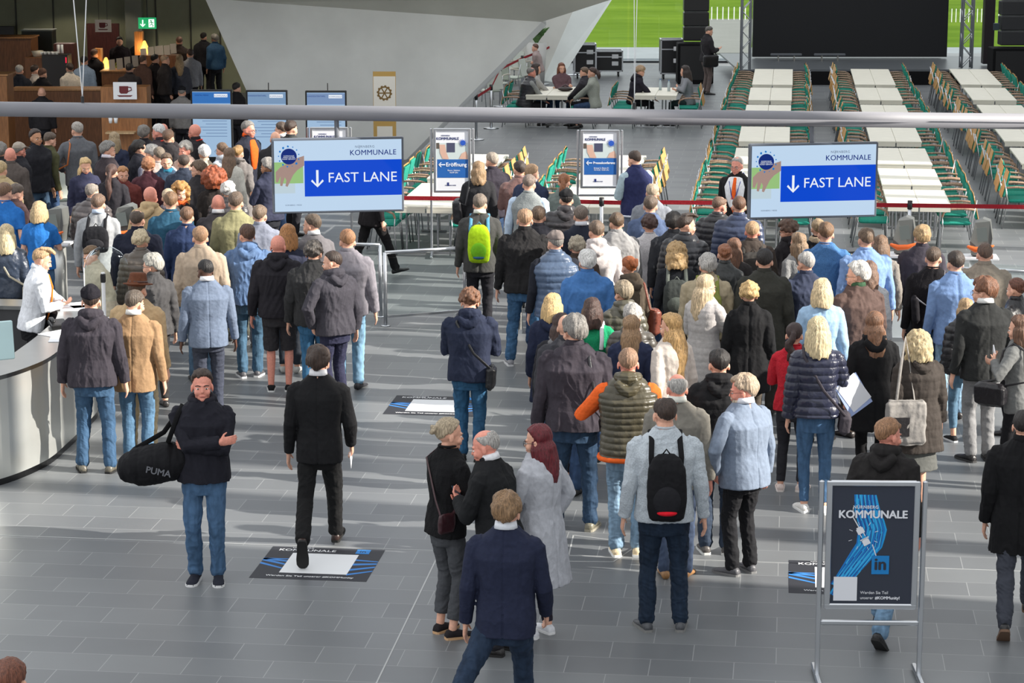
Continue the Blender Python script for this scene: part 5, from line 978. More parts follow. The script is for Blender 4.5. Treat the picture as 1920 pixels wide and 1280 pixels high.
def fast_lane(px0, px1, pyc, Y, polepx, label):
    a, b_ = Q(px0, pyc, Y), Q(px1, pyc, Y); c = (a + b_) / 2; w = (b_ - a).x; h = w * .572; yaw = R_(8.5)
    t = thing('hanging_screen', c, yaw, label, 'screen', 'hanging information screens')
    K = MB(); K.box((0, .05, 0), (w, .07, h), None, .01); obj('housing', K, mat('plastic', (92, 98, 108)), t)
    M = Matrix.Rotation(math.pi / 2, 4, 'X'); M = Matrix.Translation((0, .0125, 0)) @ M
    W2, H2 = w / 2 - .024, h / 2 - .024
    def rect(K, x0, y0, x1, y1, z=.0, mi=0): K.prism([M @ Vector((x0, y0, z)), M @ Vector((x1, y0, z)), M @ Vector((x1, y1, z)), M @ Vector((x0, y1, z))], M.to_3x3() @ Vector((0, 0, .003)), mi)
    K = MB(); rect(K, -W2, -H2, W2, H2); obj('display', K, LBL, t); Z = Matrix.Translation((0, -.003, 0)) @ M; Z2 = Matrix.Translation((0, -.006, 0)) @ M; Z3 = Matrix.Translation((0, -.009, 0)) @ M
    u = lambda x: -W2 + 2 * W2 * x; v = lambda y: H2 - 2 * H2 * y
    K = MB(); rect(K, u(.235), v(.79), W2, v(.285), .003); obj('blue_panel', K, BLUE, t)
    K = MB(); rect(K, -W2, v(.60), u(.225), v(.30), .003); rect(K, -W2, v(.74), u(.16), v(.60), .003, 1); obj('picture', K, [GRN, mat('screen', (205, 225, 235), e=.8)], t)
    K = MB(); hand_poly(K, Z2, u(.01), v(.48), w * .20); obj('pictured_hand', K, SKN, t)
    K = MB(); badge_mb(K, Z2, (u(.115), v(.22)), h * .105, 0, 1); text_mb(K, 'KOMMUNALES\nNIMMT AUF DER\nPLANET GEMACHT', Matrix.Translation((0, -.003, 0)) @ Z2 @ Matrix.Translation((u(.115), v(.235), 0)), h * .021, mi=2); obj('badge', K, [NAVY, CY, WS], t)
    K = MB(); text_mb(K, 'FAST LANE', Z2 @ Matrix.Translation((u(.69), v(.535), 0)), h * .185, sx=1.02, spacing=1.0); arrow_mb(K, Z2, u(.335), v(.535), h * .11, h * .016, -math.pi / 2); obj('lettering', K, WS, t)
    K = MB(); text_mb(K, 'KOMMUNALE', Z @ Matrix.Translation((u(.775), v(.185), 0)), h * .098, bold=.0006, sx=1.0, spacing=1.04); text_mb(K, 'NÜRNBERG', Z @ Matrix.Translation((u(.71), v(.10), 0)), h * .045, spacing=1.15, mi=1); text_mb(K, 'NÜRNBERG / MESSE', Z @ Matrix.Translation((u(.145), v(.91), 0)), h * .025, mi=1); K.cyl(Z @ Vector((u(.668), v(.185), .002)), Z @ Vector((u(.668), v(.08), .002)), .0016, 5, 1); obj('logo', K, [NAVY, GRY], t)
    K = MB(); q = onpipe(polepx); l = Matrix.Rotation(-yaw, 3, 'Z') @ (q - c); K.tube([(l.x, .055, h / 2 - .06), (l.x, .055, h / 2 + .02), (l.x, l.y, l.z - .04)], .026, 10, tip=False); obj('mounting_pole', K, mat('paint', (92, 96, 104)), t)
fast_lane(511, 758, 329, 25.63, 630, 'blue FAST LANE screen hanging left over the crowd')
fast_lane(1402, 1650, 339, 25.03, 1521, 'blue FAST LANE screen hanging on the right before the tables')
# ------------------------------------------------------------------ upright screens by the white wall
for i, (x0, hd, lb) in enumerate(((358, (70, 140, 225), 'upright information screen with DIGITAL heading, leftmost of three'), (462, (150, 185, 225), 'upright blue-white information screen, middle of three'), (573, (150, 180, 225), 'upright information screen against the white wall, rightmost of three'))):
    a = Q(x0, 168 + i, 42); t = thing('upright_screen', (a.x + .36, 42, 0), 0, lb, 'screen', 'upright information screens'); zt = a.z
    K = MB(); K.box((0, .04, zt - .62), (.74, .07, 1.24), None, .01); obj('housing', K, BLACK, t); K = MB(); K.box((0, .002, zt - .62), (.68, .004, 1.17)); obj('display', K, mat('screen', (176, 208, 240), e=.75), t)
    K = MB(); K.box((0, -.002, zt - .145), (.68, .004, .20)); obj('heading_panel', K, mat('screen', hd, e=.6), t)
    K = MB(); K.box((.17, -.005, zt - .105), (.24, .003, .06), mi=1); M = Matrix.Translation((0, -.0045, 0)) @ Matrix.Rotation(math.pi / 2, 4, 'X')
    text_mb(K, ('DIGITAL MENÜ', 'KANDIDATENTAFEL', 'KANDIDATENTAFEL')[i], M @ Matrix.Translation((-.17, zt - .10, 0)), .036); text_mb(K, 'KOMMUNALE', Matrix.Translation((0, -.003, 0)) @ M @ Matrix.Translation((.17, zt - .11, 0)), .036, mi=0)
    for j in range(10): K.box((.02 + .03 * (j % 3), -.003, zt - .34 - j * .055), (.5 - .06 * (j % 3), .002, .012), mi=2)
    obj('lettering', K, [NAVY, WS, mat('screen', (140, 172, 215), e=.6)], t)
    K = MB(); K.box((0, .1, .27), (.3, .05, .54)); K.box((0, .08, .012), (.5, .4, .024)); obj('stand', K, BLACK, t)
    if i: K = MB(); K.cyl((.03, .05, zt), (.03, .05, zt + .13), .008, 6); obj('antenna', K, BLACK, t)
# ------------------------------------------------------------------ poster stands
def poster_stand(c, yaw, wd, ztop, hp, label, art, foot=.5, bar=None):
    t = thing('poster_stand', c, yaw, label, 'sign', 'poster stands'); s2 = wd / 2
    for s in (-1, 1):
        K = MB(); K.box((s * (s2 + .035), 0, ztop / 2), (.034, .034, ztop), None, .01); obj('post', K, ALU, t)
        K = MB(); K.box((s * (s2 + .035), 0, .03), (.04, foot, .03), None, .008); K.cyl((s * (s2 + .035) - .01, -foot / 2 + .03, .018), (s * (s2 + .035) + .01, -foot / 2 + .03, .018), .018, 10); K.cyl((s * (s2 + .035) - .01, foot / 2 - .03, .018), (s * (s2 + .035) + .01, foot / 2 - .03, .018), .018, 10); obj('foot', K, ALU, t)
    K = MB(); zb = ztop - hp
    for z in (ztop - .02, zb + .02): K.box((0, -.012, z), (wd, .035, .04), None, .008)
    for s in (-1, 1): K.box((s * (s2 - .02), -.012, (ztop + zb) / 2), (.04, .034, hp), None, .008)
    obj('frame', K, ALU, t)
    K = MB(); z = bar or zb - .10; K.box((0, 0, z), (wd + .04, .03, .035), None, .008); obj('crossbar', K, ALU, t)
    pw, ph = wd - .08, hp - .08; M = Matrix.Translation((0, -.014, (ztop + zb) / 2)) @ Matrix.Rotation(math.pi / 2, 4, 'X')
    art(t, M, pw, ph)
def R4(K, M, x0, y0, x1, y1, z=0.0, mi=0, th=.0015): K.prism([M @ Vector((x0, y0, z)), M @ Vector((x1, y0, z)), M @ Vector((x1, y1, z)), M @ Vector((x0, y1, z))], M.to_3x3() @ Vector((0, 0, th)), mi)
PW, PB, PN, PS = mat('paper', (228, 230, 236)), mat('paper', (22, 92, 168)), mat('paper', (30, 44, 110)), mat('paper', (206, 168, 150))
def event_art(word, small):
    def art(t, M, w, h):
        K = MB(); R4(K, M, -w / 2, -h / 2, w / 2, h / 2); pp = obj('poster', K, PW, t)
        K = MB(); R4(K, M, -w / 2, h * .02, w / 2, h * .30, .0016, 0); R4(K, M, -w * .17, h * .14, w * .09, h * .30, .0032, 1); R4(K, M, -w / 2, h * .20, -w * .4, h * .30, .0032, 2)
        K.prism([M @ Vector((x * w, y * h, .0048)) for x, y in ((-.40, .27), (-.22, .27), (-.18, .14), (-.10, .03), (-.16, .02), (-.30, .03), (-.38, .13))], M.to_3x3() @ Vector((0, 0, .001)), 3)
        K.prism([M @ Vector((x * w, y * h, .0048)) for x, y in ((.22, .03), (.30, .12), (.44, .16), (.49, .08), (.49, .02))], M.to_3x3() @ Vector((0, 0, .001)), 3)
        obj('picture', K, [mat('paper', (196, 208, 208)), mat('paper', (66, 70, 96)), mat('paper', (84, 78, 72)), PS], pp)
        K = MB(); R4(K, M, -w / 2 + w * .03, -h * .29, w / 2, h * .02, .0024); obj('blue_panel', K, PB, pp)
        K = MB(); M2 = M @ Matrix.Translation((0, 0, .0042)); text_mb(K, word, M2 @ Matrix.Translation((w * .13, -h * .07, 0)), h * (.092 if len(word) < 12 else .062), bold=.0012); arrow_mb(K, M2, -w * .32, -h * .07, h * .055, h * .008, math.pi)
        text_mb(K, small, M2 @ Matrix.Translation((w * .05, -h * .185, 0)), h * .036); obj('lettering', K, mat('paper', (240, 244, 250)), pp)
        K = MB(); text_mb(K, 'KOMMUNALE', M @ Matrix.Translation((-w * .14, h * .37, .002)), h * .062, bold=.0012); text_mb(K, 'NÜRNBERG', M @ Matrix.Translation((-w * .2, h * .42, .002)), h * .028); text_mb(K, 'NÜRNBERG MESSE', M @ Matrix.Translation((-w * .05, -h * .42, .002)), h * .022); R4(K, M, -w * .16, -h * .43, -w * .10, -h * .37, .002); obj('logo', K, PN, pp)
        K = MB(); badge_mb(K, M @ Matrix.Translation((0, 0, .0055)), (w * .34, h * .30), w * .085); obj('badge', K, mat('paper', (28, 80, 180)), pp)
    return art
def stand_at(x0, x1, y0, y1, Y, label, art, wd=None):
    a, b_ = Q(x0, y0, Y), Q(x1, y0, Y); zb = Q(x0, y1, Y).z; wd = wd or (b_ - a).x - .10
    poster_stand(((a.x + b_.x) / 2, Y, 0), 0, wd, a.z, a.z - zb, label, art)
stand_at(806, 889, 240, 361, 34.2, 'white poster stand with arrow reading Eröffnung on blue', event_art('Eröffnung', 'Raum: Sektion\n16.09 Uhr'))
stand_at(1082, 1168, 243, 353, 33.6, 'white poster stand with arrow reading Pressekonferenz on blue', event_art('Pressekonferenz', 'Brüssel 2, Ebene 01\n18.10.23, 12.00 Uhr'))
stand_at(575, 659, 238, 350, 36.0, 'white poster stand half hidden behind the left FAST LANE screen', event_art('', ''))
def komm_art(t, M, w, h):
    K = MB(); R4(K, M, -w / 2, -h / 2, w / 2, h / 2); pp = obj('poster', K, mat('paper', (46, 52, 66)), t)
    K = MB(); rs = random.Random(4)
    for i in range(26):
        o = (i - 12.5) / 12.5; P = []
        for q in range(15):
            s = q / 14; x = interp(s, [(0, -.11), (.2, -.08), (.35, .0), (.5, -.03), (.7, -.24), (.85, -.40), (1, -.52)]) + o * (.12 + .035 * math.sin(s * 5)) + .012 * math.sin(s * 9 + i * 1.7); y = .5 - s * (1.0 - .02 * o) - .05 * o * s
            if -.5 < x < .5 and -.497 < y < .499: P.append(M @ Vector((x * w, y * h, .0015)))
        if len(P) > 2: K.tube(P, [(w * .0125, .0009)] * len(P), 5, mi=i % 4, ref=None, tip=False)
    K.F, K.V = K.F, K.V; obj('blue_strands', K, [mat('paper', (14, 120, 200)), mat('paper', (24, 160, 225)), mat('paper', (20, 84, 160)), mat('paper', (60, 180, 235))], pp)
    K = MB(); M2 = M @ Matrix.Translation((0, 0, .0065)); text_mb(K, 'KOMMUNALE', M2 @ Matrix.Translation((w * .0, h * .262, 0)), w * .137, bold=.0028); text_mb(K, 'NÜRNBERG', M2 @ Matrix.Translation((-w * .09, h * .325, 0)), w * .056, spacing=1.08, bold=.0006)
    text_mb(K, 'Werden Sie Teil', M2 @ Matrix.Translation((-w * .13, -h * .405, 0)), w * .052, align='LEFT'); text_mb(K, 'unserer', M2 @ Matrix.Translation((-w * .13, -h * .45, 0)), w * .052, align='LEFT'); text_mb(K, '#KOMMunity!', M2 @ Matrix.Translation((w * .055, -h * .45, 0)), w * .052, align='LEFT', bold=.0010); obj('lettering', K, PW, pp)
    K = MB(); V2 = lambda x, y: M2 @ Vector((x * w, y * h, 0))
    K.tube([V2(-.245, .32), V2(-.245, .27)], .0025, 6); K.tube([V2(-.24, .235), V2(-.17, .155)], .004, 6); K.tube([V2(.005, .005), V2(.05, -.085)], .004, 6)
    Rr = Matrix.Rotation(R_(28), 4, 'Z')
    for (x, y, s) in ((-.15, .125, 1), (-.075, .03, -1)):
        Mx = M2 @ Matrix.Translation((x * w, y * h, 0)) @ Rr; R4(K, Mx, -.025, -.022, .025, .018, 0, 0, .003); R4(K, Mx, -.018, .018, .018, .028, 0, 0, .003)
        if s > 0: R4(K, Mx, -.016, -.048, -.010, -.022, 0, 0, .003); R4(K, Mx, .010, -.048, .016, -.022, 0, 0, .003)
        else: R4(K, Mx, -.032, .022, .032, .030, 0, 0, .003)
    for a in range(8):
        an_ = R_(20 + a * 45); K.tube([V2(-.11 + .15 * math.cos(an_), .08 + .10 * math.sin(an_)), V2(-.11 + .19 * math.cos(an_), .08 + .125 * math.sin(an_))], .0018, 5)
    obj('plug_drawing', K, PW, pp)
    K = MB(); R4(K, M2, w * .0, -h * .245, w * .215, -h * .087, 0, 0, .002); lg = obj('in_logo', K, mat('paper', (16, 126, 196)), pp)
    K = MB(); text_mb(K, 'in', M2 @ Matrix.Translation((w * .108, -h * .162, .0022)), w * .215, bold=.004); obj('lettering', K, mat('paper', (40, 46, 60)), lg)
    K = MB(); R4(K, M2, -w * .46, -h * .475, -w * .17, -h * .27, 0, 0, .002); obj('blank_square', K, PW, pp)
c = Q(1641, 900, 15.75); a = Q(1641, 1140, 15.75)
poster_stand((c.x - .01, 15.75, 0), R_(-1.5), .645, c.z, c.z - a.z, 'silver poster stand with dark NÜRNBERG KOMMUNALE poster in the foreground', komm_art, bar=Q(1641, 1167, 15.75).z)
# ------------------------------------------------------------------ floor stickers
def sticker(px, py, w, d, label, cut=False):
    o = G(px, py); t = thing('floor_sticker', (o.x, o.y, 0), -AX, label, 'floor sticker', 'dark floor stickers'); M = Matrix.Translation((0, -d, .001))
    r = lambda K, x0, y0, x1, y1, z=0, mi=0: R4(K, M, x0 * w, y0 * d, x1 * w, y1 * d, z, mi, .001)
    K = MB(); r(K, 0, 0, 1, 1); b_ = obj('backing', K, mat('paper', (38, 40, 48)), t)
    K = MB()
    for i, (y0, y1, dy) in enumerate(((.42, .46, .12), (.52, .56, .05), (.30, .33, .14), (.60, .62, -.02))):
        for x0, x1, s in ((0, .22, 1), (.80, 1, -1)): K.prism([M @ Vector((x * w, y * d, .0012)) for x, y in ((x0, y0 + (dy if s > 0 else -dy)), (x1, y0), (x1, y1), (x0, y1 + (dy if s > 0 else -dy) + .02))], (0, 0, .0008))
    obj('blue_strands', K, mat('paper', (52, 128, 205)), b_)
    K = MB(); r(K, .22, .18, .80, .80, .0022); obj('white_square', K, mat('paper', (232, 234, 236)), b_)
    K = MB(); text_mb(K, 'KOMMUNALE', M @ Matrix.Translation((.33 * w, .89 * d, .002)), w * .082, bold=.0012, ext=.001); text_mb(K, 'Werden Sie Teil unserer #KOMMunity', M @ Matrix.Translation((.5 * w, .085 * d, .002)), w * .047, bold=.001, ext=.001); text_mb(K, 'NÜRNBERG', M @ Matrix.Translation((.28 * w, .965 * d, .002)), w * .036, ext=.001); obj('lettering', K, WHITE, b_)
    K = MB(); r(K, .76, .84, .88, .97, .0022); text_mb(K, 'in', M @ Matrix.Translation((.82 * w, .905 * d, .0034)), w * .085, ext=.001, mi=1); obj('in_logo', K, [mat('paper', (40, 130, 205)), mat('paper', (38, 40, 48))], b_)
sticker(512, 1024, .96, .90, 'dark floor sticker under the walking man in black suit')
sticker(744, 741, .96, .90, 'dark floor sticker behind the standing woman in black cardigan, farther away')
sticker(1479, 1050, .96, .90, 'dark floor sticker half hidden behind the foreground poster stand')

pale0 = make_chair(mat('paint', (196, 204, 192)), mat('paint', (206, 200, 186)), mat('paint', (190, 196, 186))); pused = [0]; index_kids()
def pale_chair(p, rz, label, group):
    o = pale0 if not pused[0] else dup(pale0); pused[0] = 1
    o.location = p; o.rotation_euler = (0, 0, rz); o['label'] = label; o['group'] = group
# ------------------------------------------------------------------ reception counter
def offset_band(outer, w, z0, z1, K, mi=0):
    n = len(outer); inner = []
    for i, p in enumerate(outer):
        a, b_ = outer[max(i - 1, 0)], outer[min(i + 1, n - 1)]; d = (Vector(b_) - Vector(a)).normalized(); inner.append((p[0] - d.y * w, p[1] + d.x * w))
    for i in range(n - 1): pass
    V = [(x, y, z) for z in (z0, z1) for x, y in outer] + [(x, y, z) for z in (z0, z1) for x, y in inner]; F = []
    for i in range(n - 1):
        a, b_, c, d = i, i + n, i + 2 * n, i + 3 * n
        F += [(a, a + 1, b_ + 1, b_), (d, d + 1, c + 1, c), (b_, b_ + 1, d + 1, d), (c, c + 1, a + 1, a)]
    F += [(0, n, 3 * n, 2 * n), (n - 1, 3 * n - 1, 4 * n - 1, 2 * n - 1)]; K.add(V, F, mi)
def smooth_path(P, n=8):
    out = []
    for i in range(len(P) - 1):
        p0, p1, p2, p3 = [Vector((*P[max(0, min(len(P) - 1, j))], 0)) for j in (i - 1, i, i + 1, i + 2)]
        for k in range(n):
            t = k / n; q = .5 * ((2 * p1) + (p2 - p0) * t + (2 * p0 - 5 * p1 + 4 * p2 - p3) * t * t + (3 * p1 - p0 - 3 * p2 + p3) * t ** 3); out.append((q.x, q.y))
    return out + [tuple(P[-1])]
CP = smooth_path([(-7.0, 20.15), (-5.6, 20.45), (-4.85, 20.95), (-4.48, 21.7), (-4.38, 22.5), (-4.34, 23.3), (-4.34, 24.0), (-4.52, 24.65), (-5.2, 25.03), (-7.2, 25.12)])
t = thing('reception_counter', (0, 0, 0), 0, 'curved brushed steel reception counter on the left', 'counter')
def brushed():
    m = bpy.data.materials.new('brushed_steel'); m.use_nodes = True; nt = m.node_tree; N = nt.nodes; b = N['Principled BSDF']; b.inputs['Metallic'].default_value = .7; b.inputs['Roughness'].default_value = .34; b.inputs['Base Color'].default_value = (*lin((222, 224, 220)), 1)
    tc = N.new('ShaderNodeTexCoord'); nz = N.new('ShaderNodeTexNoise'); mp = N.new('ShaderNodeMapping'); mp.inputs['Scale'].default_value = (.6, .6, 3); nt.links.new(tc.outputs['Object'], mp.inputs[0]); nt.links.new(mp.outputs[0], nz.inputs[0]); nz.inputs['Scale'].default_value = 1.2
    mr = N.new('ShaderNodeMapRange'); mr.inputs[3].default_value = .22; mr.inputs[4].default_value = .48; nt.links.new(nz.outputs[0], mr.inputs[0]); nt.links.new(mr.outputs[0], b.inputs['Roughness']); return m
BS = brushed()
K = MB(); offset_band(CP, .05, .06, .99, K); obj('front_panel', K, BS, t, False)
K = MB(); offset_band([(x, y) for x, y in CP], .40, .99, 1.03, K); obj('worktop', K, mat('steel', (150, 151, 149)), t)
K = MB(); offset_band(CP, .04, .0, .06, K); obj('plinth', K, mat('steel', (70, 70, 72)), t)
IP = []
for i, p_ in enumerate(CP): d_ = (Vector(CP[min(i + 1, len(CP) - 1)]) - Vector(CP[max(i - 1, 0)])).normalized(); IP.append((p_[0] - d_.y * .32, p_[1] + d_.x * .32))
K = MB(); offset_band(IP, .05, .0, .99, K); obj('inner_panel', K, mat('paint', (60, 60, 62)), t)
def paper(px, py, h, w, l, rz, label, col=(236, 238, 242)): p = G(px, py, h); K = MB(); K.box((0, 0, 0), (w, l, .004)); tagmesh('paper', K, mat('paper', col), label, 'paper', 'papers on the reception counter', (p.x, p.y, h + .003), rz)
paper(105, 625, 1.03, .21, .30, -.7, 'white form on the steel counter beside the receptionist'); paper(112, 636, 1.03, .20, .28, .1, 'white sheet on the counter edge nearest the camera'); paper(150, 572, 1.03, .24, .32, .5, 'white form beside the pencil hand at the far counter'); paper(140, 578, 1.03, .3, .3, .2, 'second sheet below the form at the far counter')
p = G(100, 462 + 135, 1.03)
a = Q(-18, 590, 20.9); t = thing('monitor', (a.x - .11, 21.1, 1.03), .5, 'desktop monitor seen from behind at the left edge of the counter', 'monitor'); K = MB(); K.box((0, 0, .32), (.54, .03, .36), Matrix.Rotation(-.1, 3, 'X'), .01); obj('screen_back', K, mat('paint', (196, 224, 226), rough=.2), t); K = MB(); K.cyl((0, .03, 0), (0, .03, .25), .02, 8); K.box((0, .03, .006), (.22, .16, .012)); obj('stand', K, DARK, t)
p = G(118, 612, 1.03); t = thing('telephone', (p.x - .05, p.y, 1.031), .4, 'black desk telephone under the hand of the receptionist', 'telephone'); K = MB(); K.box((0, 0, .025), (.17, .2, .05), Matrix.Rotation(.15, 3, 'X'), .01); obj('phone_body', K, BLACK, t); K = MB(); K.tube([(-.06, -.08, .07), (-.06, 0, .085), (-.06, .08, .07)], .02, 7); obj('handset', K, BLACK, t, True)
# clear shield on its pole
c = G(196, 600, 1.03); t = thing('counter_shield', (c.x, c.y, 1.031), 0, 'clear curved plastic shield on a pole at the counter', 'shield')
K = MB(); K.cyl((0, 0, 0), (0, 0, .50), .02, 12); K.box((0, 0, .01), (.14, .14, .02)); obj('pole', K, WHITE, t); K = MB(); K.box((0, 0, .44), (.05, .05, .1), None, .01); obj('bracket', K, BLACK, t)
K = MB(); V = []; F = []; nx, nz_ = 18, 10
for i in range(nx + 1):
    for j in range(nz_ + 1):
        s = i / nx * 2 - 1; q = j / nz_; hw = .235 * math.sqrt(max(0, 1 - max(0, q - .55) ** 2 / .22)) if q > .55 else .235; V.append((s * hw, .10 + .10 * s * s, .18 + .56 * q))
for i in range(nx):
    for j in range(nz_): a_ = i * (nz_ + 1) + j; F.append((a_, a_ + nz_ + 1, a_ + nz_ + 2, a_ + 1))
K.add(V, F); sh = obj('clear_panel', K, GLASS, t, True); md = sh.modifiers.new('thick', 'SOLIDIFY'); md.thickness = .004
# ------------------------------------------------------------------ barriers and rails
def rail(p0, p1, label, zr=.93, glass=True, posts=(0, 1)):
    d = (p1 - p0); n = d.normalized(); t = thing('barrier_rail', p0, math.atan2(d.y, d.x), label, 'barrier', 'steel barrier rails'); L = d.length
    K = MB(); K.cyl((0, 0, zr), (L, 0, zr), .021, 10); obj('handrail', K, ALU, t, True)
    for q in posts: K = MB(); K.cyl((L * q, 0, 0), (L * q, 0, zr), .024, 10); K.cyl((L * q, 0, 0), (L * q, 0, .012), .06, 14); obj('post', K, ALU, t, True)
    if glass: K = MB(); K.box((L / 2, 0, .5), (L - .08, .010, .72)); obj('glass_panel', K, GLASS, t); K = MB(); K.box((L / 2, 0, .12), (L - .06, .02, .03)); obj('lower_rail', K, ALU, t)
a = G(723, 611); b_ = G(872, 600); rail(a, b_, 'steel barrier with glass between the two queues')
a = G(690, 597); b_ = G(716, 597); rail(G(655, 592), G(714, 594), 'steel frame gate beside the ginger man in grey')
a = G(1722, 630); b_ = G(1930, 628); a = Q(1752, 500, 28.6); b2 = Q(1960, 500, 28.2); rail(Vector((a.x, a.y, 0)), Vector((b2.x, b2.y, 0)), 'steel rail behind the queue at the right edge', zr=a.z)
# white steel boxes of the gate
for i, (px, py, w_, d_, lb) in enumerate(((1683, 640, .34, .9, 'white and steel gate box right of the old man in brown'), (968, 625, .14, .14, 'slim steel gate post between the legs of the tall man in black'))):
    p = G(px, py); t = thing('gate_cabinet', p + Vector((0, d_ / 2, 0)), -AX, lb, 'gate'); K = MB(); K.box((0, 0, .46), (w_, d_, .86), None, .01); obj('housing', K, STEEL if i else mat('paint', (206, 214, 218)), t); K = MB(); K.box((0, 0, .90), (w_ + .03, d_ + .03, .03)); K.box((0, 0, .025), (w_ + .02, d_ + .02, .05)); obj('steel_cap', K, ALU, t)
# ticket terminals
for i, (px, py, lb) in enumerate(((1694, 474, 'ticket terminal with orange lever on steel pedestal, left one'), (1838, 478, 'ticket terminal with orange lever on steel pedestal, right one'), (104, 452, 'ticket terminal in the left crowd behind the bright blue t-shirt'), (234, 448, 'ticket terminal in the left crowd beside the dark navy jacket'))):
    p = G(px, py, .98); t = thing('ticket_terminal', (p.x, p.y, 0), -.1, lb, 'ticket terminal', 'ticket terminals'); K = MB(); K.cyl((0, 0, 0), (0, 0, .94), .13, 28); obj('pedestal', K, BS, t, True)
    K = MB(); K.box((0, 0, .955), (.42, .34, .03), None, .005); obj('shelf', K, WHITE, t); K = MB(); K.cyl((0, 0, .97), (0, 0, .99), .10, 20); obj('swivel_plate', K, DARK, t)
    K = MB(); K.prism([(-.12, -.10, .99), (.10, -.10, .99), (.13, -.07, 1.2), (.10, -.02, 1.40), (.02, .05, 1.42), (-.08, -.02, 1.38), (-.14, -.08, 1.15)], (.03, .2, 0)); obj('housing', K, mat('paint', (92, 94, 92)), t)
    K = MB(); K.box((-.0, -.115, 1.25), (.12, .02, .17), Matrix.Rotation(-.15, 3, 'Y')); obj('display', K, mat('screen', (168, 176, 172), e=.35), t)
    K = MB(); K.tube([(-.16, -.13, 1.10), (-.08, -.16, 1.07), (.04, -.16, 1.08), (.14, -.14, 1.12)], [(.02, .02), (.035, .03), (.03, .02), (.012, .01)], 8); obj('orange_lever', K, mat('plastic', (244, 112, 44)), t, True)
K = MB(); p = G(1592, 470, .8); t = thing('stand_desk', (p.x, p.y, 0), .2, 'dark flat desk panel behind the man in light blue shirt', 'desk'); K.box((0, 0, .80), (.36, .30, .03)); obj('desk_panel', K, DARK, t); K = MB(); K.cyl((0, 0, 0), (0, 0, .79), .05, 14); obj('pedestal', K, STEEL, t)
# belt barriers
def stanchion(p, label, h=.95): t = thing('belt_post', (p.x, p.y, 0), 0, label, 'barrier post', 'belt barrier posts'); K = MB(); K.cyl((0, 0, 0), (0, 0, h), .028, 12); obj('pole', K, ALU, t, True); K = MB(); K.cyl((0, 0, 0), (0, 0, .02), .17, 24); obj('base', K, ALU, t, True); K = MB(); K.cyl((0, 0, h - .1), (0, 0, h + .02), .036, 12); obj('belt_head', K, DARK, t, True)
def belt(a, b_, label, z=.9, hgt=.06): d = b_ - a; K = MB(); K.box((d.length / 2, 0, 0), (d.length, .004, hgt), Matrix.Rotation(0, 3, 'Z')); tagmesh('barrier_belt', K, RED, label, 'barrier belt', 'red barrier belts', (a.x, a.y, z), math.atan2(d.y, d.x))
def base(px, py, h=.9): p = G(px, py, h); return Vector((p.x, p.y, 0))
b0, b1, b2, b3 = base(752, 371), base(835, 372), base(1128, 379), base(1168, 379)
belt(b0, b1 + Vector((.35, -.02, 0)), 'red barrier belt in front of the pale table left of the black coat'); belt(base(1085, 378), base(1168, 380), 'red barrier belt under the Pressekonferenz stand'); stanchion(b2, 'belt barrier post under the Pressekonferenz poster stand')
b4, b5, b6 = base(1235, 379), base(1706, 385), base(1930, 388); belt(b4, base(1410, 381), 'red barrier belt left of the right FAST LANE screen'); belt(base(1410, 381), b5, 'red barrier belt behind the right FAST LANE screen'); belt(b5, b6, 'red barrier belt running to the right edge'); stanchion(b5, 'belt barrier post before the last cream tables on the right')
prev = None
for i, (px, py) in enumerate(((1032, 150), (1018, 158), (1076, 141), (979, 176), (938, 200), (921, 241), (893, 262))):
    p = G(px, py); stanchion(p, ('topmost belt post by the second slanted wall', 'belt post just left of the topmost one', 'single belt post before the flight cases', 'belt post behind the table of five', 'belt post left of the table of five', 'belt post below the white slanted edge', 'lowest belt post beside the Eröffnung stand')[i])
    if i not in (2,):
        if prev is not None: belt(prev, p, ('', 'short red belt at the second slanted wall', '', 'red belt running down past the planter', 'red belt behind the chairs at the slanted wall', 'red belt along the white slanted edge', 'lowest red belt beside the Eröffnung stand')[i])
        prev = p
# chairs at the slanted wall
for i, (px, py, rz) in enumerate(((955, 160, 2.0), (962, 178, 1.2), (930, 190, 2.6), (915, 205, .6), (988, 161, -1))): pale_chair(G(px, py), rz, ('pale chair at the slanted wall, top one', 'pale chair behind the table of five', 'pale chair below the top one at the slanted wall', 'lowest pale chair along the slanted white edge', 'pale chair under the child by the planter')[i], 'chairs by the slanted wall')
# ------------------------------------------------------------------ stage, screen wall, trusses, loudspeakers, cases
a, b_ = G(1384, 160), G(1960, 160); y = a.y; t = thing('stage', (0, 0, 0), 0, 'low black stage platform under the big dark screen', 'stage'); K = MB(); K.box(((a.x + 17) / 2, y + 2.9, .385), (17 - a.x, 5.6, .05)); obj('platform', K, mat('paint', (92, 96, 100), rough=.35), t); K = MB(); K.box(((a.x + 17) / 2, y + .12, .18), (17 - a.x, .04, .36)); obj('skirt', K, mat('cloth', (18, 18, 20)), t)
a, b_ = Q(1411, 110, 65.9), Q(1775, 112, 65.9); t = thing('screen_wall', (0, 0, 0), 0, 'huge switched-off black screen wall on the stage', 'screen'); K = MB(); K.box(((a.x + b_.x) / 2, 66.0, .41 + 2.3), (b_.x - a.x, .2, 4.5)); obj('display', K, mat('plastic', (10, 12, 18), rough=.6), t); K = MB(); K.box(((a.x + b_.x) / 2, 66.25, .41 + 2.2), (b_.x - a.x - .2, .2, 4.3)); obj('back_frame', K, BLACK, t)
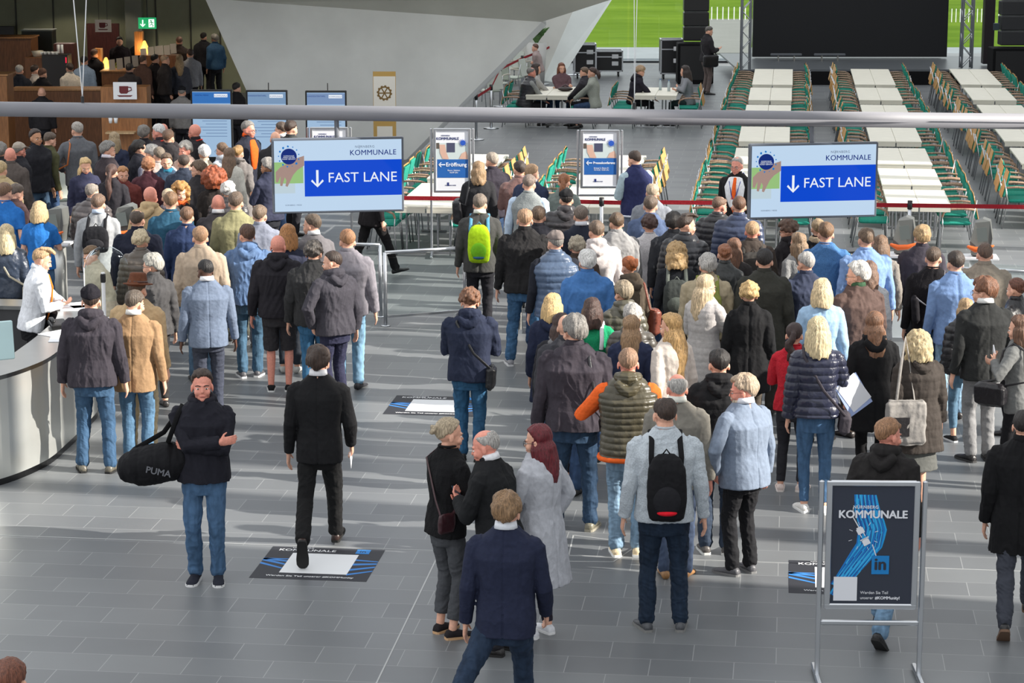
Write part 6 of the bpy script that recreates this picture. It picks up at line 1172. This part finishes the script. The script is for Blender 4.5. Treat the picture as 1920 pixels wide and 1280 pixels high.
for i, (px, py) in enumerate(((1464, 107), (1544, 107))):
    p = G(px, py, .41); t = thing('stage_light_bar', (p.x, 65.2, .41), 0, 'low grey light bar on the stage floor, ' + ('left one' if not i else 'right one'), 'stage light', 'stage light bars'); K = MB(); K.box((0, 0, .17), (.86, .1, .06), None, .01); obj('lamp_bar', K, mat('paint', (96, 100, 106)), t)
    for s in (-1, 1): K = MB(); K.box((s * .22, 0, .07), (.03, .12, .14)); obj('foot', K, STEEL, t)
def truss(px0, px1, py, Y, label):
    a, b_ = Q(px0, py, Y), Q(px1, py, Y); w_ = b_.x - a.x; t = thing('truss_tower', (a.x, Y, max(a.z, 0)), 0, label, 'truss'); H_ = 4.6
    for x, y in ((0, 0), (w_, 0), (0, w_), (w_, w_)): K = MB(); K.cyl((x, y, 0), (x, y, H_), .028, 8); obj('upright', K, ALU, t, True)
    n = int(H_ / (w_ * 1.1)); K = MB()
    for i in range(n):
        z0, z1 = i * H_ / n, (i + 1) * H_ / n
        for (x0, y0), (x1, y1) in (((0, 0), (w_, 0)), ((0, w_), (w_, w_)), ((0, 0), (0, w_)), ((w_, 0), (w_, w_))):
            if i % 2: x0, x1, y0, y1 = x1, x0, y1, y0
            K.cyl((x0, y0, z0), (x1, y1, z1), .012, 6)
    obj('lattice', K, ALU, t)
truss(1390, 1406, 131, 61.6, 'silver lattice truss tower left of the dark screen wall'); truss(1803, 1822, 128, 62.5, 'silver lattice truss tower right of the dark screen wall')
def speakers(px0, px1, Y, ztop, zb, n, lb, bx, col=(22, 22, 24)):
    a, b_ = Q(px0, 60, Y), Q(px1, 60, Y); t = thing('line_array_loudspeaker', ((a.x + b_.x) / 2, Y, 0), 0, lb, 'loudspeaker', 'hanging loudspeakers')
    for i in range(n): z0 = zb + (ztop - zb) * i / n; K = MB(); K.box((0, .02 * i, z0 + (ztop - zb) / n / 2), (b_.x - a.x, .45, (ztop - zb) / n - .02), None, .02); obj('speaker_box', K, mat('plastic', col), t)
    a, b2 = Q(bx[0], 120, Y - .1), Q(bx[1], 120, Y - .1); t = thing('subwoofer', ((a.x + b2.x) / 2, Y - .1, 0), 0, bx[2], 'loudspeaker', 'subwoofers'); K = MB(); K.box((0, 0, zb / 2 - .02), (b2.x - a.x, .7, zb - .05), None, .02); obj('cabinet', K, mat('cloth', (14, 14, 16)), t); K = MB(); K.box((0, -.355, zb / 2), ((b2.x - a.x) * .86, .01, zb * .8)); obj('grille', K, mat('plastic', (24, 24, 26)), t)
speakers(1281, 1328, 63.0, 4.6, 1.12, 9, 'tall black loudspeaker column left of the stage', (1269, 1336, 'black draped subwoofer under the left loudspeaker column'))
speakers(1874, 1932, 60.5, 4.6, 1.18, 9, 'tall dark grey loudspeaker column at the right edge', (1856, 1930, 'black subwoofer under the right loudspeaker column'), (40, 41, 44))
K = MB(); p = Q(1868, 50, 60.3); K.box((0, 0, 0), (.14, .1, .18), None, .01); tagmesh('small_speaker', K, mat('plastic', (44, 58, 66)), 'small dark box mounted beside the right loudspeaker column', 'speaker', loc=(p.x, p.y, p.z))
K = MB(); p = G(1797, 128, .0); K.box((0, 0, 1.1), (.28, .3, 2.1), None, .02); tagmesh('equipment_case', K, mat('plastic', (40, 34, 38)), 'tall narrow dark case behind the right truss tower', 'case', loc=(p.x, 63.6, .41))
def flight_case(px0, px1, py0, py1, Y, lb, d=.6):
    a, b_ = Q(px0, py0, Y), Q(px1, py1, Y); w_ = b_.x - a.x; h = a.z - max(b_.z, 0); t = thing('flight_case', ((a.x + b_.x) / 2, Y + d / 2, 0), 0, lb, 'flight case', 'black flight cases'); z0 = .16
    K = MB(); K.box((0, 0, z0 + h / 2), (w_, d, h)); obj('case_body', K, mat('plastic', (26, 26, 28)), t)
    K = MB()
    for s in (-1, 1):
        for q in (-1, 1): K.box((s * w_ / 2, q * d / 2, z0 + h / 2), (.035, .035, h + .02)); K.box((0, q * d / 2, z0 + h / 2 + s * h / 2), (w_ + .02, .035, .035)); K.box((s * w_ / 2, 0, z0 + h / 2 + q * h / 2), (.035, d, .035))
    K.box((0, -d / 2 - .005, z0 + h * .72), (w_, .02, .03)); obj('metal_edges', K, ALU, t)
    for q in (.5, .86): K = MB(); K.box((w_ * .22, -d / 2 - .01, z0 + h * (q - .12)), (.18, .02, .12), None, .01); obj('butterfly_catch', K, WHITE, t)
    for s in (-1, 1):
        for q in (-1, 1): K = MB(); K.cyl((s * w_ * .36 - .02, q * d * .3, .065), (s * w_ * .36 + .02, q * d * .3, .065), .065, 12); K.box((s * w_ * .36, q * d * .3, .14), (.1, .1, .03)); obj('castor', K, DARK, t)
flight_case(1078, 1117, 70, 123, 64.2, 'tall black flight case left of the grass, behind the slanted wall'); flight_case(1118, 1167, 85, 122, 64.8, 'low black flight case with orange stripe before the grass'); flight_case(1240, 1280, 65, 128, 64.0, 'tall black flight case left of the loudspeaker column')
# lawn posts outside
for i in range(8): p = G(1334 + i * 10.5, 38, 0); K = MB(); K.cyl((0, 0, 0), (0, 0, .55), .018, 6); tagmesh('bollard', K, WHITE, f'{ORD[i]} white post from the left at the lawn edge left of the screen wall', 'bollard', 'white posts left of the screen wall', (p.x, p.y, -.05))
for i in range(13): p = G(1776 + i * 8.0, 39, 0); K = MB(); K.cyl((0, 0, 0), (0, 0, .5), .016, 6); tagmesh('bollard', K, WHITE, f'{(ORD + ["tenth", "eleventh", "twelfth", "last"])[i]} white post from the left on the lawn right of the screen wall', 'bollard', 'white posts right of the screen wall', (p.x, p.y, -.05))
# ------------------------------------------------------------------ planters
def plant(p, label, pot, n, ln, col, wide=.045, pcol=(200, 200, 196), arch=.9):
    t = thing('potted_plant', (p.x, p.y, 0), 0, label, 'plant', 'potted plants'); K = MB(); K.tube([(0, 0, 0), (0, 0, pot)], [.20, .27], 20, tip=False); obj('planter', K, mat('paint', pcol), t, True); rs = random.Random(int(abs(p.x) * 100))
    K = MB()
    for i in range(n):
        a = rs.uniform(0, 6.28); L = ln * rs.uniform(.6, 1.1); P = []
        for q in range(7): s = q / 6; P.append(Vector((math.cos(a) * L * (s * .55 + .25 * s * s) * arch, math.sin(a) * L * (s * .55 + .25 * s * s) * arch, pot - .05 + L * (1.05 * s - .62 * s * s * arch))))
        K.tube(P, [(wide * math.sin(math.pi * min(.97, .12 + .85 * q / 6)) + .003, .003) for q in range(7)], 5, ref=(0, 0, 1) if False else None, tip=False)
    obj('leaves', K, mat('leaf', col), t)
plant(G(1006, 160), 'green leafy plant in a tall white planter by the slanted wall', 1.12, 90, .62, (74, 112, 56), .03, arch=.62)
plant(Q(290, 100, 57.5), 'dark palm-like plant in the cafe under the exit sign', .9, 40, .75, (34, 48, 32), .022, (60, 50, 44)); plant(Q(206, 110, 53.5), 'green grassy plant beside the left cafe lamp', .85, 40, .7, (100, 112, 44), .012, (60, 50, 44), .5); plant(Q(110, 110, 54), 'small dark plant behind the coffee machines', .95, 26, .4, (50, 40, 34), .02, (60, 40, 34))
# ------------------------------------------------------------------ cafe
OAK = mat('wood', (150, 100, 58)); OAK2 = mat('wood', (120, 76, 44))
def boxat(name, x0, x1, y0, y1, Y, d, m, label, cat, floor=True, group=None, bev=.01, extra=None):
    a, b_ = Q(x0, y0, Y), Q(x1, y1, Y); zb = 0 if floor else b_.z; t = thing(name, ((a.x + b_.x) / 2, Y + d / 2, zb), 0, label, cat, group); K = MB(); K.box((0, 0, (a.z - zb) / 2), (b_.x - a.x, d, a.z - zb), None, bev); obj('body', K, m, t)
    if extra: extra(t, b_.x - a.x, a.z - zb, d)
    return t
def topped(t, w_, h, d): K = MB(); K.box((0, 0, h + .015), (w_ + .06, d + .06, .03)); obj('top', K, mat('wood', (172, 124, 78)), t)
def shelfed(t, w_, h, d): K = MB(); K.box((-.05, -d / 2 - .14, h * .50), (w_ * .62, .28, .03)); obj('shelf', K, mat('wood', (190, 160, 120)), t)
boxat('wooden_counter', 188, 279, 163, 300, 43.5, .5, OAK, 'oak side panel with the coffee cup sign below the pipe', 'counter', extra=shelfed)
boxat('wooden_counter', -30, 19, 142, 300, 45.0, .6, OAK, 'oak panel at the left edge of the cafe', 'counter', extra=topped)
boxat('wooden_counter', 20, 190, 170, 240, 46.5, .6, OAK2, 'long dark wooden cafe counter behind the queue', 'counter', extra=topped)
boxat('cafe_counter', -30, 60, 72, 120, 54, .8, OAK2, 'brown wooden bar at the upper left of the cafe', 'counter', extra=topped); boxat('cafe_counter', 190, 340, 135, 170, 52.1, .7, OAK2, 'wooden counter under the menu sheets', 'counter', extra=topped)
boxat('coffee_machine', 78, 128, 103, 150, 51.5, .5, mat('plastic', (26, 22, 24)), 'black coffee machine with cups on top', 'coffee machine'); K = MB(); p = Q(123, 113, 51.45); K.box((0, 0, 0), (.02, .01, .12)); tagmesh('indicator_light', K, mat('glow', (220, 30, 60), e=1.2), 'narrow red light on the black coffee machine', 'light', loc=(p.x, 51.494, p.z))
boxat('glass_cabinet', 40, 99, 58, 100, 56, .5, mat('paint', (60, 66, 62)), 'dark cabinet with a pale rim behind the cafe bar', 'cabinet', extra=lambda t, w_, h, d: (lambda K: (K.box((0, 0, h + .01), (w_ + .04, d + .04, .03)), obj('rim', K, mat('paint', (140, 150, 146)), t)))(MB()))
boxat('wooden_counter', 100, 140, 82, 130, 55, .4, mat('wood', (92, 52, 46)), 'reddish wooden cupboard in the back of the cafe', 'cupboard'); boxat('wall_panel', 162, 225, 44, 120, 59.2, .1, mat('wood', (84, 40, 36)), 'dark red panel behind the upper coffee sign', 'panel')
boxat('wall_screen', -5, 27, 49, 70, 59.5, .08, BLACK, 'black wall screen at the upper left edge', 'screen', floor=False)
for i in range(9): p = Q(80 + i * 3.6, 104, 51.7); K = MB(); K.tube([(0, 0, 0), (0, 0, .06)], [.025, .035], 8, tip=False); tagmesh('cup', K, WHITE, f'{ORD[i]} white cup from the left on the black coffee machine', 'cup', 'cups on the coffee machine', (p.x, 51.6 + .07 * (i % 2), Q(80, 103, 51.5).z + .001), smooth=True)
for i, (px, py) in enumerate(((207, 231), (217, 231))): p = Q(px, py, 43.2); K = MB(); K.tube([(0, 0, 0), (0, 0, .10)], [.028, .04], 10, tip=False); tagmesh('paper_cup', K, WHITE, ('left' if not i else 'right') + ' white paper cup on the ledge of the oak panel', 'cup', 'paper cups', (p.x, 43.22, p.z), smooth=True)
def cup_sign(px0, px1, py0, py1, Y, lb):
    a, b_ = Q(px0, py0, Y), Q(px1, py1, Y); w_ = b_.x - a.x; t = thing('coffee_sign', ((a.x + b_.x) / 2, Y, (a.z + b_.z) / 2), 0, lb, 'sign', 'coffee cup signs'); K = MB(); K.box((0, 0, 0), (w_, .03, a.z - b_.z)); obj('sign_panel', K, WHITE, t)
    K = MB(); s = w_; K.tube([(-.05 * s, -.018, -.12 * s), (-.05 * s, -.018, .20 * s)], [(.20 * s, .003)] * 2, 16, ref=(0, 1, 0), tip=False) if False else K.prism([(-.24 * s, -.017, .2 * s), (.14 * s, -.017, .2 * s), (.14 * s, -.017, -.05 * s), (.08 * s, -.017, -.12 * s), (-.18 * s, -.017, -.12 * s), (-.24 * s, -.017, -.05 * s)], (0, -.004, 0))
    K.tube([(.12 * s, -.019, .16 * s), (.26 * s, -.019, .14 * s), (.28 * s, -.019, .03 * s), (.12 * s, -.019, -.03 * s)], .022 * s, 6); K.prism([(-.34 * s, -.017, -.19 * s), (.32 * s, -.017, -.19 * s), (.24 * s, -.017, -.25 * s), (-.26 * s, -.017, -.25 * s)], (0, -.004, 0)); obj('cup_symbol', K, mat('paint', (104, 30, 34)), t)
    if Y > 50:
        K = MB(); zt = 3.6 - (a.z + b_.z) / 2; K.cyl((-.1, 0, 0), (-.1, 0, zt), .006, 6); K.cyl((.1, 0, 0), (.1, 0, zt), .006, 6); obj('hanging_wires', K, DARK, t)
cup_sign(212, 257, 154, 186, 43.4, 'white sign with dark red coffee cup on the oak panel'); cup_sign(178, 209, 37, 60, 56.5, 'white sign with coffee cup hanging high in the cafe')
a, b_ = Q(259, 33, 55), Q(293, 54, 55); w_ = b_.x - a.x; h_ = a.z - b_.z; t = thing('exit_sign', ((a.x + b_.x) / 2, 55, (a.z + b_.z) / 2), 0, 'green illuminated emergency exit sign with arrow and running figure', 'sign'); K = MB(); K.box((0, .02, 0), (w_, .05, h_)); obj('sign_panel', K, mat('glow', (24, 150, 92), e=.8), t)
K = MB(); K.cyl((0, .03, 0), (0, .03, 3.6 - t.location.z), .012, 8); obj('hanging_rod', K, DARK, t)
M = Matrix.Translation((0, -.006, 0)) @ Matrix.Rotation(math.pi / 2, 4, 'X'); K = MB(); arrow_mb(K, M, -w_ * .25, 0, h_ * .30, h_ * .05, -math.pi / 2); R4(K, M, w_ * .08, -h_ * .36, w_ * .40, h_ * .36); obj('arrow_and_door', K, mat('glow', (235, 255, 245), e=.9), t)
K = MB(); M2 = M @ Matrix.Translation((w_ * .24, 0, .003)); K.cyl(M2 @ Vector((-.01, h_ * .22, 0)), M2 @ Vector((-.01, h_ * .22, .004)), h_ * .07, 10)
for p0, p1 in (((0, .14), (.02, -.08)), ((.02, -.08), (-.10, -.18)), ((.02, -.08), (.10, -.22)), ((0, .1), (-.12, .02)), ((0, .1), (.12, .02)), ((.10, -.22), (.06, -.32))): K.tube([M2 @ Vector((p0[0] * h_ * 1.5, p0[1] * h_, .002)), M2 @ Vector((p1[0] * h_ * 1.5, p1[1] * h_, .002))], h_ * .035, 5)
obj('running_figure', K, mat('glow', (20, 130, 80), e=.6), t)
boxat('cafe_counter', 262, 336, 104, 140, 54.8, .5, OAK2, 'wooden ledge under the back row of menu sheets', 'counter'); boxat('cafe_counter', 46, 112, 108, 150, 53.0, .7, OAK2, 'lower brown worktop with the cream bucket in the cafe', 'counter')
LZ = Q(60, 108, 53.0).z + .001
K = MB(); p = Q(65, 96, 53); K.tube([(0, 0, 0), (0, 0, .13)], [.10, .14], 10, tip=False); tagmesh('bucket', K, mat('paint', (226, 218, 200)), 'cream bucket on the cafe bar', 'bucket', loc=(p.x, 53.3, LZ), smooth=True)
for i, (px, py) in enumerate(((95, 100), (102, 104))): p = Q(px, py, 52.5); K = MB(); K.cyl((0, 0, 0), (0, 0, .26), .035, 10); tagmesh('cup_stack', K, WHITE, ('taller left' if not i else 'shorter right') + ' stack of white cups behind the coffee machine', 'cups', 'stacks of cups', (p.x, 53.4, LZ), smooth=True)
# lamps between oak boards, menu sheets
for i, (px, py, bx) in enumerate(((199, 122, (186, 201)), (271, 90, (262, 278)))):
    Y = 53.2 if not i else 56; a = Q(px, py, Y); t = thing('floor_lamp', (a.x, Y, a.z - .16), 0, ('left' if not i else 'right') + ' glowing amber lamp on a slim pole in the cafe', 'lamp', 'amber cafe lamps'); K = MB(); K.tube([(0, 0, .0), (0, 0, .12), (0, 0, .3)], [.10, .12, .04], 14); obj('lamp_shade', K, mat('glow', (255, 190, 90), e=1.3), t, True); K = MB(); zf = -(a.z - .16); K.cyl((0, 0, zf), (0, 0, .02), .02, 10); K.cyl((0, 0, zf), (0, 0, zf + .03), .14, 18); obj('pole', K, DARK, t)
    ld = bpy.data.lights.new('lamp_light', 'POINT'); ld.energy = 7; ld.color = (1, .62, .25); ld.shadow_soft_size = .12; lo = bpy.data.objects.new('lamp_light', ld); lo.location = (a.x, Y - .22, a.z); ALL.append(lo)
    a, b_ = Q(bx[0], py - 30, Y - .1), Q(bx[1], py + 14, Y - .1); K = MB(); K.box((0, 0, 0), (b_.x - a.x, .3, a.z - b_.z)); tagmesh('wooden_screen', K, mat('wood', (186, 130, 74)), ('left' if not i else 'right') + ' upright oak board shielding the amber lamp', 'board', 'oak boards', ((a.x + b_.x) / 2 - .14, Y + .1, (a.z + b_.z) / 2))
ML = ['first', 'second', 'third', 'fourth']
for i in range(4):
    p = Q(210 + i * 14.5, 122 - i * 2.5, 52.35); K = MB(); K.box((0, 0, 0), (.135, .004, .27), Matrix.Rotation(-.5, 3, 'X') @ Matrix.Rotation(-.12, 3, 'Y')); tagmesh('menu_sheet', K, mat('paper', (176, 168, 158)), f'white menu sheet in the front row, {ML[i]} from the left', 'menu', 'menu sheets in the front row', (p.x, 52.35, p.z))
for i, (px, py) in enumerate(((269, 100), (283, 97), (298, 95), (313, 94), (325, 91))):
    p = Q(px, py, 55); K = MB(); K.box((0, 0, 0), (.20 if i == 2 else .14, .004, .25), Matrix.Rotation(-.5, 3, 'X') @ Matrix.Rotation(-.12, 3, 'Y')); tagmesh('menu_sheet', K, mat('paper', (176, 168, 158)), f'white menu sheet in the back row, {(ML + ["fifth"])[i]} from the left', 'menu', 'menu sheets in the back row', (p.x, p.y, p.z))
for i, (x, y) in enumerate(((-10.8, 57.6), (-7.4, 57.2), (-9.2, 53), (-11.5, 50), (-8.5, 48.5))):  # unseen fill lights added under the slab to brighten the cafe
    t = thing('ceiling_light', (x, y, 3.6), 0, 'round cafe ceiling light, out of the picture above the cafe', 'light', 'cafe ceiling lights'); K = MB(); K.cyl((0, 0, -.04), (0, 0, 0), .15, 16); obj('lamp_body', K, WHITE, t)
    ld = bpy.data.lights.new('ceiling_lamp', 'SPOT'); ld.energy = 150; ld.spot_size = R_(120); ld.color = (1, .86, .68); ld.shadow_soft_size = .15; lo = bpy.data.objects.new('ceiling_lamp', ld); lo.location = (x, y, 3.54); ALL.append(lo)
# roll-up banner with the gear wheel
a, b_ = Q(699, 134, 43.8), Q(743, 256, 43.8); w_ = b_.x - a.x; t = thing('roll_up_banner', ((a.x + b_.x) / 2, 43.8, 0), 0, 'golden roll-up banner with a gear wheel by the white wall', 'banner'); zt = a.z; hh = zt - .06
GOLD, GOLD2, IV = mat('paper', (188, 152, 84)), mat('paper', (120, 92, 44)), mat('paper', (226, 222, 212)); M = Matrix.Translation((0, 0, 0)) @ Matrix.Rotation(math.pi / 2, 4, 'X')
K = MB(); R4(K, M, -w_ / 2, .06, w_ / 2, zt); bn = obj('banner_sheet', K, GOLD, t); K = MB(); K.box((0, .02, .03), (w_ + .06, .2, .06), None, .01); obj('base', K, ALU, t)
K = MB(); R4(K, M, -w_ * .48, zt - .80, w_ * .48, zt - .09, .002); obj('upper_panel', K, IV, bn)
K = MB(); cz = zt - .40; n = 24
for k_, (ro, ri) in enumerate(((w_ * .30, w_ * .235),)):
    for j in range(n):
        a0, a1 = 2 * math.pi * j / n, 2 * math.pi * (j + 1) / n; r2 = ro * (1.13 if j % 2 else 1); K.prism([M @ Vector((r2 * math.cos(a0), cz + r2 * math.sin(a0), .004)), M @ Vector((r2 * math.cos(a1), cz + r2 * math.sin(a1), .004)), M @ Vector((ri * math.cos(a1), cz + ri * math.sin(a1), .004)), M @ Vector((ri * math.cos(a0), cz + ri * math.sin(a0), .004))], M.to_3x3() @ Vector((0, 0, .002)))
for j in range(6): a0 = math.pi * j / 3; K.tube([M @ Vector((0, cz, .005)), M @ Vector((w_ * .25 * math.cos(a0), cz + w_ * .25 * math.sin(a0), .005))], [(.012, .002)] * 2, 5)
obj('gear_wheel', K, GOLD2, bn)
K = MB()
for j in range(7): R4(K, M, -w_ * .46 + j * w_ * .14, zt - .83, -w_ * .46 + j * w_ * .14 + w_ * .07, zt - .77, .004)
obj('gear_teeth', K, GOLD, bn); K = MB(); R4(K, M, -w_ * .34, .12, w_ * .34, zt - 1.02, .002); obj('lower_panel', K, IV, bn)
# tables and dark chairs between the cafe and the queue
p = G(112, 372, .45); pale_chair(Vector((p.x, p.y, 0)), .3, 'pale grey chair behind the long-haired blonde woman on the left', 'pale chairs')
# ------------------------------------------------------------------ link everything
for o in ALL: SC.collection.objects.link(o)
bpy.data.scenes.remove(SCR)
for m_ in [m for m in bpy.data.meshes if m.users == 0]: bpy.data.meshes.remove(m_)
